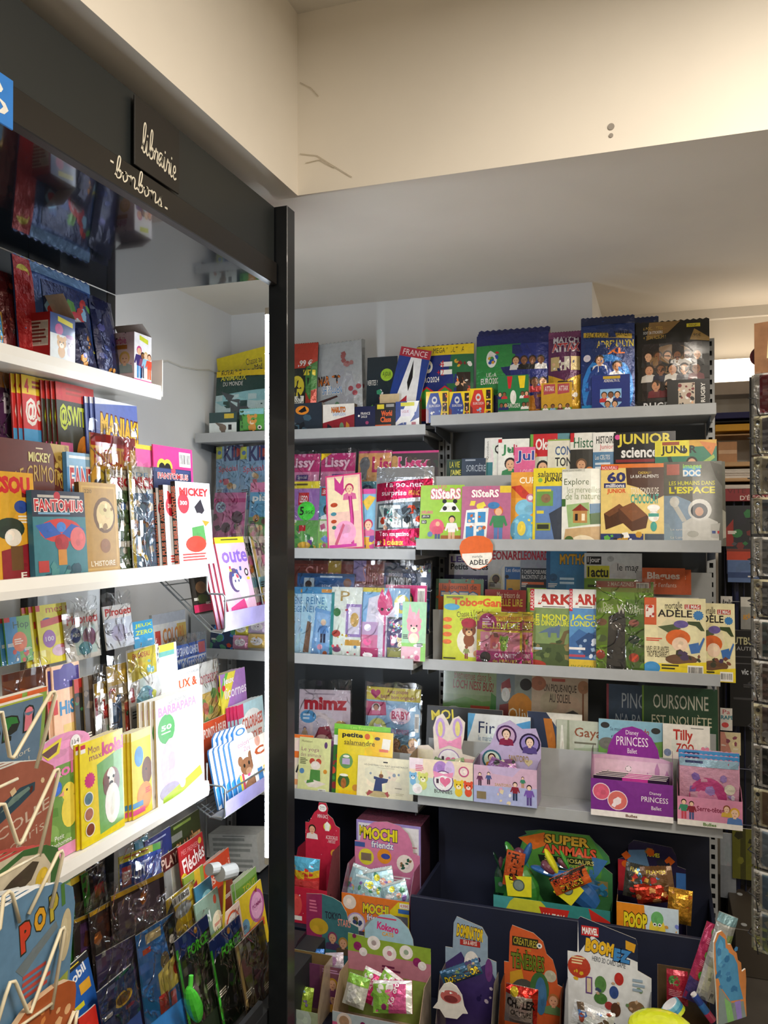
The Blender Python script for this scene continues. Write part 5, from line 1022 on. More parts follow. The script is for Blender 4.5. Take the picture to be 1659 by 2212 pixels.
# ================================================================== fourth shelf, free bay
M(R4b,957,1078,1448,'green loch monster picture book with red title','7a8f62',[('r',0,.0,1,.35,'8a9a72'),('t','Bienvenue dans le',.2,.02,.86,.14,'8a3a2a',dict(rot=-3)),('t','LOCH NESS BUS!',.18,.15,.9,.28,'8a2a20',dict(bold=.02,rot=-3)),('p',[(0,.5),(.4,.38),(.7,.44),(1,.4),(1,.8),(0,.8)],'5f8a3f'),('r',.5,.5,.84,.74,'a8402a'),('p',[(.86,.3),(.96,.36),(.92,.8),(.84,.8)],'3f7a3a'),('e',.2,.68,.2,.16,'b9c4b0')],name='picture_book',cat='book',th=.012,mat=GLOSS)
M(R4b,1072,1152,1456,'book with orange globe dress and grey-bearded figure','8a8f86',[('r',0,0,.5,1,'6f7a7a'),('e',.26,.22,.14,.12,'c8a08a'),('p',[(.14,.14),(.36,.06),(.4,.2),(.14,.22)],'8a2a2a'),('e',.26,.3,.12,.1,'d9d9d2'),('c',.8,.14,.16,'1c1616'),('e',.66,.6,.4,.34,'c87f1e'),('t','Oliver',.34,.48,1.2,.66,'f0e4c8'),('t','Twist',.44,.68,1.1,.84,'f0e4c8'),('p',[(.1,.45),(.34,.42),(.36,.9),(.05,.9)],'7a2a24')],off=1,name='picture_book',cat='book',th=.012)
M(R4b,1148,1270,1460,'beige picnic picture book with flying goose','b09a80',[('r',.36,.04,.6,.08,'a84a3a'),('t','UN PIQUE-NIQUE',.22,.12,.8,.24,'3a2a20',.01),('t','AU SOLEIL',.32,.25,.7,.37,'3a2a20',.01),('p',[(.2,.6),(.5,.54),(.74,.46),(.84,.5),(.7,.64),(.5,.7),(.3,.68)],'3a3634'),('p',[(.02,.7),(.4,.62),(.5,.8),(.1,.9)],'d0b894'),('e',.12,.12,.14,.1,'9a5a3a'),('r',.9,.2,.93,.6,'7a4a2c'),('e',.92,.14,.1,.09,'9a6a48'),('r',0,.75,1,1,'c0a888'),('c',.4,.8,.06,'d9c9b0')],off=2,name='picture_book',cat='book',th=.012)
M(R4b,1310,1394,1479,'navy penguin picture book with grey title','2c4258',[('r',0,0,.06,1,'8a2f3a'),('t','PING',.4,.12,1.0,.34,'a9b0b4',.0),('t',"N'A PAS",.24,.42,1.0,.58,'a9b0b4',-.005),('c',.92,.9,.1,'8a8a84')],name='picture_book',cat='book',th=.012)
M(R4b,1387,1551,1485,'dark green bear picture book with cream capital title','234a30',[('r',0,0,.025,1,'6a8f2a'),('t','OURSONNE',.15,.11,.88,.31,'cfccb8',.005),('t','EST INQUIÈTE',.13,.37,.92,.56,'e0d8b8',.005),('e',.56,.96,.22,.2,'e8e2d2'),('b',.34,.78,.8,1,10,.06,['d9d2c0','f2eee2'])],off=1,name='picture_book',cat='book',th=.014)
M(R4m,920,1084,1529,'black picture book with yellow scrawled title','26272a',[('t','MOI',.06,.06,.36,.24,'d9c832',dict(bold=.02,rot=6)),('b',.4,.3,.9,.9,5,.08,['3f6a4a','c8402a'])],name='picture_book',cat='book',th=.01)
M(R4m,1009,1145,1545,'white and blue picture book with dark blue script title','dfe4e4',[('p',[(0,0),(.12,0),(.06,.3),(0,.5)],'5fa8d8'),('p',[(.78,.14),(1,.06),(1,.3),(.8,.36)],'4f9ad0'),('t','Fir',.18,.14,.44,.36,'1f2f5a',.0),('t','le marchand',.18,.4,.5,.5,'6a8ab0')],off=1,name='picture_book',cat='book',th=.01)
M(R4m,1138,1257,1540,'white picture book with dark blue and orange horse mane','d8d6cc',[('p',[(.0,.0),(.35,.0),(.6,.3),(.9,.6),(.7,.7),(.5,.5),(.3,.9),(.1,.9)],'26334f'),('p',[(.3,.1),(.45,.1),(.55,.5),(.5,.8),(.4,.6)],'b8702a'),('p',[(.5,.2),(.58,.25),(.62,.6),(.56,.7)],'3a5a80')],off=0,name='picture_book',cat='book',th=.01)
M(R4m,1202,1300,1557,'pale grey green picture book with rust title','b9c0b0',[('t','Gaya',.4,.12,1.0,.34,'8a4a30',.01),('lines',.4,.38,.95,.44,1,'6a6a5a'),('p',[(.1,.1),(.14,.1),(.2,.8),(.06,.8)],'e4e6de'),('p',[(.24,.0),(.28,.0),(.3,.8),(.22,.8)],'8f9a84'),('p',[(.4,.5),(.95,.46),(.95,.8),(.3,.8)],'9aa890')],off=1,name='picture_book',cat='book',th=.01)
M(R4m,1293,1434,1557,'sky blue picture book with green hills and crows','86b4c8',[('t','Sa majesté',.18,.12,.42,.2,'2a3a5a'),('t','Léonardo',.44,.12,.78,.22,'a8322a',.02),('t',"n'en fait",.2,.24,.6,.3,'2a3a5a'),('p',[(0,.36),(.3,.3),(.6,.38),(1,.3),(1,.7),(0,.7)],'6a9a4a'),('e',.1,.1,.07,.05,'2a2a2a'),('e',.88,.14,.07,.05,'2a2a2a'),('tree',.78,.36,.1,'3f7a3a'),('e',.14,.4,.14,.1,'6a6a64')],off=2,name='picture_book',cat='book',th=.01)
M(R4m,1432,1534,1566,'white picture book with rough red title','e8e4da',[('t','Tilly',.22,.08,.64,.3,'b82f24',.03),('t','ZOO',.28,.3,.66,.44,'b82f24',.03),('lines',.6,.04,.9,.07,1,'8a8a84'),('e',.1,.46,.08,.06,'7a8ab0')],off=3,name='picture_book',cat='book',th=.01)
def cx(t,a,b,y):
    return (t.st(a,y)[0] + t.st(b,y)[0]) / 2,t.st(b,y)[0] - t.st(a,y)[0]
# counter displays standing on the fourth shelf
EAR = [(0,1),(0,.46),(.18,.44),(.28,.5),(.26,.2),(.32,.05),(.42,.0),(.5,.1),(.53,.16),(.58,.06),(.68,.02),(.78,.1),(.76,.3),(.72,.44),(.74,.52),(1,.56),(1,1)]
c_,w_ = cx(R4f,886,1023,1690)
BOX(R4f.mat(c_,.0,0.01,0),w_,.10,.135,'pastel counter box of bunny charms with eared header card','counter_display','display','cfe4de',opentop=True,lip=.128,
    front=[('r',0,.0,1,.5,'f2dfc4'),('r',0,.5,1,1,'c4ddd2'),('r',0,0,.22,.3,'f2e2ea'),('lines',.1,.18,.26,.36,4,'d86a8a'),('e',.5,.28,.12,.26,'b48ad0'),('e',.64,.24,.08,.24,'d8c0e8'),('c',.54,.55,.16,'6a4a7a'),('c',.54,.55,.145,'f4f0f2'),('t','I',.43,.5,.47,.62,'4a3a4a',.02),('heart',.57,.56,.09,'e87aa0'),('p',[(.38,.3),(.54,.36),(.7,.3),(.68,.46),(.54,.4),(.4,.48)],'f09ac0'),('t','BUNNIES',.4,.78,.68,.88,'4a4a48',.01),
           ('ani',.06,.5,.06,'7fb8e0','f4f4f0'),('ani',.22,.52,.08,'d8dc7a','f4f0d8'),('ani',.78,.62,.075,'e8c83a','f8ecc8'),('ani',.93,.62,.07,'e0583a','f8e4d8'),('c',.13,.82,.08,'f6f6f6'),('c',.86,.25,.08,'c85a8a'),('c',.86,.25,.06,'f0e0d8')],
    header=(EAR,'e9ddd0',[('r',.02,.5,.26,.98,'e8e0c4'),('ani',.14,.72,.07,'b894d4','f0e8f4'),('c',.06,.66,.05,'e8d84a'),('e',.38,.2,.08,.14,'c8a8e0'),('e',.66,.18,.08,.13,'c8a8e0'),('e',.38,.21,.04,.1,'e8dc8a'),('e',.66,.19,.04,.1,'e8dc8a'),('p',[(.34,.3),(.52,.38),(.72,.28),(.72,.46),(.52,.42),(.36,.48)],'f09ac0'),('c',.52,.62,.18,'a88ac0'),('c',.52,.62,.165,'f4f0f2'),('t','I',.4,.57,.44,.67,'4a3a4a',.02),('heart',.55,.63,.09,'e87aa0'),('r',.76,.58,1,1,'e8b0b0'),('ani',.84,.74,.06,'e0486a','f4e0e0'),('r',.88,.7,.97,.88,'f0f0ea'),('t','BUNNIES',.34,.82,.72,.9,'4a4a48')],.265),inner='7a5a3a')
c_,w_ = cx(R4f,1025,1161,1700)
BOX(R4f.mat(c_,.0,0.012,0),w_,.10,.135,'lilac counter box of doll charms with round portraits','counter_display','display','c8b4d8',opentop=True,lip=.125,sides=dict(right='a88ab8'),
    front=[('r',0,.5,1,1,'b0b8e0'),('p',[(0,.0),(.2,.0),(.3,.2),(.62,.24),(.75,.0),(1,0),(1,.5),(0,.55)],'d8b4cc'),('t','SANTORO',.34,.44,.6,.52,'b89a4a',.01),('fig',.1,.55,.36,'f0d0b8','3a1a1a','6a3a5a','3a2a3a'),('fig',.24,.5,.34,'f0d0b8','1a1a2a','4a5a8a','3a2a3a'),('fig',.66,.86,.5,'f0d0b8','2a1616','8a2a3a','2a3a5a'),('fig',.88,.95,.55,'f0d0b8','2a1a24','7a5ab0','5a4a8a'),('fig',.78,.5,.3,'f0d0b8','3a1a1a','3f8a6a','c8a07a'),('r',.05,.7,.2,.9,'8a7a5a'),('b',.3,.6,.6,.95,10,.03,['e8d8b0','e0a8c8','f0f0f0'])],
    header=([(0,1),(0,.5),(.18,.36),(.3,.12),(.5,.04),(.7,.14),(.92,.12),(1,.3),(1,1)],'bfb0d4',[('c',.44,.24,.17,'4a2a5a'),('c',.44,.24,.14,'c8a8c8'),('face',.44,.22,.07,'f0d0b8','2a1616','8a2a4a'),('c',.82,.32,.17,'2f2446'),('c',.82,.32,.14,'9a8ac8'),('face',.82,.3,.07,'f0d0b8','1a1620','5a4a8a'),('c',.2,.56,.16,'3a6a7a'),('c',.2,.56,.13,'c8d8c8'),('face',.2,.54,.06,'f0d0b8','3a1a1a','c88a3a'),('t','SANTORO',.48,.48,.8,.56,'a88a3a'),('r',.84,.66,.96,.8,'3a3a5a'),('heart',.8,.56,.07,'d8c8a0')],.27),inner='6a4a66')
c_,w_ = cx(R4f,1277,1454,1700)
BOX(R4f.mat(c_,.0,0.014,0),w_,.10,.20,'purple ballet counter box with rounded header and castle print','counter_display','display','7f3490',opentop=True,lip=.118,sides=dict(right='c89ac0',back='dcb4d2'),
    front=[('r',0,.84,1,1,'f2ece8'),('p',[(0,0),(.3,0),(.55,.42),(.7,.2),(1,.1),(1,.84),(0,.84)],'7a2f8c'),('c',.13,.34,.11,'f0dce4'),('c',.13,.34,.1,'d8607a'),('c',.33,.54,.125,'f0dce4'),('c',.33,.54,.115,'d8706a'),('b',.28,.5,.38,.7,4,.04,['f2e4e8']),('t','Disney',.72,.22,.86,.32,'f4e8f2'),('t','PRINCESS',.62,.36,.94,.5,'f4e8f2',.0),('t','Ballet',.74,.6,.86,.7,'f4e8f2'),('t','Bulles',.43,.885,.57,.96,'6a3a2a',.02)],
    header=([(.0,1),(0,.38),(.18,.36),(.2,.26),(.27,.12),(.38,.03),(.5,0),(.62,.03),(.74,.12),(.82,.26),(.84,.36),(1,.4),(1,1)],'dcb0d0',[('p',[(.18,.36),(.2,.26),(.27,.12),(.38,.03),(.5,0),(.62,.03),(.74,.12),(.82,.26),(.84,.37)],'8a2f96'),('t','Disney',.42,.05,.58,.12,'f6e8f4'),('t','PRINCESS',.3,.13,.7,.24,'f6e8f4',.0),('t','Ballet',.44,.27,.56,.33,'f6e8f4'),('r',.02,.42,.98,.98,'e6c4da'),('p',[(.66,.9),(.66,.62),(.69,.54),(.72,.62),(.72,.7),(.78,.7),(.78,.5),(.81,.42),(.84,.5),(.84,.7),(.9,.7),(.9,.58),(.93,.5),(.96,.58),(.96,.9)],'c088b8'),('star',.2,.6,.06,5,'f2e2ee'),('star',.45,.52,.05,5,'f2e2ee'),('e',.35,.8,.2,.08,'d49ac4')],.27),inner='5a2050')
c_,w_ = cx(R4f,1463,1603,1700)
SERRE = BOX(R4f.mat(c_,.0,0.014,0),w_,.10,.115,'pink counter box of hairbands with cloud-shaped header','counter_display','display','e0a0b8',opentop=True,lip=.088,
    front=[('r',0,.8,1,1,'f2ece4'),('r',0,0,1,.8,'dc90ae'),('t','Serre-têtes',.3,.28,.72,.46,'8a2a4a',.02),('fig',.1,.78,.7,'f0c8a8','2a1a1a','3f8a6a','c84a5a'),('fig',.22,.78,.65,'f0c8a8','3a2018','8a2a3a','4a5a8a'),('face',.88,.42,.07,'f0c8a8','d8a83a','5a7fb8'),('face',.76,.3,.05,'f0c8a8','8a4a2a','d8b04a'),('t','Bulles',.4,.85,.6,.96,'5a8a3a',.02)],
    header=([(0,1),(0,.3),(.08,.18),(.2,.14),(.3,.06),(.42,.08),(.48,.0),(.56,.06),(.7,.06),(.8,.14),(.93,.2),(1,.34),(1,1)],'c9dbe2',[('heart',.46,.06,.07,'e890a8'),('t','Serre-têtes',.28,.18,.62,.26,'c8506a',.01),('e',.14,.26,.12,.07,'9ab8c8'),('e',.8,.3,.14,.05,'e8a0b0'),('e',.8,.32,.1,.04,'e4ecf0'),('e',.4,.32,.1,.04,'d8c87a')],.225),inner='a86a80')
# bags of hairbands inside
TH = Tier((0,2.772,.6060),0,4)
for k in range(3):
    P(Tier((0,2.762 + .017 * k,.6065),0,3),1468 - 1 * k,1596 + 1 * k,1641 - 9 * k,'pink hairband bag with blue header in the cloud-topped box, %s from the front' % ORD[k],'e0a8c4',[('r',0,0,1,.12,'3f8fc8' if k else '9fc4dc'),('r',.1,.03,.4,.07,'2a3a6a'),('heart',.86,.06,.04,'c8304a'),('e',.48,.58,.32,.3,'c84a8a'),('e',.46,.66,.2,.2,'e89ac0'),('b',.1,.2,.9,.6,8,.09,['8a6ab8','f0ecd8','a88ad0','e8e0f0'])],depth=.008,name='toy_bag',cat='bag',group='hairband bags in the cloud-topped box',mat=GLOSS if k else FOIL)
for k in range(4):
    tt = Tier((0,2.752 + .018 * k,.6065),0,2)
    M(tt,1282 + 6 * k,1440 + 2 * k,1681 - 3 * k,'dark purple ballet packet in the purple counter box, %s from the front' % ORD[k],'4a1c5c',[('r',0,0,1,.1,'2a1436'),('r',.4,.0,.75,.3,'c83a9a'),('e',.3,.3,.08,.12,'d8b078')],name='toy_packet',cat='packet',th=.008,group='ballet packets in the purple counter box',bow=0)
for (xx,zz,rx,cc,lb) in ((945,.675,18,'6f8a5a','green charm sachet sticking out of the eared counter box'),(985,.672,-14,'8fae7a','pale green charm sachet in the eared counter box'),(1065,.682,22,'8a5a90','mauve charm sachet sticking out of the lilac counter box'),(1100,.680,-20,'7a4a78','plum charm sachet in the lilac counter box')):
    tt = Tier((0,2.785 if rx > 0 else 2.80,zz),0,35)
    P(tt,xx - 26,xx + 26,1640,lb,cc,[('b',.05,.1,.95,.9,9,.12,['d8d8b0','3a3a3a','c89ad0',cc])],yb=1690,depth=.008,roll=rx,name='charm_sachet',cat='sachet')

# ================================================================== fourth shelf, corner bay
M(L4b,649,760,1490,'bagged pale pink magazine with red italic title','e4d4dc',[('lines',.12,.05,.8,.09,1,'b9a8b4'),('t','mimz',.1,.1,.94,.28,'c8283a',.05),('e',.18,.38,.16,.09,'6ab0dc'),('lines',.08,.34,.28,.44,2,'e4f0f8'),('p',[(.26,.75),(.4,.52),(.6,.5),(.66,.66),(.6,.75)],'b04a5a'),('e',.46,.72,.16,.1,'f0c8b8'),('e',.82,.5,.12,.08,'d8b45a'),('fig',.12,.72,.2,'e0b890','5a5a9a','d8b890','c8a080'),('r',.38,.7,.62,.92,'6ab8dc'),('r',.64,.7,.9,.92,'d88ac8')],bag=True,btop=.14,roll=-2,bow=0)
BAB = [('r',0,0,1,.16,'e0cf3a'),('t','Avec poupée',.36,.02,.76,.085,'9a2a5a',.01),('t','BABY born originale !',.24,.09,.92,.15,'9a2a5a',.01),('heart',.14,.08,.1,'c8307a'),('p',[(0,.18),(.34,.18),(.36,.34),(0,.36)],'c0206a'),('c',.16,.26,.09,'f0e0e4'),('face',.16,.25,.05,'c88a6a','5a3a2a','d86a9a'),('e',.62,.34,.2,.1,'f0d8e4'),('t','BABY',.46,.28,.8,.38,'c8306a',.04),('t','born',.55,.39,.7,.44,'3f6fb0'),('t','SURPRISE',.48,.5,.8,.56,'e890b8'),('e',.2,.52,.18,.14,'dfe08a'),('ani',.2,.5,.07,'f0eef2','f0d0dc'),('face',.56,.68,.08,'f0c8a8','d8b07a','f0c8a8'),('face',.72,.74,.07,'f0c8a8','d8b07a','f0c8a8'),('face',.88,.66,.08,'f0c8a8','d8b07a','f0c8a8'),('bar',.9,.3,.98,.52)]
M(L4b,794,908,1486,'bagged blue doll magazine with yellow headline strip','9ac4e0',BAB,bag=True,btop=.06,off=1,copies=1,cstep=(-.01,-.006),group='bagged doll magazines with yellow strip',bow=0)
M(L4f,606,676,1586,'orange spined magazine with black child drawing behind the yoga one','ecdcc8',[('r',0,0,1,.06,'e8742a'),('r',0,.3,1,.42,'e8742a'),('fig',.7,.9,.5,'8a5a3a','1a1616','2a2a2a','2a2a2a'),('r',0,.8,1,.9,'e8a06a')],off=0)
M(L4f,646,714,1594,'pale yellow yoga magazine with meditating redhead','d9dc9a',[('t','Montessori',.08,.05,.42,.09,'6a5a3a'),('t','Le yoga',.08,.18,.64,.27,'8a3a6a',-.005),('t','des animaux',.06,.28,.72,.35,'8a3a6a',-.01),('e',.85,.12,.05,.06,'5a3a6a'),('c',.44,.43,.09,'c04a34'),('c',.64,.43,.09,'c04a34'),('e',.55,.5,.15,.08,'e8dcd0'),('p',[(.4,.58),(.7,.58),(.72,.78),(.38,.78)],'4f8a3f'),('p',[(.2,.8),(.5,.76),(.9,.82),(.6,.9),(.35,.9)],'e4d8cc'),('p',[(.3,.78),(.5,.76),(.52,.8),(.28,.84)],'4f8a3f'),('e',.12,.62,.08,.05,'5a8ab8'),('e',.86,.6,.06,.04,'d8902a'),('lines',.05,.38,.3,.5,4,'6a6a4a'),('bar',.66,.92,.9,.98)],off=1.5)
M(L4f,720,842,1567,'green magazine with white plate behind the salamander one','58a62e',[('r',0,0,1,.07,'7ac43a'),('t','Les Trésors',.3,.02,.7,.06,'b8e06a'),('r',0,.16,.12,.3,'e8e8e2'),('r',0,.3,.2,1,'2f6a24'),('b',0,.4,.2,.95,8,.06,['8a2a2a','3f8a3a','c8482a'])],off=.8)
M(L4f,728,848,1579,'yellow nature magazine for small children with round vignettes','eec21e',[('r',0,0,.05,1,'d8d42a'),('e',.3,.12,.36,.16,'e8dc2a'),('r',0,0,.5,.9,'e6d028'),('t','petite',.08,.04,.46,.13,'1f1f1c',.04),('c',.54,.08,.05,'d8642a'),('t','salamandre',.12,.145,.68,.22,'6a5a1a',.015),('lines',.12,.22,.66,.24,1,'b89a2a'),('e',.72,.1,.05,.025,'3a3a4a'),('p',[(.82,.09),(.96,.1),(.94,.26),(.8,.24)],'ece8dc'),('r',.76,.25,.92,.29,'d8603a'),('c',.17,.47,.125,'6a9a5a'),('r',.1,.43,.24,.52,'b9a8c8'),('e',.17,.4,.06,.02,'f4f0e0'),('c',.14,.77,.11,'3f6a34'),('e',.14,.8,.05,.08,'a86a34'),('e',.14,.68,.08,.02,'f4f0e0'),('e',.36,.85,.06,.05,'c88a3a')],off=2.4,mat=GLOSS)
M(L4f,771,893,1637,'cream picture book with wizard rat on a carpet','ece4c4',[('r',.46,.09,.54,.12,'2a2a24'),('t','LE CHÂTEAU DU RAT QUI RÉTRÉCIT',.12,.16,.9,.21,'5a5240'),('r',.36,.235,.66,.24,'7a725a'),('p',[(.34,.45),(.44,.47),(.46,.78),(.3,.78)],'2a3a6a'),('p',[(.42,.46),(.56,.48),(.54,.56),(.44,.6)],'2a3a6a'),('p',[(.3,.44),(.36,.45),(.36,.52),(.3,.5)],'2a3a6a'),('e',.43,.42,.04,.05,'7a4a2c'),('p',[(.41,.38),(.45,.38),(.43,.28)],'d8b87a'),('e',.38,.84,.22,.07,'b9a878'),('p',[(.18,.86),(.22,.76),(.3,.8),(.2,.9)],'a84a4a'),('p',[(.58,.86),(.56,.76),(.5,.8),(.56,.9)],'a84a4a'),('c',.24,.38,.02,'8a98a8'),('c',.66,.38,.03,'8a98a8'),('c',.58,.44,.02,'8a98a8'),('c',.74,.36,.02,'8a98a8'),('lines',.68,.66,.86,.7,1,'9a927a'),('lines',.7,.78,.88,.84,2,'c9bf9a')],off=3.6,name='picture_book',cat='book',th=.008)


# ================================================================== stepped bin: upper level
TOYS = ['d8d83a','3f9ac8','d86a9a','5fae4a','e0e0e0','7a4a9e','e08a2a']
def sachet(px0,px1,yt,yb,Y,lean,roll,label,bg,art,depth=.012,name='toy_bag',cat='bag',group=None,mat=None):
    tt = Tier((0,Y,hY((px0 + px1) / 2,yb,Y).z),0,lean)
    return P(tt,px0,px1,yt,label,bg,art,yb=yb,depth=depth,roll=roll,name=name,cat=cat,group=group,mat=mat)
c_,w_ = cx(U1,612,693,1960); hf = U1.st(650,1905)[1]
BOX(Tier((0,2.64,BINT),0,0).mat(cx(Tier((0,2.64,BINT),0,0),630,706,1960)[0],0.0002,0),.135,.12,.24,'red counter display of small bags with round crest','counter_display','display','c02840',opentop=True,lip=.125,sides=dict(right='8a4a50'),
    front=[('r',0,0,1,1,'be2640'),('star',.62,.5,.12,6,'f0eeea'),('b',.05,.1,.95,.9,7,.02,['f0d8dc']),('e',.12,.7,.1,.06,'f0eeea'),('e',.14,.5,.16,.3,'dc5450'),('r',.0,.8,.3,.92,'f0eee8')],
    right=[('b',.1,.1,.9,.9,6,.05,['b07a80','6a3038'])],
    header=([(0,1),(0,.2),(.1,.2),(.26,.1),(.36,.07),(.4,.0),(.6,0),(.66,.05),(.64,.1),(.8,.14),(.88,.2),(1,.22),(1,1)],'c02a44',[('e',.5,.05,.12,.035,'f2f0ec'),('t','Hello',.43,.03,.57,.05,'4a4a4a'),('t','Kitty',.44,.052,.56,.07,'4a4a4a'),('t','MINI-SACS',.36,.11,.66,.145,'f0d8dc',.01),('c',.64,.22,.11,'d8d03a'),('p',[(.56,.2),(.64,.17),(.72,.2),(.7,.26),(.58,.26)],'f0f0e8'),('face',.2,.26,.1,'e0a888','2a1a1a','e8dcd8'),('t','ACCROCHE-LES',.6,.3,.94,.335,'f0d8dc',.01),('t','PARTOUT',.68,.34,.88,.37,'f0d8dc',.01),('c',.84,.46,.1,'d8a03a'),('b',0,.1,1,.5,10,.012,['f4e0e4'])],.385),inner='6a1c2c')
T1 = Tier((0,2.66,BINT),0,0)
sachet(632,690,1852,1930,2.665,8,0,'yellow and blue strapped pouch in the red display','d83a3a',[('r',0,0,1,.35,'5ab4d8'),('p',[(0,.15),(.3,.4),(1,.3),(1,.5),(.3,.6),(0,.4)],'e0b82a'),('r',0,.6,1,1,'d8484a')],depth=.02,name='toy_pouch',cat='pouch')
# white carton and pink display with squishy toys
T2 = Tier((0,2.80,BINT),0,0); ca,wa = cx(T2,770,909,1820)
BOX(T2.mat(ca,.0002,0,0),wa,.12,T2.st(840,1778)[1],'white and lilac carton standing behind the pink squishy display','toy_carton','box','e2dfe2',sides=dict(right='4a2c3a',top='6a3a4a'),
    front=[('r',0,0,1,.03,'9a8ac8'),('r',0,0,.03,1,'9a8ac8'),('r',.97,0,1,1,'9a8ac8'),('t','MOCHI',.05,.06,.36,.17,'e0d02a',dict(bold=.05,out=('3a2a6a',.05))),('t','friendz',.08,.18,.38,.25,'w',dict(bold=.02,out=('4a5ab0',.05))),('c',.44,.18,.06,'6a7ab8'),('lines',.52,.17,.95,.32,5,'c88a98'),('lines',.7,.42,.95,.7,6,'b9b4b4'),('c',.4,.7,.42,'d088a8')])
T3 = Tier((0,2.655,BINT),0,0); ca,wa = cx(T3,738,884,1960)
h3 = T3.st(800,1943)[1]
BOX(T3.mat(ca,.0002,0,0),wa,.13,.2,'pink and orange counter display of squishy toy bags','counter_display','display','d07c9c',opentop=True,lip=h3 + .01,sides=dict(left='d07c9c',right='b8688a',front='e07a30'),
    front=[('r',0,0,1,1,'e07a30'),('t','MOCHI',.32,.2,.7,.48,'e4d42c',dict(bold=.05,out=('3a2a6a',.05))),('t','friendz',.38,.5,.64,.66,'w',dict(bold=.02,out=('4a5ab0',.05))),('c',.12,.24,.1,'e8dcd0'),('c',.22,.78,.14,'b8a0d0'),('c',.22,.78,.12,'e4e0e4'),('b',.14,.66,.3,.9,7,.03,['3a5a3a','8a6a4a','3a4a7a']),('p',[(.72,.3),(.84,.04),(1,.0),(1,1),(.72,.95)],'e4cf2c'),('r',.86,.06,1,.2,'f0ece0'),('t','4,99€',.87,.08,.99,.18,'c8283a'),('r',.84,.22,1,.34,'3f6fb8'),('r',.73,.42,.98,.75,'6a6a74'),('c',.5,.92,.16,'9a9a94')],
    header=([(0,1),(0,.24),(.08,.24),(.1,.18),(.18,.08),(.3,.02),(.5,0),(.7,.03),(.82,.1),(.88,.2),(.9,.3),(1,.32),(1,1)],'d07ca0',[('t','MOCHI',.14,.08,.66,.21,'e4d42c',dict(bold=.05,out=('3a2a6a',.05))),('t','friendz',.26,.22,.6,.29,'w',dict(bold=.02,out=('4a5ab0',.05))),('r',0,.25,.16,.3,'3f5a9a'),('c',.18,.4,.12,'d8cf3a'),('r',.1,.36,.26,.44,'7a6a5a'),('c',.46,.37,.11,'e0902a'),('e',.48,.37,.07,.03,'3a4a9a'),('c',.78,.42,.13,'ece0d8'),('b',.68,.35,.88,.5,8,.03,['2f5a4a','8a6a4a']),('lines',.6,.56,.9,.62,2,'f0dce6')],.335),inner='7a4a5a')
for k,(a,b,yt,yb_,rl,Y) in enumerate(((745,800,1870,1945,12,2.70),(795,860,1875,1945,-16,2.69),(830,890,1905,1955,-22,2.675),(762,835,1895,1950,5,2.68))):
    sachet(a,b,yt,yb_,Y,22,rl,'pale blue squishy toy bag in the pink display, %s of the heap' % ORD[k],'a8cdd6',[('r',0,0,1,.1,'d8e4e4'),('b',.08,.15,.92,.92,12,.1,['8a6ab0','d8d04a','e0a890','4a8a6a','f0f0f0']),('c',.5,.3,.1,'e0d83a')],depth=.016,group='squishy toy bags in the pink display')
# sea dinosaur display
T4 = Tier((0,2.70,BINT),0,0); ca,wa = cx(T4,1066,1318,1940)
SD = [(0,1),(.0,.34),(.12,.3),(.16,.26),(.2,.12),(.16,.1),(.24,.06),(.22,.03),(.36,.0),(.8,.0),(.85,.06),(.9,.1),(.97,.18),(.98,.24),(.92,.28),(1.0,.34),(1,1)]
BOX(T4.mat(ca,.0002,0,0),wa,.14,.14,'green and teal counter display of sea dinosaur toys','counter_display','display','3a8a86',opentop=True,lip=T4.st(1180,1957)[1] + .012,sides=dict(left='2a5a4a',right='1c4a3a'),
    front=[('r',0,0,.3,1,'4a9a9a'),('p',[(.3,.2),(.6,.5),(1,.2),(1,1),(.2,1)],'4f8f4a'),('e',.3,.4,.2,.5,'c8c83a'),('lines',.02,.3,.26,.8,3,'e8f0ee'),('p',[(.4,.1),(.66,.1),(.54,.98)],'c8322a'),('t','JAI-TOY',.43,.2,.62,.42,'f0e8d8',.02),('p',[(.82,.0),(1,.2),(1,1),(.94,1)],'c8322a'),('t','MEGA',.91,.3,.99,.5,'e8d84a',.02),('t','XXL',.92,.56,.99,.75,'w',.02)],
    header=(SD,'3f7a4a',[('p',[(.2,.12),(.36,.0),(.8,0),(.92,.2),(.9,.4),(.2,.4)],'4f8a3a'),('p',[(.05,.36),(.2,.2),(.3,.5),(.06,.6)],'3a8a7a'),('p',[(.16,.1),(.4,.02),(.42,.14),(.3,.2)],'d8702a'),('t','SUPER',.4,.03,.8,.12,'d8a83a',dict(bold=.04,out=('2a2a1a',.05))),('t','ANIMALS',.38,.13,.86,.22,'d8583a',dict(bold=.04,out=('2a2a1a',.05))),('p',[(.34,.24),(.9,.23),(.88,.29),(.36,.31)],'1f2a1f'),('t','SEA DINOSAURS',.4,.245,.84,.285,'d8c86a',.01),('t','EDITION',.6,.3,.78,.33,'d8c86a'),('p',[(.82,.2),(.96,.22),(.88,.36),(.78,.5),(.7,.52),(.84,.36)],'3f6fa8'),('c',.09,.38,.05,'b8402a'),('r',.82,.42,.96,.56,'8a7a4a'),('b',.82,.44,.95,.54,5,.03,['3f8ab8','2a6a8a'])],.35),inner='2a4a3a')
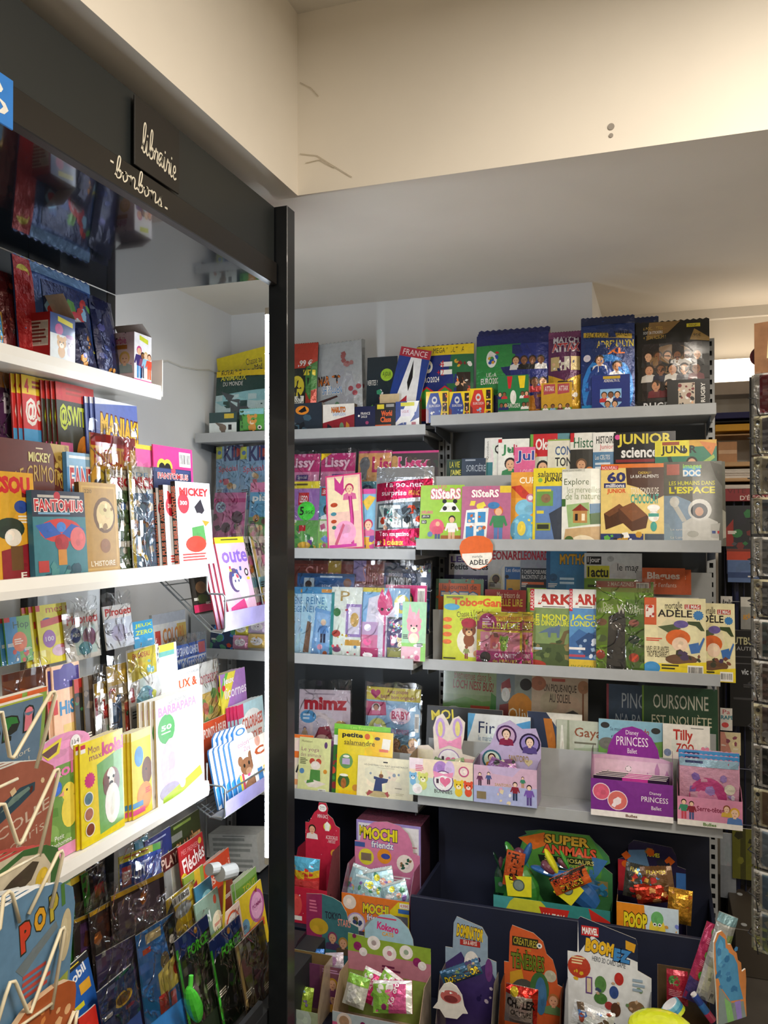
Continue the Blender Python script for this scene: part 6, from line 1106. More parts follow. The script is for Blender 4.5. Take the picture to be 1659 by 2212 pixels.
def blob(name,label,cat,mat4,R,col,n=(14,10),bump=.12,seed=1,bands=None,mat=None):
    """lumpy moulded toy: a deformed ellipsoid"""
    rng = random.Random(seed); a_,b_ = rng.uniform(0,6),rng.uniform(0,6)
    mb = MB(); G = []
    for i in range(n[0]):
        r = []
        for j in range(n[1] + 1):
            th = 2 * math.pi * i / n[0]; ph = math.pi * j / n[1]
            k = 1 + bump * math.sin(3 * th + a_) * math.sin(2 * ph + b_)
            r.append((R[0] * k * math.sin(ph) * math.cos(th),R[1] * k * math.sin(ph) * math.sin(th),R[2] * math.cos(ph)))
        G.append(r)
    for i in range(n[0]):
        for j in range(n[1]):
            q = (i + 1) % n[0]; c = bands[j * len(bands) // n[1]] if bands else col
            mb.quad([G[i][j],G[q][j],G[q][j + 1],G[i][j + 1]],c)
    return mb
TOYM = print_mat('moulded_vinyl',.18,coat=.5)
def dino_toy(p0,p1,Y,r,cols,label,tagc='e0d82a',mouth='6a3a4a'):
    """stretchy sea dinosaur in a clear wrap: tapering body, open jaws, fins, yellow hang tag"""
    A,Bp = hY(*p0,Y),hY(*p1,Y)
    d = Bp - A; L = d.length
    zax = d.normalized(); yax = Vector((0,1,0)); xax = yax.cross(zax).normalized()
    m = Matrix((xax,zax.cross(xax),zax)).transposed().to_4x4()
    root = empty('dinosaur_toy',Matrix.Translation(A) @ m)
    mb = MB(); N = 12; G = []
    for j in range(13):
        t = j / 12; rr = r * (.35 + .9 * math.sin(math.pi * min(1,.12 + t * .85)) ** .8) * (1 if t < .8 else 1 - (t - .8) * 2.2)
        G.append([(rr * math.cos(2 * math.pi * i / N) + .006 * math.sin(5 * t),rr * .75 * math.sin(2 * math.pi * i / N),t * L * .8) for i in range(N)])
    for j in range(12):
        for i in range(N):
            q = (i + 1) % N; mb.quad([G[j][i],G[j][q],G[j + 1][q],G[j + 1][i]],cols[0] if (i < 7) else cols[1])
    mb.build('body',TOYM,root,smooth=True)
    o = blob('','','',None,(r * .5,r * .45,L * .14),mouth,bump=.05).build('mouth',TOYM,root,smooth=True); o.location = (0,-r * .05,L * .86)
    for s in (-1,1):
        o = blob('','','',None,(r * .3,r * .5,L * .22),cols[0] if s > 0 else cols[1],bump=.06,seed=3 + s).build('jaw',TOYM,root,smooth=True)
        o.matrix_local = Matrix.Translation((s * r * .55,0,L * .88)) @ Matrix.Rotation(s * .42,4,'Y')
        MB().prism([(s * r * .8,L * .2),(s * r * 1.7,L * .12),(s * r * .9,L * .42)],-.004,.004,cols[1]).build('fin',TOYM,root)
    MB().prism([(-r * .9,L * .3),(r * .9,L * .3),(r * 1.0,L * .62),(-r * 1.0,L * .62)],-r * 1.02,-r * .98,tagc).build('card_sleeve',PAPER,root)
    pr = Print(r * 1.5,L * .2,lambda x,z,q: (x,-r * 1.03 - q,L * .38 + z),free=True); pr.draw([('c',.5,.5,.3,'4a5a52'),('c',.5,.5,.24,'7a8a84')]); pr.build('print',PAPER,root)
    tag(root,label,'toy',None)
    return root
dino_toy((1130,1965),(1120,1830),2.765,.044,('2f5f9a','3f8a3a'),'blue open-jawed sea dinosaur toy at the left of the teal display','e0d82a')
dino_toy((1285,1960),(1170,1860),2.752,.038,('d8d428','2f5f9a'),'yellow and blue sea dinosaur toy lying slanted in the teal display','e0d82a')
dino_toy((1290,1935),(1205,1855),2.81,.024,('3f9a3a','24506a'),'green sea dinosaur toy at the back of the teal display','3fae3a')
dino_toy((1085,1955),(1082,1850),2.81,.02,('2f7a34','1c3a2a'),'dark green sea dinosaur toy standing at the display edge','2a6a34')
sachet(1085,1125,1838,1915,2.725,2,8,'orange lettered strap around the dark dinosaur toy','c8582a',[('t','STRETCH',.3,.05,.7,.95,'1c1c1a',dict(rot=90,bold=.03)),('b',0,0,1,1,5,.1,['d8a02a','2a2a1a'])],depth=.006,name='toy_strap',cat='strap')
sachet(1198,1284,1882,1920,2.712,4,-28,'orange label sleeve of the slanted dinosaur toy','e0682a',[('r',0,0,1,.15,'2a1c14'),('t','STRETCHY',.08,.1,.92,.5,'d8482a',dict(bold=.04,out=('1a1a1a',.06))),('t','DINOS',.2,.55,.8,.9,'e8c83a',dict(bold=.03,out=('1a1a1a',.05)))],depth=.006,name='toy_sleeve',cat='sleeve')
# flame figures and poop squeezers
T5 = Tier((0,2.70,BINT),0,0); ca,wa = cx(T5,1330,1485,1960)
BOX(T5.mat(ca,.0002,-.06,0),wa,.10,.20,'dark blue counter display with dragon header','counter_display','display','20284a',opentop=True,lip=.10,sides=dict(front='20284a'),
    front=[('r',0,0,1,1,'1c2444'),('c',.06,.1,.05,'e8e4e0')],header=([(0,1),(0,.2),(.14,.16),(.16,.05),(.24,0),(.8,.03),(.86,.1),(.88,.2),(1,.22),(1,1)],'2a2440',[('r',.0,.2,.12,.5,'a82a34'),('p',[(.16,.1),(.4,.08),(.5,.3),(.3,.5),(.1,.4)],'5a7a9a'),('t','FLAMES',.44,.1,.62,.14,'d8d03a',.02),('b',.1,.08,.9,.6,22,.07,['c85a1e','3f86b8','6a4a2a','8a6a3a','2a2a34']),('r',.86,.26,1,.6,'3f6fb0')],.345),inner='2a2030')
for k,(a,b,yt,yb_,rl,c) in enumerate(((1345,1400,1866,1940,6,'3a3a34'),(1390,1460,1872,1940,-8,'6a4a2a'),(1378,1450,1908,1952,-14,'c8402a'),(1440,1492,1920,1995,4,'d8a03a'))):
    sachet(a,b,yt,yb_,2.735 - .012 * k if k < 3 else 2.672,14,rl,('dark','brown','red','golden')[k] + ' metallic foil bag in the dragon display',c,[('b',.05,.1,.95,.95,12,.12,['d86a1e','3f8ac0','2a2420','e0b050','b82a2a'][k % 3:] + [c]),('t','FLAMES',.2,.1,.8,.22,'d8c03a')] if k < 2 else [('b',.05,.1,.95,.95,10,.12,[c,'e8823a','8a2420' if k == 2 else 'f0d890','f0b070'])],depth=.02,mat=FOIL if k < 2 else SILVER)
T6 = Tier((0,2.655,BINT),0,0); ca,wa = cx(T6,1332,1466,1990)
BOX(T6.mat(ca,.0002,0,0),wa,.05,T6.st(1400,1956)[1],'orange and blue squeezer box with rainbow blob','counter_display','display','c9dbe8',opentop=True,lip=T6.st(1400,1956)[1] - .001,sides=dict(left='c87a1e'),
    front=[('p',[(0,0),(.45,0),(.5,.6),(.4,1),(0,1)],'e08a24'),('r',0,.52,.36,1,'c87a1e'),('r',.36,.6,1,1,'d8dce0'),('t','POOP',.12,.12,.5,.34,'e8d42c',dict(bold=.05,out=('3a2a1a',.05))),('t','SQUEEZE',.24,.36,.42,.44,'e87a9a'),('e',.66,.3,.13,.16,'e8d04a'),('e',.66,.16,.1,.1,'6ab06a'),('e',.66,.42,.15,.1,'e89a4a'),('c',.62,.24,.03,'f4f4f4'),('c',.7,.24,.03,'f4f4f4'),('c',.62,.24,.015,'k'),('c',.7,.24,.015,'k'),('b',.5,.1,.98,.5,6,.03,['7a8ad8','d8a04a','8ac86a'])],
    header=([(.5,1),(.5,.72),(.56,.58),(.62,.5),(.66,.4),(.72,.5),(.8,.6),(.84,.72),(.84,1)],'4a7ab8',[('e',.66,.8,.1,.16,'5a8ac0')],T6.st(1400,1956)[1] + .03),inner='9a7a4a')

# ================================================================== low tray: front level
# violet doll display
Ta = Tier((0,2.40,TRAY),0,0); ca,wa = cx(Ta,626,745,2080)
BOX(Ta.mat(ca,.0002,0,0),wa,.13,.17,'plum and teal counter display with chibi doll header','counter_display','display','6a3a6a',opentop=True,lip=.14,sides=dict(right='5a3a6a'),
    front=[('r',0,0,1,1,'6a3a5a'),('r',.55,.0,1,1,'7a4a5a'),('r',.6,.3,.98,.6,'8a7a5a'),('face',.82,.7,.1,'d8a888','5a4a9a','d8a03a'),('face',.78,.38,.08,'d8a888','b8902a','7a3a6a'),('lines',.6,.06,.95,.16,2,'b88ab0')],
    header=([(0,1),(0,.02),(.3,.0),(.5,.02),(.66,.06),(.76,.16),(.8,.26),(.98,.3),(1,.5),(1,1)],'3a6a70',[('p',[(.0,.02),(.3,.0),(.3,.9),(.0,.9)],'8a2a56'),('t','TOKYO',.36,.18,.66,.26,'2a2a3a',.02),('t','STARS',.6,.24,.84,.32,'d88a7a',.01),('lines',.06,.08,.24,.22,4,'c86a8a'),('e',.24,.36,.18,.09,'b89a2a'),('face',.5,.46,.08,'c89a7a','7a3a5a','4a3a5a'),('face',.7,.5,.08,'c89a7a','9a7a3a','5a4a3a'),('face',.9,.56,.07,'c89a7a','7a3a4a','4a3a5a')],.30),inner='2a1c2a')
sachet(655,702,2050,2080,2.44,25,-8,'bright blue sachet in the plum doll display','2f6fb8',[('t','TOKYO',.3,.3,.8,.6,'e0e8f0')],depth=.008,name='toy_sachet',cat='sachet')
sachet(705,745,2058,2095,2.43,25,-10,'pale lilac sachet in the plum doll display','d0c4d0',[('c',.45,.5,.22,'b88ab8'),('c',.42,.45,.04,'k')],depth=.008,name='toy_sachet',cat='sachet')
sachet(645,715,2082,2135,2.415,30,-18,'dark brown sachet lying in the plum doll display','2f2226',[('b',0,.1,1,.9,8,.12,['5a3a2a','3a2a4a','6a4a5a']),('r',0,0,1,.12,'c8bcc0')],depth=.01,name='toy_sachet',cat='sachet')
# green slime box
Tb = Tier((0,2.30,TRAY),0,0); ca,wa = cx(Tb,596,686,2170)
BOX(Tb.mat(ca,.0002,0,0),wa,.12,.165,'open brown carton with lime rim and slime sachets','toy_carton','box','9aa88a',opentop=True,lip=.05,sides=dict(right='a89a84'),front=[('c',.6,.5,.25,'b8c8c0'),('c',.3,.6,.2,'6a9ab0')],inner='7a6440')
sachet(628,675,2130,2195,2.34,20,0,'lime slime sachet with brown scribble','9ab83a',[('p',[(.0,0),(.35,0),(.3,.25),(0,.3)],'d87a3a'),('e',.2,.6,.1,.14,'4a2a1c'),('p',[(.5,.05),(.7,.15),(.5,.25)],'8ab8c8'),('b',.4,.3,.95,.9,6,.06,['7a6a9a','d8d84a'])],depth=.014,name='slime_sachet',cat='sachet')
# kitten charm display
Tc = Tier((0,2.29,TRAY),0,0); ca,wa = cx(Tc,718,905,2150)
KO = [(0,1),(0,.18),(.2,.19),(.21,.1),(.28,.02),(.4,-.06),(.52,-.08),(.64,-.04),(.74,.04),(.79,.14),(.8,.22),(1,.24),(1,1)]
BOX(Tc.mat(ca,.0002,0,0),wa,.13,.16,'kitten charm counter display with round sky header','counter_display','display','b8a8b0',opentop=True,lip=.075,sides=dict(right='a89a8a',left='8a6a90'),
    front=[('r',0,0,1,.4,'a8b8c0'),('r',0,.4,1,1,'c85a86'),('c',.14,.32,.09,'d8ccc4'),('c',.14,.32,.06,'a8886a'),('lines',.42,.3,.66,.5,3,'7a3a5a'),('e',.36,.3,.03,.1,'7a2a5a'),('e',.62,.4,.03,.1,'7a2a5a'),('c',.8,.6,.08,'e0dcdc'),('r',.0,.85,.5,1,'c0b8bc')],
    header=(KO,'8aa04a',[('p',[(.21,.2),(.21,.1),(.28,.02),(.4,-.06),(.52,-.08),(.64,-.04),(.74,.04),(.79,.14),(.8,.22)],'9cc0d0'),('r',0,.36,1,.55,'b87a8a'),('r',0,.2,1,.36,'8aa83a'),('t','Kokoro',.36,.02,.62,.1,'d0307a',dict(bold=.04,rot=-6)),('t','CATS',.42,.11,.56,.15,'e0a03a',.03),('lines',.36,-.04,.64,-.01,1,'c84a6a'),('c',.32,.24,.08,'ece8e6'),('c',.51,.32,.085,'ece8e6'),('c',.71,.28,.08,'ece8e6'),('c',.32,.24,.03,'a89a9a'),('c',.51,.32,.03,'c88a9a'),('c',.71,.28,.03,'9ab09a'),('c',.12,.3,.05,'8a2a66'),('c',.19,.35,.05,'e8e4e4'),('c',.84,.36,.05,'8a2a66'),('c',.9,.39,.05,'e8e4e4'),('c',.08,.2,.025,'7a2a5a'),('lines',.42,.45,.66,.52,2,'6a2a4a')],.30),inner='a8907a')
KOK = [('r',0,0,1,.1,'f0ecec'),('p',[(0,.1),(.5,.1),(.4,1),(0,1)],'8ac04a'),('t','Kokoro',.3,.3,.8,.5,'f0e4ec',dict(bold=.04,rot=70,out=('c8206c',.06))),('c',.2,.25,.1,'ece8e6'),('c',.45,.2,.1,'ece8e6'),('c',.3,.8,.07,'8a2a66'),('r',.86,.1,1,1,'f0f0ee')]
for k,(a,b,yt,yb_,rl,Y,c) in enumerate(((770,815,2090,2165,14,2.34,'d02a72'),(800,860,2095,2170,24,2.325,'d02a72'),(742,790,2105,2175,8,2.315,'c8ccc4'),(810,895,2118,2190,-8,2.305,'d85a96'))):
    sachet(a,b,yt,yb_,Y,25,rl,'pink kitten charm sachet in the sky-header display, %s of the heap' % ORD[k] if k != 2 else 'silver green charm sachet in the sky-header display',c,KOK if k != 2 else [('r',0,0,1,.3,'8ac04a'),('b',.1,.3,.9,.9,5,.12,['e4e4e0','b8bcb8'])],depth=.014,group='pink kitten charm sachets' if k != 2 else None,name='charm_sachet',cat='sachet')
# shark display
Td = Tier((0,2.31,TRAY),0,0); ca,wa = cx(Td,940,1060,2120)
BOX(Td.mat(ca,.0002,0,0),wa,.12,.20,'violet shark counter display with stepped header','counter_display','display','2a2a4a',opentop=True,lip=.085,sides=dict(right='9a9488',left='8a8478'),
    front=[('r',0,0,.3,1,'141a34'),('c',.08,.16,.07,'6a9ac0'),('r',.4,.35,.66,.8,'b8862a'),('r',.4,.35,.66,.48,'b83a24'),('lines',.42,.52,.64,.76,3,'3a2a1a'),('c',.84,.6,.14,'c8962a'),('c',.84,.6,.07,'141a34'),('p',[(0,.3),(.3,.5),(.4,.9),(.3,.8),(0,.45)],'e4e4d8')],
    header=([(0,1),(0,.28),(.14,.28),(.16,.06),(.22,.0),(.7,.06),(.8,.14),(.8,.32),(.96,.34),(.97,1)],'8ea4b8',[('t','DOMINATOR',.22,.07,.72,.18,'e0c02a',dict(bold=.05,out=('3a1a2a',.05),rot=-5)),('r',.28,.19,.66,.24,'a82f2a'),('t','SEA & ABYSS',.34,.195,.6,.23,'f0e8e0',.01),('p',[(.0,.42),(.3,.3),(.5,.46),(.8,.36),(.95,.5),(.95,1),(0,1)],'3f3068'),('b',.02,.34,.9,.8,12,.05,['6a4a8f','d8c8d8','2a2050']),('e',.5,.38,.14,.1,'e8e4e0'),('e',.5,.42,.1,.05,'c86a6a'),('c',.08,.54,.05,'b8622a'),('e',.82,.42,.07,.1,'6a3a7a')],.345),inner='6a6058')
sachet(958,1048,2083,2118,2.335,14,-26,'shiny blue shark bag lying across the violet display','2f5a7a',[('t','DOMINATOR',.08,.4,.96,.85,'e4d02a',dict(bold=.05,out=('3a1a2a',.06))),('b',.4,.0,.9,.4,8,.05,['6a8a5a','8a7a5a','4a3a6a'])],depth=.016)
T_ = Tier((0,2.315,0),0,0)
M(T_,935,1010,2122,'white shark head die-cut rising from the violet display','dedcd6',[('e',.52,.36,.34,.24,'d8d4d0'),('e',.52,.4,.3,.18,'b8605c'),('e',.52,.46,.2,.1,'7a2f30'),('b',.25,.24,.8,.3,6,.03,['f4f2ee'])],yb=2200,outline=[(.5,0),(.68,.08),(.84,.3),(.9,.6),(1,.78),(.86,.8),(.7,.98),(.35,1),(.2,.8),(0,.8),(.14,.6),(.18,.3),(.32,.08)],name='shark_cutout',cat='cutout',th=.003,off=.6)
# creatures of darkness
Te = Tier((0,2.32,TRAY),0,0); ca,wa = cx(Te,1074,1208,2130)
BOX(Te.mat(ca,.0002,0,0),wa,.11,.20,'orange monster counter display with wavy header','counter_display','display','3a2a1c',opentop=True,lip=.09,sides=dict(right='7a4a24',left='6a5a40'),
    front=[('b',0,0,1,1,14,.1,['2a2018','6a2a1c','3a4a2a']),('p',[(.86,.0),(1,.1),(.94,.7),(.84,.5)],'e0dcd4')],
    header=([(0,1),(0,.32),(.08,.32),(.1,.06),(.14,.0),(.5,.04),(.66,.1),(.72,.2),(.82,.24),(.88,.34),(.9,.44),(1,.46),(1,1)],'c85a2e',[('r',.14,.09,.58,.17,'2a2a1c'),('t','CREATURES',.16,.1,.56,.16,'b8a83a',dict(bold=.01,rot=-4)),('t','DES',.38,.18,.46,.2,'b8a83a'),('t','TÉNÈBRES',.12,.2,.68,.36,'6a7a2a',dict(bold=.03,out=('2a2414',.04))),('c',.6,.14,.045,'e4e4dc'),('c',.6,.14,.02,'2a4a6a'),('e',.78,.38,.1,.05,'b8b4a0'),('p',[(.1,.4),(.3,.36),(.4,.6),(.1,.6)],'c8962a'),('e',.34,.58,.24,.14,'4a4a44'),('e',.6,.5,.16,.14,'3f6a3a'),('e',.62,.56,.1,.16,'3f6f9a'),('face',.83,.58,.09,'d8a080','a86a3a','6a8a5a')],.345),inner='3a2c20')
sachet(1090,1160,2130,2212,2.312,8,2,'crumpled red and silver creature bag','b8a8a0',[('r',0,0,1,.22,'c8322a'),('c',.28,.14,.13,'d8c03a'),('t','CHILLER',.06,.3,.94,.54,'2a2424',.04),('t','CREATURE',.2,.6,.84,.74,'3a3430',.02),('p',[(.85,.2),(1,.2),(1,1),(.9,1)],'c8322a')],depth=.02,mat=SILVER)
# hero card game display
Tf = Tier((0,2.31,TRAY),0,0); ca,wa = cx(Tf,1216,1406,2110)
BOX(Tf.mat(ca,.0002,0,0),wa,.12,.22,'white and navy hero card game display with cloud sky','counter_display','display','b8d0e0',opentop=True,lip=.10,sides=dict(right='8a7a6a',left='c8502a'),
    front=[('r',0,0,1,1,'c4d8e6'),('b',0,0,1,1,8,.12,['e4ecf2','9ab8d0']),('t','BOOMEZ',.3,.08,.92,.36,'e0b02a',dict(bold=.06,out=('2a3a5a',.05))),('r',0,.3,.1,1,'24305a'),('r',0,.5,.07,.9,'e4e0dc')],
    header=([(0,1),(0,.26),(.12,.26),(.13,.02),(.16,.0),(.82,.1),(.84,.14),(.84,.32),(1,.36),(1,1)],'e4e8ec',[('p',[(.13,.02),(.16,.0),(.82,.1),(.84,.14),(.84,.26),(.5,.2),(.3,.12),(.14,.26)],'1c2440'),('r',.17,.06,.38,.13,'c8282e'),('t','MARVEL',.18,.07,.37,.12,'f4f4f4',.04),('p',[(.7,.12),(.82,.14),(.8,.2),(.7,.18)],'d8a02a'),('t','BOOM',.22,.15,.56,.25,'e8b82a',dict(bold=.07,out=('1f2a4a',.05),rot=-5)),('t','EZ',.56,.19,.76,.28,'3f86c8',dict(bold=.07,out=('1f2a4a',.05),rot=-5)),('t','HERO 3D CARD GAME',.3,.275,.7,.31,'3a4454',dict(rot=-5)),('c',.14,.36,.14,'b8402a'),('lines',.05,.29,.24,.35,3,'f0d8a8'),('b',.06,.38,.2,.46,5,.03,['d8b02a']),('r',.22,.42,.3,.54,'6a4a8a'),('r',.235,.43,.285,.53,'d8c8a8'),
        ('e',.4,.46,.07,.06,'5a8a4a'),('e',.4,.56,.08,.04,'4a7a3a'),('e',.62,.4,.055,.045,'b8302a'),('e',.56,.5,.055,.045,'2f4a8a'),('c',.5,.6,.05,'a83a3a'),('e',.58,.62,.06,.05,'5a3a2a'),('e',.82,.58,.1,.045,'8a6a4a'),('b',.34,.4,.96,.66,12,.025,['8a6a5a','3a4a6a','c8a88a','6a8a5a']),('lines',.78,.38,.96,.48,3,'9ab0c4'),('t','BOOMEZ',.3,.72,.92,.84,'e0b02a',dict(bold=.06,out=('2a3a5a',.05)))],.40),inner='6a6a70')
sachet(1232,1322,2172,2225,2.30,20,10,'white hero card bag at the foot of the hero display','c8ccd0',[('b',.05,.1,.95,.9,12,.1,['8a3a2a','3f6fb0','e8e8e8','5a4a3a'])],depth=.012)
# brown carton with tubes and long bags
Tg = Tier((0,2.36,TRAY),0,0); ca,wa = cx(Tg,1420,1535,2150)
BOX(Tg.mat(ca,.0002,0,0),wa,.11,.28,'open brown carton holding toy tubes and long bags','toy_carton','box','6a5642',opentop=True,lip=.10,inner='5a4836',front=[('r',.05,.05,.95,.95,'7a6650')])
sachet(1440,1486,2096,2170,2.40,8,0,'dark red dinosaur egg packet in the brown carton','a8243c',[('c',.35,.3,.26,'3f7a3a'),('e',.3,.34,.16,.1,'b8c89a'),('lines',.1,.55,.8,.75,4,'d88a9a'),('c',.3,.9,.15,'e0dcd8')],depth=.01,name='toy_packet',cat='packet')
def tube_toy(p0,p1,Y,r,cols,label):
    A,Bp = hY(*p0,Y),hY(*p1,Y); N = 8
    root = empty('toy_tube',Matrix.Translation(A)); mb = MB(); d = Bp - A
    for k,c in enumerate(cols): mb.tube([d * (k / len(cols)),d * ((k + 1) / len(cols))],r,14,c)
    mb.build('tube',TOYM,root)
    MB().tube([d * 1.0,d * 1.08],r * .8,14,'e8e8e8').build('cap',TOYM,root)
    return tag(root,label,'toy')
tube_toy((1462,2190),(1447,2170),2.345,.028,['c8d83a','3f8ab0','6ab0c8'],'fat blue and yellow bubble tube in the brown carton')
tube_toy((1540,2205),(1500,2150),2.345,.010,['c83a6a','2f6fb8','24408f'],'thin blue and pink bubble wand in the brown carton')
TL = Tier((0,2.37,.1),0,3)
P(TL,1472,1524,1985,'long crimson dinosaur egg bag leaning out of the brown carton','9a2450',[('r',0,0,.3,1,'b02a5a'),('c',.5,.08,.22,'3f8a3a'),('c',.5,.36,.22,'5a9a3a'),('c',.5,.62,.22,'3f8a3a'),('c',.5,.88,.2,'6a9a5a'),('lines',.2,.16,.8,.24,4,'d87a9a'),('lines',.2,.44,.8,.52,4,'d87a9a'),('r',0,.7,1,1,'4a3a78'),('c',.5,.88,.2,'8a6a4a')],yb=2165,roll=17,depth=.02,name='long_bag',cat='bag')
P(TL,1500,1542,1962,'long grey net bag leaning beside the crimson one','a9aca8',[('r',0,.0,1,.1,'7aa0a8'),('r',.7,.2,1,.7,'9ab06a'),('b',.1,.1,.9,.95,14,.15,['c0c2be','8f928e','d4d4d0']),('r',0,.6,1,1,'d8d6d2'),('b',.1,.75,.9,1,5,.15,['8a8a8c'])],yb=2160,roll=15,depth=.02,off=2.5,name='long_bag',cat='bag')
# rainbow cut-out on the tray end
TRB = Tier((.165,2.30,TRAY),42,0)
a_,b_,t0_,t1_ = TRB.fit(1543,1612,2006,2212,0)
o = M(TRB,1543,1612,2006,'rainbow rimmed blue splash cut-out at the tray end','c8824a',[('p',[(.04,.12),(.16,.03),(.34,.1),(.36,.22),(.6,.3),(.72,.4),(.78,.62),(.9,.8),(.5,.78),(.2,.6),(.06,.4)],'4a8ab4'),('p',[(.1,.16),(.2,.08),(.28,.14),(.3,.3),(.12,.36)],'5aa0cc'),('b',.12,.2,.7,.7,18,.1,['3f78a8','5a9ac0','2f6a9a']),('p',[(.14,.58),(.5,.8),(.9,.82),(.98,1),(.1,1)],'7a8a8a'),('p',[(.3,.72),(.5,.8),(.6,1),(.4,1)],'7ab06a'),('p',[(.62,.8),(.8,.8),(.85,1),(.7,1)],'8a7ac0')],yb=2207,
      outline=[(.0,.1),(.1,.01),(.24,.0),(.36,.06),(.42,.16),(.52,.17),(.6,.24),(.7,.28),(.74,.36),(.84,.4),(.86,.5),(.98,.48),(1,.6),(.98,.8),(1,1),(.1,1),(.06,.6),(.0,.3)],name='splash_cutout',cat='cutout',th=.004)
# lime lid poking up in front of the tray
o = MB()
G = []
p = hY(1428,2222,2.12)
for j in range(7):
    ph = math.pi / 2 * j / 6
    G.append([(.078 * math.cos(ph) * math.cos(2 * math.pi * i / 24),.078 * math.cos(ph) * math.sin(2 * math.pi * i / 24),.022 * math.sin(ph)) for i in range(24)])
for j in range(6):
    for i in range(24):
        q = (i + 1) % 24; o.quad([G[j][i],G[j][q],G[j + 1][q],G[j + 1][i]],'d4e02a')
o.tube([(0,0,-p.z + .001),(0,0,0)],.076,24,'d4e02a')
ro = empty('lime_bucket',Matrix.Translation(p)); o.build('bucket',TOYM,ro,smooth=True); tag(ro,'bright lime plastic tub with domed lid in front of the tray','tub')

# ================================================================== left unit, top shelf
def corner_box(xc,yt,xl,xr,X,zb,label,**kw):
    Y0 = hX(xc,(yt + 90),X).y; Y1 = hX(xr,yt + 90,X).y; X0 = hY(xl,yt + 60,Y0).x
    zt = hX(xc,yt,X).z
    return BOX(Matrix.Translation(((X + X0) / 2,Y0,zb)),X - X0,Y1 - Y0,zt - zb,label,**kw)
ZT = 1.9455
corner_box(290,716,222,327,-1.425,ZT,'white and pink opened sticker box with doll portraits',col='e4ccd2',sides=dict(right='f4f0f2'),flap=('d8cfc8',40,.05),  # right face paler and brighter than the front: tube light put into its colours
    front=[('b',0,0,1,.85,22,.03,['c890a0','5a4a50','d8b0b8']),('t','Barbie',.3,.08,.75,.22,'c85a8a',.02),('r',.26,.24,.78,.32,'b8742a'),('face',.3,.52,.13,'4a2f22','1f1614','8fa0a0'),('face',.7,.5,.15,'e4b898','d8b060','9fb0b0'),('r',0,.88,1,1,'9a1f5a'),('r',.62,.91,.94,.98,'c8962a')],
    right=[('p',[(.3,.03),(.8,.08),(.8,.17),(.3,.12)],'d8dc3a'),('fig',.28,.86,.62,'e9b893','d04a8a','3a2a6a','4a8fc8'),('fig',.48,.84,.5,'8a5a3c','2a1a14','8a4a6a','n'),('fig',.66,.84,.52,'f0c8a8','d8b87a','8fc0d8','f0e0e0'),('fig',.86,.84,.5,'e9b893','6a3a24','d8503a','d8704a'),('r',0,.88,1,1,'e83a9a'),('r',.6,.92,.95,.99,'e8b02a')],name='sticker_box',cat='box')
corner_box(108,672,42,162,-1.425,ZT,'red and blue opened sticker box with puppy prints',col='b02a2c',sides=dict(right='2f4a8a'),flap=('d9cdb8',55,.07),
    front=[('r',.06,.16,.94,.66,'d8d0c4')] + [('r',.1 + .29 * i,.19 + .155 * j,.35 + .29 * i,.32 + .155 * j,'b9b4aa') for i in range(3) for j in range(3)] + [('lines',.1,.19,.9,.62,6,'7a3a34'),('r',.62,.84,.9,.92,'c8962a')],
    right=[('p',[(.3,.04),(.9,.1),(.9,.2),(.3,.14)],'d8cf3a'),('c',.35,.3,.16,'b84a8a'),('r',0,.4,1,.9,'d8e0e4'),('ani',.45,.56,.18,'c89a5a','f0e0c8'),('ani',.8,.54,.16,'b8b0c0','f0f0f0'),('e',.8,.4,.2,.04,'8a3a8a'),('r',0,.88,.5,.97,'2a3a8a')],name='sticker_box',cat='box')
GT = Tier((-1.50,0,ZT),90,6)
P(GT,-8,36,590,'dark red sticker pouch at the back of the white top shelf','6a1c20',[('b',.1,.1,.9,.9,8,.15,['8a2a2a','3a1418','a8402a'])],off=0,depth=.012)
P(GT,34,196,585,'red and blue puppy sticker pouch behind the opened box','3a5a9a',[('r',0,0,.2,1,'b82228'),('e',.1,.14,.07,.07,'d8c83a'),('r',.2,0,1,.1,'7fa8d8'),('p',[(.3,.15),(.95,.12),(.95,.9),(.3,.9)],'2a3a6a'),('b',.35,.2,.95,.9,16,.08,['d8d04a','5f9a4a','c83a3a','8fc0e0','e0e0e0']),('c',.72,.5,.12,'c83a4a'),('c',.72,.5,.09,'d8e0ea')],off=0,depth=.012)
for k,(a,b,yt) in enumerate(((186,226,642),(205,252,655),(162,205,700))):
    P(GT,a,b,yt,('navy foil sticker pouch standing upright by the dark panel','navy foil sticker pouch next to the doll box','tilted navy foil pouch between the opened boxes')[k],'1c2450',[('b',.1,.05,.9,.95,10,.12,['2a3a7a','16183a','c8862a','4a4a8a','8a8ac0'])],off=(.5,3,5)[k],depth=.014,roll=(4,-6,-14)[k],group='navy foil sticker pouches by the doll box')
P(GT,-40,5,668,'yellow edged sticker pouch at the near end of the top shelf','c8962a',[('r',.0,.1,.8,.9,'2f8ab8')],off=5,depth=.012)

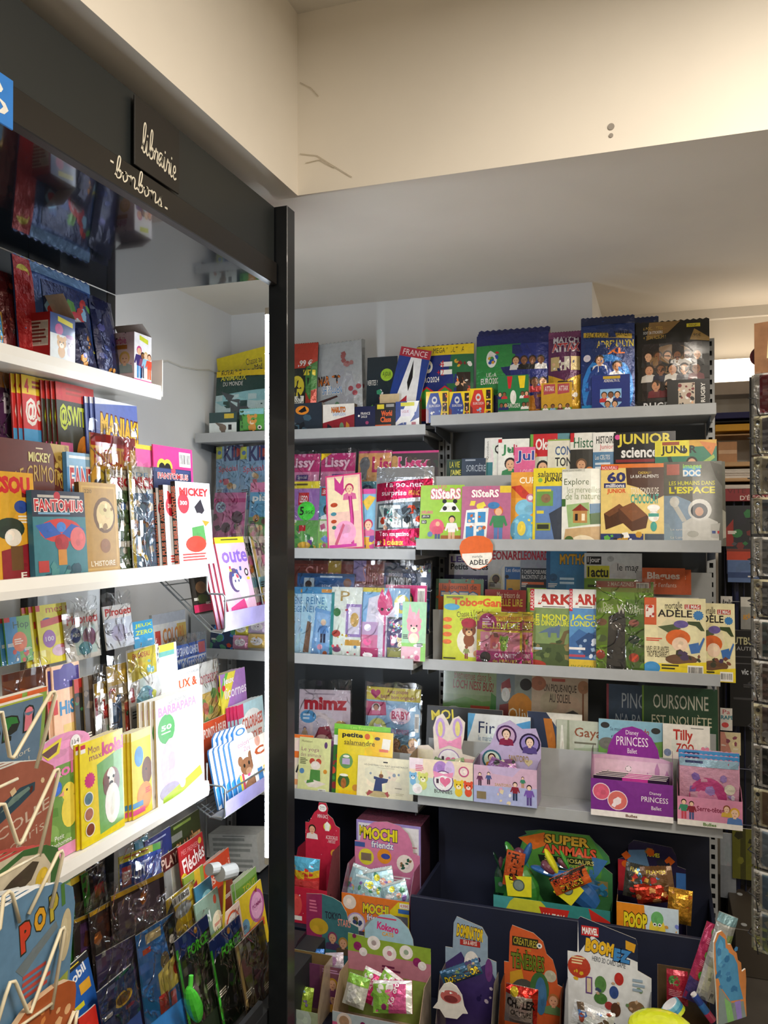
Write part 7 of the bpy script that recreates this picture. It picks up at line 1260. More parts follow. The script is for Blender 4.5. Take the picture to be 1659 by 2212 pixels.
# ================================================================== left unit, middle shelf: comic books
M(G2b,-20,66,806,'bagged purple comic with orange header','5a2a5a',[('r',0,0,1,.1,'d8902a'),('t','Boo',.3,.13,.9,.26,'f0e6ee',.03),('b',.1,.3,.9,.95,12,.12,['a85a3a','8a3a6a','d8b08a','2a2a4a'])],off=-5,bag=True,btop=.08,bow=0)
SW = lambda c,tcol: [('r',0,0,1,.12,c),('t','4',.06,.02,.16,.11,'r',.03),('lines',.24,.03,.7,.09,2,'a83a2a'),('t','XXL',.74,.02,.96,.11,'r',.02)]
M(G2b,48,132,818,'game magazine with red masthead and brown gorilla','c8342e',SW('e8c82a','w') + [('r',0,.12,1,.34,'d0302e'),('t','@SWIT',.06,.14,.96,.32,'f4f0ea',.03),('r',0,.34,.55,.8,'4a9ad0'),('e',.72,.55,.25,.2,'6a3f22'),('e',.76,.6,.14,.09,'d8a878'),('e',.3,.5,.2,.08,'2a6ab0'),('b',.1,.7,.9,1,8,.1,['e8c82a','c8342e','3a2a20'])],copies=2,cstep=(-.011,-.006),group='game magazines with red masthead',spine='8a1c1c')
M(G2b,122,203,833,'game magazine with green masthead and yellow-capped cartoon','3a3a2a',SW('c8342e','w') + [('t','@SWITCH',.06,.14,.98,.32,'c8d82a',dict(bold=.03,out=('2a2a1a',.04))),('e',.68,.5,.24,.16,'e08a24'),('e',.66,.56,.18,.11,'e8c09a'),('r',.05,.4,.35,.62,'d86aa0'),('b',0,.62,1,1,12,.1,['8a4ab0','5a9a3a','3a6ab8','e0c02a'])],copies=3,cstep=(-.011,-.006),off=3.6,group='game magazines with green masthead',spine='6a1418')
M(G2b,207,297,868,'blue and violet puzzle comic with jagged yellow title','4a4a86',[('r',0,0,1,.16,'d8dce6'),('p',[(0,.05),(1,.0),(1,.35),(0,.45)],'5f6fb0'),('t','MANIAK!',.1,.12,1.0,.3,'e8b81e',dict(bold=.04,out=('5a1a1a',.05),rot=-4)),('b',0,.5,1,1,10,.12,['3a3a7a','8a6ab0','2a2a5a','d8d8e4'])],copies=2,cstep=(-.013,-.006),off=6.2,group='violet puzzle comics',spine='2a3f8a')
M(G2m,-60,152,950,'brown leather-look comic book with gilt corners','5f2a1c',[('p',[(0,0),(.16,0),(.1,.16),(0,.3)],'b89a4a'),('p',[(1,0),(.78,0),(.86,.18),(1,.32)],'b89a4a'),('b',.8,.02,.98,.3,14,.03,['d0b45a','8a6a2a']),('lines',.62,.05,.72,.07,1,'d8c8a8'),('t','MICKEY',.54,.09,.78,.17,'d9d08a',.03),('t','LE GRIMOIRE',.4,.26,.94,.4,'c0a048',dict(bold=.0,arc=.5)),('p',[(.5,.7),(.66,.5),(.78,.5),(.9,.75)],'1c1a1a'),('e',.7,.6,.1,.07,'d8d4c8')],name='comic_book',cat='comic',th=.010)
M(G2m,145,240,981,'blue comic with shaded red capital title','4a8ac0',[('r',0,0,1,.14,'8ab4d4'),('lines',.05,.03,.6,.08,1,'e4ecf2'),('t','FANTOMIALD',.06,.14,1.35,.42,'b8242a',dict(bold=.02,out=('f0e8e4',.05))),('e',.6,.6,.2,.1,'d8d8d0')],off=1,name='comic_book',cat='comic',th=.012)
M(G2m,197,293,941,'bagged yellow comic with red header and toy gift','e8b83a',[('r',0,0,1,.1,'b8302a'),('t','FANTOMIUS',.06,.12,.74,.26,'b8302a',.02),('r',.5,.3,1,.6,'d8842a'),('r',.72,.08,.86,.2,'d8402a'),('r',.7,.2,.88,.8,'e8c02a'),('b',.05,.3,.6,1,8,.1,['c8402a','3a2a1c','d8d0b8'])],off=3,bag=True,btop=.1,bow=0)
M(G2m,290,340,962,'pink celebrity magazine with two portraits','d85a9a',[('face',.3,.36,.16,'d8a888','2a1a14','f0e8ea'),('face',.76,.36,.16,'b88060','1f1814','2a2a2a'),('r',0,0,1,.04,'e8c03a')],off=1,bow=0)
M(G2m,332,416,966,'hot pink surprise magazine with cartoon eyes','e0408a',[('c',.2,.2,.12,'e8d84a'),('c',.34,.2,.12,'e8d84a'),('c',.2,.21,.08,'k'),('c',.34,.21,.08,'k'),('t','GOSSIP',.05,.32,.46,.44,'f8eef4',.03),('t','Surprise',.5,.3,.98,.44,'8fd0ea',.01),('bar',.64,.04,.94,.18)],off=2,bow=0)
M(G2m,333,414,1013,'navy comic with framed red and white title behind the thick volumes','26325a',[('r',.04,.02,.96,.1,'3a4a7a'),('c',.5,.06,.06,'c84a5a'),('t','FANTOMIUS',.1,.12,.9,.26,'b8242a',dict(bold=.02,out=('f0e8e4',.05)))],off=4.2,name='comic_book',cat='comic',th=.01,yb=1100)
M(G2f,-60,74,1018,'golden yellow comic with red title and caped duck art','d8a22a',[('t','PICSOU',.1,.04,.93,.2,'c8262a',.06),('r',.78,.17,.98,.23,'6a1c1c'),('e',.76,.32,.12,.06,'2f4a9a'),('lines',.7,.4,.95,.48,3,'f0e8d8'),('e',.55,.52,.25,.1,'2a3a30'),('e',.6,.6,.14,.08,'e8e4da'),('p',[(.4,.72),(.85,.66),(1,.8),(1,1),(.4,1)],'8a1f2a'),('r',.55,.68,.75,.9,'6a4a2a'),('t','E !',.7,.92,.92,.98,'f4f0e8',.02)],off=2,mat=GLOSS)
M(G2f,70,184,1061,'comic volume with red title over a blue caped figure','2f6f86',[('r',0,0,1,.3,'24283a'),('r',.1,.05,.9,.08,'b9b4ac'),('c',.45,.06,.06,'b8303a'),('t','FANTOMIUS',.04,.1,.96,.24,'c02a2e',dict(bold=.03,out=('f0ece6',.05))),('lines',.1,.25,.9,.29,1,'7aa8c8'),('r',0,.3,1,1,'3a7a86'),('e',.5,.46,.4,.14,'c8382e'),('p',[(.04,.4),(.3,.36),(.5,.5),(.2,.55)],'2a5ab0'),('p',[(.96,.44),(.7,.38),(.5,.5),(.8,.6)],'2a5ab0'),('e',.5,.42,.09,.06,'3f7fd0'),('e',.5,.6,.13,.1,'a8242a'),('r',.42,.68,.58,.86,'c8862a'),('c',.82,.56,.16,'d86a6a'),('r',.06,.8,.24,.93,'b83a34'),('b',.1,.86,.9,1,10,.08,['1f4a5a','4a8a8a'])],off=3,name='comic_book',cat='comic',th=.014)
M(G2f,172,252,1043,'tan comic volume with oval animal portrait frame','b8924a',[('r',.05,.04,.95,.96,'c8a45a'),('r',.08,.06,.92,.94,'b08a44'),('t','220',.12,.08,.3,.12,'5a4a24'),('e',.62,.36,.3,.2,'6a4a24'),('e',.64,.36,.24,.16,'d8c08a'),('b',.45,.24,.85,.5,7,.05,['8a6a3a','e8d8a8']),('t',"L'HISTOIRE",.2,.86,.85,.92,'f4ecd8',.01),('e',.6,.7,.14,.08,'8a5a2a')],off=2,name='comic_book',cat='comic',th=.014,spine='5a3f1c')
M(G2f,232,295,1016,'bagged green and red weekly comic with yellow spine','e0d8c4',[('r',0,0,.1,1,'d8c02a'),('t','JOUR',.2,.02,.9,.06,'3a3a3a'),('t','MICK',.15,.07,1.1,.17,'c8262a',.04),('r',.1,.2,1,1,'5a7a4a'),('b',.1,.25,.95,.95,18,.12,['c8302a','e8c83a','3a6ab0','e8dcc8','2a4a2a']),('t','PATIT',.35,.88,.95,.95,'f4f4f4',.01)],off=1,bag=True,btop=.03,bow=0,copies=1,cstep=(-.012,-.006),group='bagged weekly comics with yellow spines')
M(G2f,279,329,1008,'bagged weekly comic with pale blue strip beside thick volumes','dfe0da',[('r',0,0,.12,1,'e0c82a'),('t','DE',.3,.06,.8,.1,'3f8ac0'),('t','MICK',.16,.1,1.1,.22,'c8262a',.04),('r',.12,.26,1,1,'6a8fb0'),('b',.12,.25,.95,.95,14,.13,['c88a3a','e8c83a','8a4a3a','e8dcc8','3f8ac0'])],off=1.2,bag=True,btop=.03,bow=0)
# thick black-spined volumes with lettered spines
for k,(px,yt,of) in enumerate(((338,1056,2.0),(354,1050,4.1),(380,1042,6.2))):
    o = M(G2f,px,px + 74,yt,'thick comic treasury with red lettered black spine, %s from the back' % ORD[k],'e8ecf2',[('r',0,0,.5,.06,'d8d8d8'),('t','LE JOURNAL DE',.22,.03,.8,.06,'5a5a5a'),('t','MICKEY',.1,.07,.94,.17,'c8262a',.05),('c',.2,.26,.16,'c8283a'),('t','300',.1,.23,.3,.28,'w',.02),('p',[(.5,.3),(.7,.2),(.8,.34),(.62,.44)],'20202a'),('e',.62,.46,.16,.09,'f4f0ea'),('p',[(.7,.46),(.94,.48),(.8,.54)],'e8862a'),('p',[(.4,.55),(.75,.52),(.8,.72),(.4,.74)],'4a8a4a'),('e',.5,.75,.3,.1,'b03a2a'),('lines',.1,.86,.8,.96,3,'c8403a')],off=of,name='comic_book',cat='comic',th=.015,spine='15110f',group='thick comic treasuries with black spines',bow=0)
    W_ = abs(max(v.co.x for v in o.children[0].data.vertices)); H_ = max(v.co.z for v in o.children[0].data.vertices)
    pr = Print(.015,H_,lambda x,z,q,W_=W_: (-W_ - q - .0002,.0075 - x,z)); pr.text('LES PLUS BELLES AVENTURES',.12,.06,.9,.97,'d8482e',bold=.02,rot=90,out=('f0d8b8',.03)); pr.build('spine_print',PAPER,o,'spine_lettering')

# ------------------------------------------------------------------ wire baskets at the end of the unit
def basket(z0,zr,label,ztop,xb=-1.50):
    r = empty('wire_basket',Matrix())
    xf = -1.235
    for y in (2.175,2.565):
        mb = MB()
        mb.tube([(xb,y,ztop),(-1.285,y,z0),(xf - .012,y,z0 - .004),(xf,y,z0 + .01),(xf,y,zr + .012),(xf - .008,y,zr + .02),(xf - .055,y,zr + .02),(xf - .062,y,zr + .03),(xf - .062,y,zr + .085)],.0032,8).build('side_frame',WIRE,r,smooth=True)
    MB().tube([(xf,2.17,zr),(xf,2.57,zr)],.003,8).build('front_rail',WIRE,r)
    mb = MB()
    for k in range(4): q = k / 4; x = -1.285 + (xb + 1.285) * q; mb.tube([(x,2.17,z0 + (ztop - z0) * q),(x,2.57,z0 + (ztop - z0) * q)],.0022,6)
    for k in range(4): mb.tube([(xb,2.2 + .11 * k,ztop),(-1.285,2.2 + .11 * k,z0)],.0018,6)
    mb.build('floor_wires',WIRE,r)
    bx('bottom_strip',(-1.282,2.178,z0 - .002),(xf - .004,2.565,z0 + .002),GREYM,r)
    bx('lilac_lip',(xf - .004,2.178,z0 + .002),(xf - .0025,2.565,z0 + (zr - z0) * .62),pmat('lilac_tinted_strip','9a94c8',.25,noise=.2,scale=12),r)
    return tag(r,label,'basket')
basket(1.222,1.314,'zinc wire basket holding pink manga magazines',1.40)
basket(.665,.740,'zinc wire basket holding bear colouring books',.69,-1.33)
K1 = Tier((-1.262,0,1.2245),90,13)
M(K1,468,531,1160,'pale pink drawing magazine with manga girl in wire basket','f0c4de',[('r',0,0,1,.07,'e8dc2a'),('lines',.2,.02,.85,.05,1,'5a5a1a'),('t','oute',.12,.14,1.0,.3,'8a6ad0',.03),('e',.42,.5,.2,.14,'5a4a78'),('e',.46,.52,.14,.1,'f6e6e4'),('b',.3,.34,.7,.48,8,.06,['c8405a','3a5a9a','e8d84a']),('c',.42,.51,.025,'3a3a7a'),('c',.54,.51,.025,'3a3a7a'),('e',.66,.62,.17,.13,'f6f4f6'),('c',.86,.42,.07,'1f1f24'),('c',.86,.42,.04,'f0f0f0'),('r',.84,.48,.94,.51,'e8d02a'),('p',[(.1,.8),(.6,.72),(.7,.95),(.1,.95)],'e0488a')],copies=3,cstep=(-.014,-.008),off=2.2,group='pink manga drawing magazines',spine='a8283a',bow=0)
for k,(px,of) in enumerate(((516,.8),(545,2))):
    M(K1,px,px + 48,1158,'bagged comic magazine with black block letters ' + ('beside the manga girl','touching the light tube')[k],'ecebea',[('r',0,0,.1,1,'e8d83a'),('t','HELLO',.14,.08,1.3,.24,'1c1c1e',.05),('c',.4,.3,.12,'e890b8'),('b',.1,.36,.95,.5,8,.1,['e89a3a','6ab04a','d85a8a','8ac8e0']),('r',0,.5,1,.62,'8fc8dc'),('r',.05,.64,.9,.78,'f0e8ec'),('r',0,.8,1,1,'d83a8a')],off=of,bag=True,btop=.14,group='bagged magazines with black letters in the basket',bow=0)
M(Tier((-1.34,0,1.2645),90,10),412,452,1244,'dark puppy magazine at the back of the wire basket','2a2620',[('e',.5,.3,.3,.16,'8a6a4a'),('e',.5,.6,.3,.12,'4a5a2a'),('r',0,.74,1,.94,'c82a5a')],off=0)

# ================================================================== left unit, lower shelf
M(G3b,12,70,1331,'blue and green stickers magazine with orange badge','6aae4a',[('r',0,0,.45,1,'3f8ac0'),('r',0,0,.2,.1,'c83a3a'),('t','Hop',.3,.1,.9,.3,'1f4a2a',.0),('c',.5,.55,.28,'e0703a'),('lines',.3,.48,.7,.62,3,'f4e4d4'),('b',.1,.75,.9,1,6,.1,['c84a3a','f0f0f0','3f8ac0'])],copies=2,cstep=(-.012,-.007),group='blue and green stickers magazines',yb=1432)
M(G3b,82,150,1304,'yellow toddler magazine with violet disc','e0d42a',[('r',0,0,.12,.1,'c83a3a'),('t','mes p',.3,.06,1.1,.18,'b8302a',.0),('e',.3,.28,.16,.06,'2f5ab0'),('p',[(.1,.26),(.9,.2),(.9,.32),(.1,.38)],'c8382a'),('c',.32,.58,.2,'9a5ab0'),('t','100',.2,.54,.46,.62,'f4f0f4',.01),('e',.6,.8,.24,.1,'d8b8d0')],copies=2,cstep=(-.016,-.007),off=1,group='yellow toddler magazines with violet disc',spine='b89a1e',yb=1432)
PIR = [('t','Pirouette',.08,.06,1.2,.26,'d0382a',.03),('p',[(.2,.35),(.9,.3),(.9,.9),(.3,.9)],'cfe4e0'),('c',.3,.48,.15,'2a3f8a'),('t','+30',.2,.44,.42,.52,'f4f4f4',.02),('e',.7,.55,.2,.2,'8a4a6a'),('e',.55,.78,.2,.14,'5a9aa8'),('p',[(.6,.2),(.8,.3),(.7,.5)],'e8e8e4')]
M(G3b,140,214,1320,'bagged white puzzle magazine with red title and navy badge','eceae4',PIR,off=2,bag=True,btop=.28,bow=0,yb=1425)
M(G3b,226,286,1306,'second white puzzle magazine in a bag with yellow gift','eceae4',[('t','Pirouette',.06,.06,1.2,.24,'d0382a',.03),('r',0,.3,1,1,'d8dce4'),('e',.5,.65,.3,.2,'b8b4c8')],off=3,bag=True,btop=.3,bow=0,yb=1400)
M(G3b,288,332,1340,'blue games booklet with lime lettering','3f9ac8',[('t','JEUX',.1,.1,.95,.26,'d8e04a',.02),('t','ZERO',.1,.34,.95,.5,'d8e04a',.02)],off=1,yb=1400)
M(G3m,8,110,1446,'brown and red toddler album behind the white wire rack','8a4a2a',[('t','BV',.5,.15,.98,.35,'5a2a6a',.04),('b',0,.1,1,.9,10,.1,['c8642a','3a5a3a','e0b84a','2a3a5a'])],off=0,bag=True,btop=.12,bow=0)
M(G3m,112,172,1434,'storytime magazine with violet rounded top and red bird','f0c4a4',[('e',.55,.08,.3,.09,'4a3f8f'),('r',.05,.03,.98,.2,'4a3f8f'),('b',.3,.02,.95,.18,8,.03,['8a7ad0','c8c0e8']),('r',0,.28,.14,.4,'c83a3a'),('t','HiST',.2,.3,1.0,.42,'3f8ac0',.04),('r',.3,.5,.7,.58,'e8c878'),('e',.7,.78,.3,.14,'d0402a'),('c',.85,.82,.1,'f0f0f0'),('c',.87,.82,.05,'2a3a5a'),('e',.65,.96,.2,.05,'e0b02a')],off=1,copies=1,cstep=(-.013,-.006),group='storytime magazines with violet top')
for k,(px,c,lb) in enumerate(((160,'2a2a28','dark album with green corner beside the storytime magazine'),(180,'3a2f28','dark brown album next to the laboratory magazine'))):
    M(G3m,px,px + 46,1462 - 6 * k,lb,c,[('r',0,0,.4,.14,'b8302a' if k == 0 else '5a4a3a'),('b',.0,.1,.9,.9,9,.14,['3f7a4a' if k == 0 else '6a5a4a','6a3a2a','1c1c1a'])],off=1.5 + k,spine='8a7a5a')
M(G3m,204,258,1470,'bagged white laboratory magazine with red title','ecebe8',[('r',0,0,1,.14,'d8b83a'),('r',0,.16,.1,.4,'c8283a'),('t','labo',.3,.2,1.1,.42,'d0302e',.05),('p',[(.4,.5),(.6,.48),(.8,.8),(.4,.82)],'b8dcc0'),('e',.3,.88,.2,.08,'6a8ac8')],off=3.4,bag=True,btop=.2,bow=0)
M(G3m,233,296,1432,'bagged toy set card with orange and blue tools','d8c8a0',[('r',0,0,1,.2,'e8c82a'),('r',.1,.3,.4,.9,'2f5a8a'),('r',.5,.4,.75,.95,'d8502a'),('b',.05,.25,.95,.95,12,.1,['e0a82a','3f8a5a','c8302a','8a6a3a'])],off=4,bag=True,btop=.1,bow=0)
M(G3m,276,344,1398,'bagged white activity magazine with yellow strip and plastic toys','f0f0ee',[('p',[(0,.02),(.9,.0),(.9,.26),(0,.3)],'e8d83a'),('t','EN CADEAU',.15,.04,.7,.09,'c8302a',.02),('t','a',.02,.34,.16,.48,'d0302e',.05),('b',.15,.12,.85,.26,5,.07,['e8c84a','8ac8d8']),('e',.5,.5,.3,.14,'7fb8c8'),('r',.45,.7,.85,.9,'d8506a'),('b',.1,.4,.9,.95,9,.08,['3f8ac0','e8a0b8','d8d84a','6a8ad0'])],off=5.4,bag=True,btop=.06,bow=0)
M(G3m,330,382,1392,'plain white activity magazine glaring beside the light tube','f4f4f2',[('r',0,0,.9,.07,'e0d84a'),('r',0,.07,.9,.12,'6aa8a0')],off=4.5,bow=0)
M(G3m,361,432,1444,'white dot-to-dot book with red and blue capitals','f2f0ea',[('t','MES MAGIQUES POINTS À RELIER',.04,.06,.98,.11,'5a6a80'),('t','JEUX &',.12,.16,.9,.34,'d8582a',.03),('t','COULEURS',.06,.38,1.0,.56,'3f8ac0',.03)],off=3.2,name='activity_book',cat='book')
DUK = [('e',.55,.11,.6,.12,'e898c4'),('r',.1,.2,.98,.98,'e898c4'),('r',.16,.24,.92,.9,'6f9a44'),('b',.16,.3,.9,.9,10,.12,['5a8a34','86ae5a','4a7428']),('duck',.62,.48,.17,'f0d84a','e8a08a'),('e',.35,.42,.13,.06,'3f6fd0'),('t','kolo',.3,.24,.95,.34,'e87ab0',.03),('t','Petit',.3,.8,.5,.84,'f4f4ee'),('t','Bonhomme',.22,.85,.66,.89,'f4f4ee'),('p',[(.02,.08),(.5,.02),(.44,.14),(.2,.17)],'e8d83a'),('p',[(.06,.1),(.44,.05),(.38,.12),(.2,.15)],'6a4a4a'),('c',.8,.1,.12,'f4f0f0'),('t','1à4',.72,.07,.88,.11,'4a4a4a')]
M(G3f,82,182,1588,'pink blister pack with duckling photo and rounded header','e898c4',DUK,off=2.6,mat=GLOSS,name='toy_magazine',cat='magazine',bow=.004,outline=[(0,1),(.0,.19),(.06,.1),(.2,.03),(.45,0),(.7,.03),(.9,.1),(1,.2),(1,1)],th=.012)
M(G3f,172,266,1590,'yellow album magazine with spaniel puppy photo','e8d41e',[('r',.02,.02,.12,.1,'f0ece8'),('r',.02,.02,.12,.06,'c8304a'),('t','Mon',.18,.06,.42,.13,'8a4a5a',.0),('t','maxi',.2,.14,.5,.2,'8a4a5a',.0),('t','kolala',.48,.06,1.15,.2,'c8307a',.05),('star',.2,.38,.12,14,'c8307a'),('p',[(.36,.26),(.96,.18),(.98,.92),(.4,.95)],'6fa85a'),('e',.68,.46,.2,.12,'7a3f22'),('e',.68,.46,.11,.12,'f0e8e0'),('c',.62,.44,.025,'k'),('c',.74,.44,.025,'k'),('e',.68,.5,.05,.025,'2a1c18'),('e',.56,.5,.07,.1,'6a3418'),('e',.82,.5,.07,.1,'6a3418'),('e',.7,.7,.18,.2,'f2ece6'),('c',.16,.55,.1,'e8e4da'),('c',.16,.55,.085,'5a7a8a'),('c',.16,.7,.1,'e8e4da'),('c',.16,.7,.085,'a86a5a'),('c',.18,.85,.1,'e8e4da'),('c',.18,.85,.085,'7a3a1c')],copies=3,cstep=(-.010,-.006),off=3.6,group='yellow album magazines with puppy',spine='c8a81a',mat=GLOSS)
M(G3f,283,325,1576,'yellow toddler magazine with brown child face and blue toy','e8d23a',[('r',.0,0,1,.1,'f0e48a'),('e',.35,.3,.22,.12,'5a9ad0'),('e',.75,.5,.28,.16,'6a3f28'),('c',.7,.48,.04,'k'),('e',.6,.78,.4,.16,'e0862a'),('r',0,.82,.5,.88,'3f8ac0'),('r',0,.9,.6,.96,'d8508a')],copies=4,cstep=(-.009,-.006),off=3.8,group='yellow toddler magazines with brown child',spine='d8b21c')
M(G3f,336,438,1496,'large white activity book with pink rounded shape and green badge','f4f3ef',[('t','Le monde',.26,.03,.62,.07,'6a6a6a'),('t','BARBAPAPA',.05,.08,.85,.17,'d88ac0',.04),('c',.2,.3,.17,'3f9a4a'),('t','50',.1,.26,.3,.31,'f4f4f4',.03),('lines',.1,.33,.3,.35,1,'e4f0e4'),('e',.28,.66,.2,.26,'eab0cc'),('p',[(.08,.7),(.5,.7),(.4,.9),(.16,.9)],'eab0cc'),('e',.24,.9,.2,.08,'9a90a8'),('p',[(.1,.94),(.9,.8),(.95,.9),(.5,.97),(.1,.99)],'a8c83a'),('c',.5,.88,.06,'f0ece4')],copies=3,cstep=(-.012,-.006),off=5,group='white activity books with pink shape',spine='c8b48a',name='activity_book',cat='book',th=.007)
K2 = Tier((-1.285,0,.6675),90,12)
BEAR = [(0,1),(0,.22),(.04,.18),(.2,.17),(.24,.06),(.38,0),(.6,0),(.74,.06),(.78,.17),(.94,.18),(1,.22),(1,1)]
M(K2,492,548,1564,'white die-cut colouring book with brown bear','f2f2f0',[('e',.5,.1,.2,.05,'3f8ad0'),('e',.5,.1,.13,.035,'d8e8f0'),('t','colorie',.3,.24,.85,.31,'d890b8',.0),('t','Zoo',.5,.33,.8,.39,'d890b8'),('e',.52,.6,.26,.12,'9a6a4a'),('c',.3,.5,.1,'9a6a4a'),('c',.72,.48,.09,'9a6a4a'),('c',.42,.58,.04,'k'),('c',.62,.57,.04,'k'),('e',.56,.68,.12,.05,'c89a78'),('e',.54,.73,.06,.02,'e0609a'),('p',[(.02,.72),(.2,.66),(.3,.9),(.02,.96)],'3f9ad8'),('r',.16,.68,.24,.95,'e8d84a'),('r',.26,.67,.34,.95,'d84a5a'),('e',.6,.9,.3,.12,'a87a58')],outline=BEAR,copies=4,cstep=(-.018,-.008),off=5,group='die-cut bear colouring books',name='colouring_book',cat='book',th=.006,side='3f7fc0')
M(K2,541,590,1584,'white colouring book with orange capital beside the light tube','f4f2ee',[('c',.3,.08,.12,'e8b0a0'),('t','Col',.1,.2,1.0,.36,'c8582a',.04),('r',.1,.6,.3,.95,'3f8ad0'),('r',.36,.6,.5,.95,'e8d04a'),('r',.56,.62,.7,.95,'6ab04a')],off=6,name='colouring_book',cat='book')
# stepped wire rack behind the baskets
r = empty('stepped_rack',Matrix())
for (x0,x1,z) in ((-1.375,-1.335,.700),(-1.425,-1.385,.80),(-1.475,-1.435,.93),(-1.52,-1.48,1.05)):
    mb = MB()
    for k in range(3): mb.tube([(x0 + (x1 - x0) * k / 2,2.18,z - .003),(x0 + (x1 - x0) * k / 2,2.57,z - .003)],.0026,6)
    for y in (2.2,2.38,2.56): mb.tube([(x0,y,z - .0055),(x1,y,z - .0055)],.002,6)
    mb.build('ledge',WIRE,r)
for y in (2.19,2.56): MB().tube([(-1.53,y,0),(-1.53,y,1.06)],.004,8).build('leg',WIRE,r)
for y in (2.19,2.56):
    for z,x in ((.693,-1.375),(.793,-1.425),(.923,-1.475)): MB().tube([(-1.53,y,z),(x,y,z)],.0025,6).build('arm',WIRE,r)
tag(r,'stepped zinc wire rack between white shelves and back wall','rack')
S1,S2,S3,S4 = Tier((-1.355,0,.7005),90,5),Tier((-1.405,0,.8005),90,5),Tier((-1.455,0,.9305),90,5),Tier((-1.50,0,1.0505),90,5)
M(S4,330,402,1322,'white colouring block with rainbow capitals and crayon','e4e2dc',[('r',0,0,1,.16,'b9bcc4'),('r',.05,.26,.2,.5,'c8483a'),('t','COLORI',.26,.24,.9,.48,'d88a3a',.03),('t','combo',.36,.54,.85,.7,'c88a5a',.0),('r',.7,.2,1,.7,'d8b85a')],name='colouring_book',cat='book',th=.01)
M(S3,378,446,1388,'bagged blue workbook with white block capitals','d4d8dc',[('r',0,0,1,.2,'2f5ab0'),('t','LE GRAND CAHIER',.04,.04,.76,.16,'f0f2f6',.02),('r',.76,.02,.98,.18,'c84a3a'),('t','MONTESSORI',.06,.22,.98,.38,'3f6fc0',.02),('e',.5,.7,.24,.22,'8a6a5a'),('e',.8,.68,.12,.16,'d8b49a'),('lines',.05,.5,.2,.7,3,'8ab03a')],copies=3,cstep=(-.010,-.006),off=3,bag=True,btop=.12,group='bagged blue workbooks',spine='2a4a9a',name='workbook',cat='book',bow=0)
M(S2,411,473,1430,'white workbook with thin red title and ochre shapes','eceae4',[('r',0,0,.16,.14,'d8482a'),('t','montessori',.2,.1,.98,.24,'c8384a',-.005),('r',.1,.34,.9,.7,'e0c06a'),('b',.1,.36,.9,.9,8,.1,['8ab86a','d87a6a','d8a04a'])],off=3,name='workbook',cat='book',bag=True,btop=.06,bow=0)
M(S2,476,531,1449,'violet unicorn sticker book with rainbow band','a87ac0',[('p',[(0,.3),(.3,.0),(.6,.0),(0,.7)],'e8d84a'),('p',[(0,.2),(.2,0),(.3,0),(0,.36)],'6ab84a'),('t','Jeux',.1,.06,.5,.18,'f4f0f8',.02),('t','licornes',.12,.2,1.0,.36,'f0e8f6',.01),('e',.5,.7,.25,.16,'e0b8e0'),('c',.1,.2,.06,'d8304a')],copies=3,cstep=(-.013,-.008),off=4,group='violet unicorn sticker books',spine='d8c03a',name='sticker_book',cat='book')
M(S1,514,570,1512,'pale blue colouring book with red capitals','b4d8e4',[('e',.5,.42,.46,.3,'eef2f4'),('t','COLORIAGES',.12,.22,.92,.4,'c8482a',.03),('t','MAGIQUES',.16,.46,.86,.62,'c8482a',.03),('r',0,0,.2,.2,'d83a6a')],copies=3,cstep=(-.012,-.007),off=3,group='pale blue colouring books',spine='c83060',name='colouring_book',cat='book')
M(S1,436,492,1552,'orange dot-to-dot block behind the bear books','d8502a',[('t','POINTS À RELIER',.06,.06,.96,.24,'f6ece0',.02)],off=0,name='activity_book',cat='book')
# white leaflet carton on the dark floor of the back corner
r_ = BOX(Matrix.Translation((-1.49,2.70,.2625)) @ Matrix.Rotation(math.radians(-6),4,'Y'),.20,.09,.135,'pale grey ruled carton in the dark corner behind the light tube',name='carton',cat='box',col='b9bcba',sides=dict(left='8a8c88'),front=[('lines',.08,.1,.96,.95,6,'8f9492'),('lines',.3,.04,.9,.07,1,'6a6e6c')])
o = bx('corner_plinth',(-1.80,2.60,.001),(-1.30,2.81,.25),SLOT); tag(o,'black plinth in the corner under the grey shelves','plinth')

# ================================================================== floor bin under the white shelves
GRN = ['2f6a2a','4f9a3a','1c3a1a','d8d83a','6a8a4a']
M(B1,352,440,1768,'dark green games magazine with cream and orange title','34421f',[('lines',.3,.03,.95,.09,1,'8aa04a'),('r',.1,.12,.5,.2,'8a8a80'),('t','PLANÈTE',.34,.2,.98,.42,'d8a86a',dict(bold=.03,out=('6a2a1a',.04))),('t','JEUX',.36,.46,.84,.66,'d8d8cc',.04),('c',.12,.3,.08,'c8823a'),('t','5',.6,.74,.68,.84,'d8c83a')],off=0,yb=1960)
M(B1,318,376,1797,'navy puzzle magazine with yellow hand lettering','26306a',[('lines',.1,.06,.8,.1,1,'a8b0d0'),('t','enfants',.2,.26,.98,.48,'d8d83a',.0),('r',0,.5,1,1,'2f6a86')],off=1,yb=1960)
M(B1,296,326,1806,'small teal puzzle booklet at the back of the bin','2f6a7a',[('r',0,.6,1,1,'8a5a4a'),('b',.1,.1,.9,.9,5,.2,['4a8a9a','d8c84a'])],off=0,yb=1960)
M(B1,346,392,1838,'crossword magazine with dark red block title','c8c4bc',[('r',0,0,1,.3,'5a1c1c'),('t','PLAY',.1,.06,.9,.26,'d8b8a8',.02),('r',0,.3,.5,1,'8a8a88')],off=2,yb=1960)
M(B2,390,447,1808,'red arrow-word magazine with white title','b02226',[('t','MES PREMIERS',.1,.08,.8,.16,'d88a8a'),('t','Fléchés',.1,.18,.98,.42,'f0e8e4',dict(bold=.02,rot=8)),('c',.85,.1,.07,'d8b83a'),('p',[(0,.66),(.9,.5),(1,.5),(1,1),(0,1)],'2f6fb8'),('e',.1,.5,.12,.08,'d8c02a')],off=0,yb=1960)
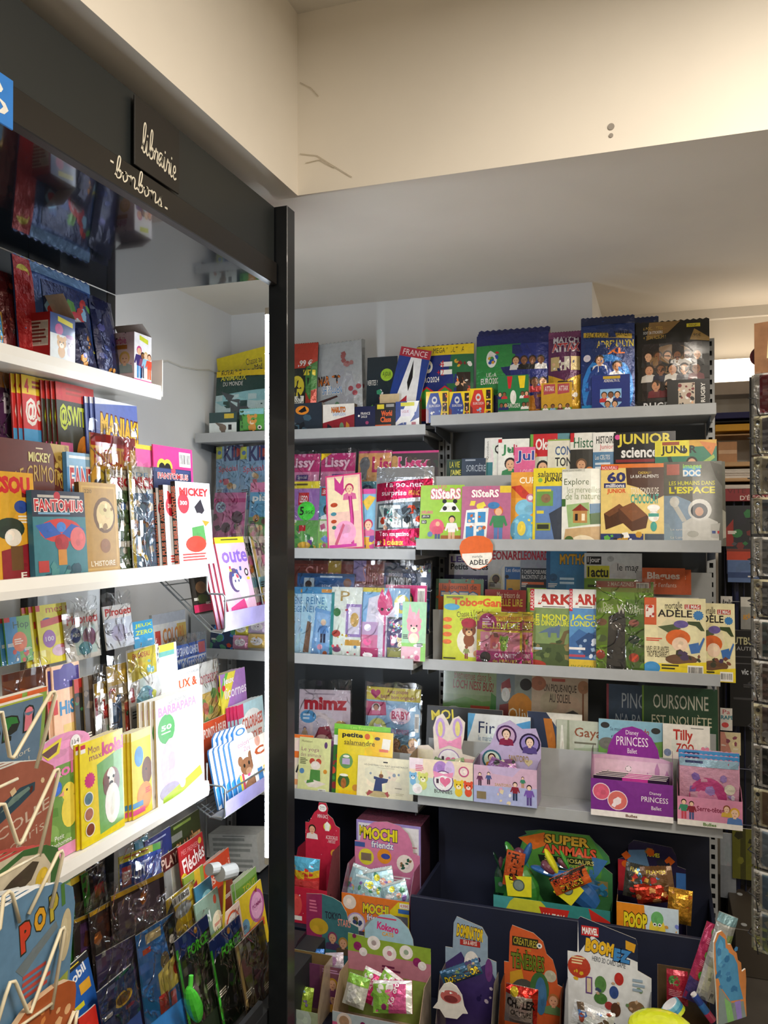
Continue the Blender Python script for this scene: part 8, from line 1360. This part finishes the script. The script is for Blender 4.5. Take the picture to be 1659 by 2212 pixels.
M(B2,110,182,1856,'green block game magazine with yellow strip','3f9a34',[('r',0,.06,1,.2,'d8cf2a'),('lines',.3,.1,.9,.15,1,'b8402a'),('t','MINECRAFT',.05,.4,.8,.52,'20241e',.05),('b',.1,.56,.9,1,10,.1,GRN)],off=1,yb=2010)
M(B3,106,162,1908,'second green block game magazine with mossy cover','3f8a34',[('r',0,.05,1,.2,'d8cf2a'),('t','MINECRAFT',.3,.26,.9,.34,'20241e',.03),('b',.1,.4,.95,1,18,.1,['8a7ab0','6ab8b0','4f9a3a','86b85a','c86a5a','b8d8d0'])],off=0,yb=2040)
M(B2,152,192,1888,'dark game magazine with yellow rim in the floor bin','2a241c',[('r',0,0,1,.12,'d8b82a'),('b',.1,.2,.9,.9,6,.12,['8a2a20','4a3a20'])],off=2,yb=2010)
M(B2,180,232,1872,'bagged dark comic with red brick logo','241c1c',[('r',0,.0,.3,1,'3a8a30'),('r',.5,.3,.9,.5,'a8241c'),('b',.1,.1,.9,.9,6,.12,['3a2a20','5a2a20'])],off=3.2,bag=True,btop=.12,yb=2010,bow=0)
CITY = [('r',0,0,1,.1,'d8cf2a'),('r',.8,0,1,.1,'4fae3a'),('lines',.1,.03,.75,.07,1,'c8642a'),('r',0,.1,1,.5,'1f4aa8'),('r',.05,.16,.26,.42,'c8221e'),('t','LEGO',.07,.22,.24,.36,'f4f4f4',.04),('t','CITY',.32,.22,.62,.38,'f0f4f8',.04),('r',0,.5,1,.56,'d8cf2a'),('r',0,.56,1,1,'1f3f86'),('r',.06,.62,.14,.7,'c8221e'),('b',.1,.7,.9,1,8,.07,['d88a2a','c8c8c8','8a3a2a'])]
M(B2,250,346,1836,'bagged blue building-brick magazine with red square logo','1f4aa8',CITY,off=4.5,bag=True,btop=.2,roll=8,yb=2000,bow=0,spine='d8cf2a')
for k in range(3):
    M(B3,150 + 42 * k,275 + 42 * k,1965 - 28 * k,'dark bagged toy magazine in the bin pile, %s from the bottom' % ORD[k],'3a2a2c',[('r',0,0,1,.05,'d8b02a'),('p',[(.1,.1),(.9,.05),(.9,.5),(.1,.5)],('5a3a6a','4a2a24','6a5a6a')[k]),('b',.1,.1,.95,.9,10,.1,['6a3a24','3a2a4a','a8642a','8a8a90'])],off=1.5 + 1.6 * k,bag=True,btop=.25,roll=(9,4,7)[k],group='dark bagged toy magazines in the bin pile',yb=2120,bow=0)
M(B3,352,428,1922,'yellow toy magazine with barcode label and grey glove','e0c41e',[('bar',.3,.06,.86,.24),('r',.92,0,1,1,'d8b81a'),('p',[(.05,.3),(.3,.1),(.4,.5),(.1,.8)],'2a2a3a'),('e',.6,.4,.26,.14,'b8bcc0'),('e',.2,.5,.14,.16,'5a5a78')],off=4,bag=True,btop=.03,yb=2040,bow=0)
M(B2,440,504,1846,'orange red youth magazine with pale round title','d84a24',[('t','astrapi',.16,.2,.98,.42,'f2d0c0',dict(bold=.01,rot=8)),('r',.0,.5,1,1,'8a3a24'),('c',.2,.32,.1,'f2d0c0'),('c',.2,.32,.07,'d84a24')],off=1.5,copies=2,cstep=(-.014,-.006),group='orange red youth magazines',yb=1990,spine='d88a2a')
M(B2,400,446,1878,'yellow and green cartoon magazine beside the arrow-word one','8aa03a',[('r',.5,0,.8,1,'d8b02a'),('c',.3,.4,.2,'e8dcd0'),('p',[(.3,.3),(.6,.2),(.6,.6),(.3,.6)],'a8222a'),('t','FLA',.3,.36,.6,.5,'f0e4e0',.03)],off=2.2,yb=1990)
M(B3,426,466,1898,'teal wavy-topped magazine with cartoon family','2f6a86',[('e',.6,.3,.3,.12,'8ac8d8'),('e',.4,.4,.2,.1,'d8602a'),('e',.75,.36,.16,.1,'6aae3a'),('r',0,.5,1,1,'24587a')],off=4.4,yb=2030)
M(B3,424,480,1929,'grey green magazine with swirly white title','7f9a8c',[('t','lucy',.06,.36,.6,.66,'e4ecf0',dict(bold=.02,rot=30)),('e',.8,.2,.07,.1,'a8402a'),('c',.8,.7,.24,'e8e0c8'),('r',.2,.86,1,1,'8aa03a')],off=5.6,yb=2040)
M(B2,512,562,1884,'green juggling magazine with orange title','6aa03a',[('r',0,0,1,.12,'8ab86a'),('t','JOLI',.1,.3,.9,.52,'d8502a',.03),('t','TOUT',.3,.16,.9,.26,'d8c83a'),('r',0,.55,1,1,'4a8a30')],off=3,copies=3,cstep=(-.013,-.006),group='green magazines with orange title',yb=2020,spine='c8d0b8')
M(B3,514,575,1915,'yellow magazine with violet apple badge','e0c42a',[('c',.7,.4,.3,'b05a9a'),('c',.7,.4,.24,'e0a8d0'),('t','POMME',.52,.34,.9,.42,'8a2a6a',.02),('p',[(.66,.1),(.8,.04),(.76,.16)],'8a3a2a'),('c',.2,.6,.14,'6a9ab8'),('r',0,.72,.9,.86,'d8402a')],off=5,yb=2040)
M(B3,484,526,1955,'white oval badge card with orange rim','ecd0c0',[('c',.5,.4,.4,'d8582a'),('c',.5,.4,.33,'f2ece6'),('b',.3,.3,.7,.55,4,.1,['a8642a','8a4a2a'])],off=6.6,yb=2060,name='badge_card',cat='card')
# grey roll toy
pA = hX(478,1885,-1.22)
r = empty('roll_toy',Matrix.Translation(pA))
VN = pmat('grey_vinyl','a0a2a0',.45)
MB().tube([(0,-.01,0),(.012,.05,-.012)],.022,14).build('roll',VN,r,smooth=False); MB().tube([(-.02,-.035,.02),(-.012,.0,.012)],.017,14).build('small_roll',VN,r); MB().tube([(.012,.05,-.012),(.0125,.0525,-.0125)],.014,14).build('end_disc',pmat('dull_red_plastic','7a4a48',.5),r)
MB().tube([(0,.02,-.02),(-.01,.03,-.2)],.004,8).build('stem',pmat('yellow_plastic','d8c22a',.4),r)
tag(r,'grey roll-shaped toy with dull red end','toy')
M(B4,128,206,2072,'blue figure-set magazine with white letters and orange block','1f5aae',[('r',0,0,1,.14,'20242c'),('lines',.2,.05,.9,.1,1,'d8c02a'),('t','playmobil',-.3,.24,.85,.5,'eef0f4',dict(bold=.03,rot=12)),('r',.55,.5,.9,.72,'d8a02a'),('r',0,.85,.6,.95,'d8cf2a')],off=1,yb=2190,roll=-4)
M(B4,205,300,2040,'bagged purple toy magazine in front of the bin','4a3f6a',[('b',.1,.1,.9,.9,10,.12,['6a5a9a','3a304a','8a6a5a','54486a'])],off=2,bag=True,btop=.22,yb=2190,bow=0,roll=7)
M(B4,296,388,1990,'bagged bright blue pirate magazine with skull flag','2f78c0',[('r',.2,.05,.6,.16,'d8c89a'),('r',.1,.2,.3,.26,'c8402a'),('p',[(.66,.06),(1,.0),(1,.6),(.8,.64)],'17181c'),('c',.86,.28,.07,'eceae4'),('r',.78,.4,.96,.43,'eceae4'),('r',.84,.36,.9,.48,'eceae4'),('e',.62,.46,.12,.1,'8a7a5a'),('p',[(.4,.56),(.9,.46),(.92,.8),(.42,.84)],'d8c86a'),('c',.9,.62,.1,'b8402a'),('r',.36,.8,.6,1,'b8302a'),('r',.66,.84,.8,1,'c83a3a')],off=4,bag=True,btop=.22,yb=2200,bow=0,roll=5)
for k,(a,b,yt) in enumerate(((388,470,1990),(462,540,1990))):
    M(B4,a,b,yt,'bagged black and green dinosaur toy card, %s' % ('beside the pirate magazine','beside the brown board')[k],'1c2a1c',[('p',[(0,.0),(1,.0),(1,.14),(0,.22)],'22408f'),('c',.6,.06,.05,'d8a02a'),('t','FORCE',.3,.16,.9,.28,'5ad83a',.04),('r',0,.1,.06,1,'4ac83a'),('p',[(.2,.4),(.8,.34),(.9,.9),(.2,.95)],'14180f'),('b',.15,.35,.9,.95,10,.1,['2f5a24','3a3a44','5a8a3a','20301c'])],off=4.6 + 1.4 * k,bag=True,btop=.08,yb=2215,group='bagged dinosaur toy cards',bow=0)
M(B4,520,590,2000,'flat brown bagged board with cream edge by the post','6a5a48',[('r',0,.0,.08,1,'c8b078'),('p',[(.1,.1),(1,0),(1,1),(.1,1)],'54462f'),('e',.6,.9,.3,.08,'6a1f24')],off=6.6,bag=True,btop=.1,yb=2215,bow=0)
blobm = blob('claw','','',None,(.022,.018,.06),'4ac83a',seed=4)
pC = hX(418,2170,-1.092)
r = empty('green_toy',Matrix.Translation(pC) @ Matrix.Rotation(.4,4,'X')); blobm.build('body',TOYM,r,smooth=True); MB().tube([(0,0,.04),(0,.02,.075)],.006,8,'5ad84a').build('handle',TOYM,r); tag(r,'glossy lime plastic toy in front of the dinosaur cards','toy')
M(B4,170,212,2182,'plain red toy card at the front of the floor bin','c8281e',[],off=5,yb=2225,name='toy_card',cat='card')
M(B4,214,300,2105,'navy bagged toy magazine with gold oval logo','20386f',[('e',.62,.5,.26,.14,'c8a83a'),('e',.62,.5,.2,.1,'6a4a1c'),('b',.1,.2,.9,.95,5,.1,['2a4a8a','16284f'])],off=6,bag=True,btop=.1,yb=2225,bow=0)

# ================================================================== cream wire book rack in front of the unit
XK = -.955
r = empty('book_rack',Matrix())
def kw(pts,name='pocket_wire',rad=.0032):
    P_ = [hX(x,y,XK) for x,y in pts]
    return MB().tube(P_,rad,8).build(name,CWIRE,r,smooth=True)
kw([(-70,1560),(-8,1540),(4,1538),(21,1634),(28,1637),(34,1630),(110,1496),(117,1494),(120,1502),(78,1660)])
kw([(-60,1770),(0,1738),(9,1737),(37,1820),(42,1824),(48,1818),(119,1664),(125,1662),(127,1670),(84,1850)])
kw([(-40,2050),(0,2005),(8,1935),(19,1926),(26,1930),(42,1992)]); kw([(62,1975),(126,1842),(133,1838),(136,1846),(110,1962)])
kw([(-20,2260),(12,2150),(22,2122),(32,2120),(36,2128),(60,2186),(66,2188),(132,2008),(137,2004),(139,2012),(112,2180)])
kw([(140,2235),(160,2185),(167,2183),(160,2230)])
for pts in ([(-60,1728),(38,1682)],[(-60,1925),(84,1846)],[(-60,2290),(112,2168)]): kw(pts,'cross_wire',.0026)
MB().tube([(XK - .23,1.02,0),(XK - .23,1.02,1.45)],.006,10).build('upright',CWIRE,r); MB().tube([(XK - .23,.62,0),(XK - .23,.62,1.45)],.006,10).build('upright',CWIRE,r)
for z in (.06,.55,.85,1.1,1.4): MB().tube([(XK - .23,.62,z),(XK - .23,1.22,z)],.004,8).build('cross_bar',CWIRE,r)
tag(r,'cream wire book rack standing in front of the white shelves','rack')
def KT(z,X=-1.005,lean=-5): return Tier((X,0,z),90,lean)
ROUND = [(0,1),(0,.3),(.06,.16),(.2,.05),(.4,0),(.65,0),(.85,.06),(.97,.16),(1,.3),(1,1)]
M(KT(1.04,-1.14),-150,84,1535,'grey blue square board book with large coloured letters','5f7a94',[('r',0,0,1,.02,'a8b83a'),('t','p',.62,.16,.76,.42,'2f7a34',dict(bold=.1,out=('20241c',.06))),('t','i',.82,.1,.9,.38,'d87a8a',dict(bold=.1,out=('20241c',.06))),('t','o',.44,.2,.58,.44,'d87a8a',dict(bold=.1,out=('20241c',.06))),('c',.5,.6,.1,'4a342a'),('t','dort',.74,.6,.9,.66,'cfcabc',dict(rot=8)),('t','dehors !',.66,.72,.9,.8,'cfcabc',dict(rot=8)),('e',.5,.88,.16,.12,'a8404a')],yb=1725,name='board_book',cat='book',th=.012,bow=0)
M(KT(1.04,-1.16),-150,92,1518,'green and orange striped board books behind the grey blue one','86a84a',[('r',.5,0,.75,.05,'d8642a'),('r',.8,0,1,.05,'d8642a')],yb=1720,name='board_book',cat='book',th=.012,bow=0)
JC = [('p',[(.42,.44),(.52,.32),(.66,.24),(.8,.24),(.8,.32),(.68,.4),(.5,.5)],'2f4a5a'),('p',[(.5,.4),(.6,.3),(.74,.26),(.76,.29),(.6,.37)],'6f8a84'),('t','JE COLLE',.3,.52,.96,.66,'cdb9a8',dict(bold=.01,rot=10)),('t','la souris',.4,.7,.92,.8,'cdb9a8',dict(bold=-.01,rot=10)),('e',.62,.9,.18,.12,'b0a49a'),('b',.4,.16,.9,.3,6,.03,['7a2a24','d8c09a','5a2a20']),('e',.16,.6,.08,.14,'c8a03a')]
M(KT(.88,-1.09),-140,112,1668,'brown pink die-cut board book with cut-out handle','a0604e',JC,yb=1905,outline=ROUND,name='board_book',cat='book',th=.007,side='d8d6cc',copies=4,cstep=(-.010,-.010),group='brown pink die-cut board books')
M(KT(.72,-1.043),-140,120,1868,'cream die-cut board book with green rim','cfc4ac',[('p',[(.36,.4),(.56,.24),(.74,.16),(.8,.2),(.74,.34),(.5,.48)],'4a4034'),('p',[(.4,.1),(.65,.0),(.85,.06),(.97,.16),(1,.3),(1,.9),(.93,.9),(.92,.3),(.84,.14),(.65,.06),(.4,.16)],'3f6a3a'),('e',.84,.4,.06,.12,'d8b83a'),('b',.3,.6,.8,.95,8,.05,['5a3a2a','6a8a3a','c8b03a'])],yb=2090,outline=ROUND,name='board_book',cat='book',th=.007,side='b8433e',copies=3,cstep=(-.011,-.010),group='cream die-cut board books')
M(KT(.58,-.99),-140,150,1962,'blue die-cut board book with fruit-coloured letters','5f86a8',[('t','P',.56,.2,.64,.42,'c8402a',dict(bold=.06,out=('2a2a1c',.05),rot=10)),('t','O',.66,.16,.75,.34,'d8a02a',dict(bold=.06,out=('2a2a1c',.05),rot=10)),('t','P',.78,.12,.85,.32,'b8a83a',dict(bold=.06,out=('2a2a1c',.05),rot=10)),('t','I',.87,.08,.9,.26,'4a7a3a',dict(bold=.06,rot=10)),('p',[(.54,.52),(.7,.42),(.84,.34),(.86,.4),(.72,.5),(.6,.6)],'6a7880'),('e',.93,.5,.05,.2,'c8bc9a'),('lines',.6,.6,.84,.8,4,'b84a44'),('p',[(.5,.96),(.98,.8),(.98,1),(.5,1)],'9aa84a')],yb=2260,outline=ROUND,name='board_book',cat='book',th=.007,side='e4e6e4',copies=4,cstep=(-.011,-.010),group='blue die-cut board books')
M(KT(.55,-.975),20,158,2155,'orange brown die-cut board book at the foot of the rack','a8552a',[('b',.3,.1,.9,.6,6,.06,['d88a4a','7a2a1c','e0b080'])],yb=2300,outline=ROUND,name='board_book',cat='book',th=.01,side='c8a884')
# pink blister pack and dark sheet seen between the rack and the shelf
M(Tier((-1.262,0,.7735),90,4),72,104,1655,'second pink pack with farm photo behind the rack','e07aa8',[('r',.1,.1,1,.96,'3a4a3a'),('b',.2,.2,.95,.95,8,.14,['d8d4d0','4a6a3a','d8c89a','8a3a4a'])],yb=1862,off=-2,mat=GLOSS,bow=0)

# ================================================================== postcard spinner
r = empty('postcard_rack',Matrix())
PX,PY = .41,2.46
MB().tube([(PX,PY,.0),(PX,PY,2.05)],.014,12).build('pole',BWIRE,r)
MB().tube([(PX,PY,.001),(PX,PY,.03)],.17,24).build('base',BWIRE,r)
YT = 26
PT = Tier((.222,2.29,0),-YT,0)
ROWS = [(809,897),(900,980),(987,1067),(1075,1152),(1160,1243),(1251,1331),(1337,1421),(1426,1513),(1519,1603),(1606,1695),(1701,1780),(1785,1870),(1878,1961),(1962,2051)]
PICS = [('8a1f2c','red jersey photo'),('6a6468','grey racing scene'),('8a8268','khaki street scene'),('3a4650','slate night scene'),('55585a','pewter machine picture'),('3a3a3c','charcoal street picture'),('3f5a5a','dark teal helmet picture'),('6a5a54','brown market picture'),('5a4844','red and grey bus picture'),('2c3030','black building picture'),('8a7258','tan group picture'),('8fa0b0','pale sky picture'),('6f8aa4','blue sky bridge picture'),('7a8a98','hazy tower picture')]
for k,(y0,y1) in enumerate(ROWS):
    a,t1 = PT.st(1628,y0); _,t0 = PT.st(1628,y1)
    W_,H_ = .105,t1 - t0
    c,nm = PICS[k]
    metal = k in (1,2,3,5,8,10)
    base = 'c9c2a0' if metal else 'd8d6d0'
    q = empty('postcard',PT.mat(a + W_ / 2,t0,0))
    MB().box(-W_ / 2,0,0,W_ / 2,.006,H_,'c4c2b8').build('card_stock',PAPER,q)
    pr = Print(W_,H_,lambda x,z,s: (x,-s - .0002,z),seed=k + 50)
    art = [('r',0,0,1,1,base),('r',.2,.06,.97,.94,c),('b',.22,.1,.95,.92,10,.1,[c,'2a2a2c','b4b4b0',c]),('r',.03,.32 if metal else .05,.16,.95,'dcd8cc'),('t','METAL CARD' if metal else 'CARTE POSTALE',.05,.36 if metal else .1,.14,.92,'2a2a2a',dict(rot=90,bold=.02))]
    if metal: art.append(('c',.1,.16,.05,'3a3a30'))
    if k == 0: art = [('r',0,0,1,1,'d0cec8'),('r',.14,.04,1,.96,c),('p',[(.3,.4),(.6,.3),(1,.2),(1,.28),(.6,.4)],'d8b8bc'),('t','Dix',.36,.4,.6,.6,'e4d0d2',dict(rot=14))]
    pr.draw(art); pr.build('picture',PAPER,q)
    film(W_,H_,lambda x,z,s: (x,0,z),q,k + 300,gap=.003,top=.0,wide=.01,name='sleeve')
    tag(q,'postcard with %s in the wire rack' % nm,'postcard','postcards in the wire rack')
    # pocket: backing card stack is part of the rack, with two wire hooks
    wp = PT.mat(a,t0,0)
    f_ = lambda x,y,z: wp @ Vector((x,y,z))
    mb = MB(); mb.tube([f_(-.012,.03,H_ * .45),f_(-.01,-.012,H_ * .42),f_(.01,-.016,H_ * .38),f_(.016,-.016,.0),f_(.016,.01,-.006)],.0016,6); mb.tube([f_(-.014,.01,H_ * .30),f_(.105,.01,-.006)],.0014,6); mb.build('pocket_wire',BWIRE,r,smooth=True)
    MB().quad([f_(-.01,.012,-.002),f_(.1,.012,-.002),f_(.1,.012,H_ * 1.0),f_(-.01,.012,H_ * 1.0)]).quad([f_(-.01,.030,-.002),f_(-.01,.012,-.002),f_(-.01,.012,H_),f_(-.01,.030,H_)]).build('pocket_back',pmat('clear_grey_plastic','7d7a70',.3),r)
MB().tube([f_(-.012,.035,0),PT.mat(a,PT.st(1628,809)[1],0) @ Vector((-.012,.035,0))],.003,8).build('side_rod',BWIRE,r)
for z in (.45,.9,1.35,1.8): MB().tube([(PX,PY,z),tuple(PT.mat(PT.st(1628,1200)[0],z,0) @ Vector((.05,.04,0)))],.004,8).build('arm',BWIRE,r)
tag(r,'revolving black wire postcard rack','rack')
# wooden plaque on the rack head
ws = Tier((.23,2.30,0),-YT,0)
a,t1 = ws.st(1629,700); _,t0 = ws.st(1629,809)
q = empty('wooden_plaque',ws.mat(a + .07,t0 + .001,.0))
MB().box(-.07,0,0,.07,.012,t1 - t0,'9a6f4c').build('board',pmat('oak_veneer','8a6242',.5,noise=.25,scale=25),q)
pr = Print(.14,t1 - t0,lambda x,z,s: (x,-s - .0003,z)); pr.draw([('p',[(.26,.14),(1,.12),(1,.7),(.22,.72)],'d8cfa0'),('c',.5,.25,.1,'2a2a2c'),('c',.5,.25,.065,'d8dce0'),('p',[(.5,.25),(.5,.185),(.565,.25)],'3f6fb0'),('p',[(.5,.25),(.5,.315),(.435,.25)],'3f6fb0'),('p',[(.34,.4),(.6,.36),(.8,.4),(.8,.44),(.34,.44)],'8a3a34'),('p',[(.34,.52),(.55,.46),(.8,.5),(.78,.56),(.34,.54)],'5a2f2c'),('c',.55,.62,.05,'6a7a3a'),('lines',.3,.66,.8,.7,2,'5a5a44')]); pr.build('print',PAPER,q)
MB().tube([tuple(q.matrix_world @ Vector((0,.018,.08))),tuple(q.matrix_world @ Vector((0,.018,-.12)))],.004,8).build('mounting_rod',BWIRE,r)
tag(q,'wooden plaque with round car emblem on the rack head','sign')
q = MB().tube([tuple(ws.mat(a + .005,(t0 + t1) / 2 - .015,-.03) @ Vector((0,0,0))),tuple(ws.mat(a + .005,(t0 + t1) / 2 - .015,-.022) @ Vector((0,0,0)))],.025,20).build('round_plaque',pmat('maroon_enamel','4a1418',.3)); tag(q,'small round maroon plaque behind the wooden one','sign')

# ================================================================== far wall beyond the shelves
YF = 3.9
def far(px0,py0,px1,py1,Y,d,name,mat,x1=None):
    a = hY(px0,py1,Y); b = hY(px1,py0,Y)
    return bx(name,(a.x,Y,a.z),(x1 if x1 else b.x,Y + d,b.z),mat)
r = empty('wall_lamp',Matrix())
a = hY(1540,828,3.78); b = hY(1540,776,3.78)
LZ0,LZ1 = a.z,b.z
MB().box(.19,3.80,LZ0 + .005,.95,3.86,LZ1).build('diffuser',emit_mat('warm_tube_light',(1,.84,.66),5),r)
bx('housing',(.17,3.86,LZ0),(.97,3.895,LZ1 + .01),WHITE,r)
bx('reflector',(.17,3.76,LZ0 - .055),(.97,3.895,LZ0),pmat('pale_metal','b8aca0',.5),r)
tag(r,'warm glowing strip lamp on the far wall','lamp')
o = far(1545,888,1640,905,3.72,.14,'blue_board',pmat('deep_blue_board','1f2468',.5),.8); tag(o,'deep blue board on the far wall shelf','board')
o = far(1545,906,1640,914,3.74,.12,'black_board',pmat('black_board','1c1a16',.6),.8); tag(o,'black board between blue and yellow boards','board')
o = far(1545,914,1640,932,3.71,.15,'yellow_board',pmat('yellow_board','e0a81e',.5),.8); tag(o,'yellow board under the black one on the far wall','board')
o = far(1545,936,1640,942,3.66,.22,'plank_shelf',pmat('pine','b08a5c',.5),.8); tag(o,'upper pine plank shelf on the far wall','shelf')
zs = hY(1590,999,3.66).z
o = bx('plank_shelf',(.18,3.62,zs - .018),(.8,3.88,zs),pmat('pine','b08a5c',.5)); tag(o,'middle pine plank shelf with carton','shelf')
a,b = hY(1552,997,3.66),hY(1592,954,3.66)
q = empty('carton',Matrix.Translation(((a.x + b.x) / 2,3.66,zs + .0005)))
MB().box(-(b.x - a.x) / 2,0,0,(b.x - a.x) / 2,.16,b.z - zs).build('box',pmat('corrugated_board','b98a62',.7,noise=.08),q); MB().box(-(b.x - a.x) / 2,-.0006,(b.z - zs) * .42,(b.x - a.x) / 2,-.0001,(b.z - zs) * .6).build('tape',pmat('packing_tape','cfa882',.25),q)
tag(q,'brown taped carton on the far plank shelf','box')
zs2 = hY(1590,1034,3.62).z; zs3 = hY(1590,1062,3.60).z
for (z,lb) in ((zs2,'lower pine plank shelf with paper reams'),(zs3,'lowest pine plank shelf with white paper stack')):
    o = bx('plank_shelf',(.18,3.56,z - .014),(.8,3.88,z),pmat('pine','b08a5c',.5)); tag(o,lb,'shelf')
rng = random.Random(5)
for (z,top,n) in ((zs2,zs - .022,9),(zs3,zs2 - .018,5)):
    h = (top - z) * .8 / n
    for k in range(n):
        dx = rng.uniform(-.006,.006)
        o = bx('paper_ream',(.22 + dx,3.58 + rng.uniform(0,.01),z + .0005 + k * h),(.62 + dx,3.84,z + .0005 + (k + 1) * h - .0008),pmat('copy_paper','ded6cc',.7,noise=.04)); tag(o,'white paper pack on the %s far plank shelf, %s from the bottom' % ('lower' if n == 9 else 'lowest',ORD[k]),'paper','paper packs on the far plank shelves')
bx_ = bx('wall_bracket',(.385,3.60,zs + .0),(.395,3.895,hY(1606,945,3.7).z - .001),WHITE); tag(bx_,'white shelf bracket between far plank shelves','bracket')
# grid display with red header and hanging magazines
r = empty('grid_display',Matrix())
YG = 3.36
def gq(px,py,Y=YG): return hY(px,py,Y)
xa,xb = gq(1566,1100).x,gq(1640,1100).x + .25
GB = pmat('navy_grid_wire','161a30',.4)
for py in (1095,1150,1195,1300,1420,1540,1660,1780,1890): 
    z = gq(1590,py).z
    MB().tube([(xa,YG,z),(xb,YG,z)],.0035,8).build('grid_wire',GB,r)
for px in (1566,1586,1606,1640):
    x = gq(px,1100).x
    MB().tube([(x,YG + .008,0),(x,YG + .008,gq(1590,1060).z)],.0035,8).build('grid_wire',GB,r)
bx('navy_post',(gq(1583,1300).x,YG + .02,0),(gq(1597,1300).x,YG + .045,gq(1583,1260).z),pmat('navy_enamel','141c46',.4),r)
bx('back_board',(xa - .02,YG + .06,0),(xb,YG + .075,gq(1590,1070).z),pmat('added_dark_board','121316',.7),r)  # dark board added to keep the gaps behind the grid dark
hd = bx('header_board',(xa,YG - .012,gq(1590,1083).z),(xb,YG - .005,gq(1590,1056).z),pmat('dull_red_board','7c1c22',.5),r)
pr = Print(.2,.05,lambda x,z,s: (xa + .1 + x,YG - .0125 - s,gq(1590,1083).z + z)); pr.draw([('t','VITE FAITES',.04,.05,.9,.4,'5a1418'),('t',"D'ÉCONOMIES",.26,.5,1.1,.92,'d8c8c0',.01)]); pr.build('header_print',PAPER,hd)
tag(r,'navy wire grid display with dull red header board','display')
FT = Tier((0,YG - .02,0),0,0)
M(FT,1568,1650,1092,'dark magazine hanging behind the navy grid','23262c',[('p',[(0,.5),(.2,.3),(.2,.9),(0,.9)],'8a2a24'),('b',.2,.1,.9,.9,8,.12,['3a4048','2a6a3a','4a4a50','6a2a2a'])],yb=1190,name='magazine')
M(FT,1570,1650,1186,'orange-red footed magazine on the navy grid','6a2a20',[('r',0,.1,1,.45,'a83a24'),('r',0,.45,1,1,'3a4a70')],yb=1240)
M(FT,1572,1640,1210,'slate blue magazine under the orange-red one','4f6690',[('r',0,.55,1,.8,'2a3f6a')],yb=1258,off=2)
M(FT,1557,1582,1288,'white workshop magazine on the grid behind the shelf end','c9c6c0',[('t','Atelier',.1,.1,1.2,.36,'2a2a2a',.03),('r',0,.5,1,1,'7a6a60')],yb=1350)
M(FT,1600,1640,1290,'muted lifestyle magazine low on the navy grid','8a8a86',[('r',0,0,1,.3,'c8c6be'),('t','gie',.1,.5,.8,.7,'c8923a',.02)],yb=1360)
q = M(FT,1577,1650,1362,'black poster board with pale lettering behind the postcard rack','0f1012',[('t','OUTBUS',-.12,.07,.82,.15,'b9b48a',.02),('t','AUTRE',.2,.17,.78,.21,'a8a8a8'),('t','vic eo',.34,.4,.8,.46,'c4c8cc',.02),('lines',.05,.27,.7,.29,1,'4a4a4c'),('lines',.1,.34,.8,.36,1,'4a4a4c'),('lines',.4,.56,.9,.6,2,'4a4a4c'),('lines',.1,.7,.8,.74,1,'3a3a3c')],yb=1570,name='poster_board',cat='poster',bow=0)
M(FT,1556,1582,1530,'pale magazine with red script and teal capitals on the grid','d4cfc8',[('t','Pa',.2,.06,.8,.26,'b83a4a',.0),('t','RAPE',.05,.32,1.1,.5,'2f7a8a',.03),('e',.4,.75,.3,.12,'c84a4a')],yb=1578)
M(FT,1556,1600,1582,'salmon magazine near the foot of the navy grid','c88a7a',[('p',[(.2,0),(1,0),(1,1),(.6,1)],'d8c8a0'),('b',.1,.1,.9,.9,4,.15,['8a4a5a','d8b08a'])],yb=1630)
M(FT,1556,1590,1800,'pale blue grey sheet low behind the shelf end','8f959c',[('r',0,.5,1,1,'7a7f86')],yb=1940,name='paper_sheet',cat='sheet')
M(FT,1582,1640,1790,'olive green packet low on the navy grid','5a5a1c',[('r',.3,0,.5,1,'3a3a14'),('b',0,0,1,1,4,.15,['6a6a24','2a2a14'])],yb=1900,name='packet',cat='packet')
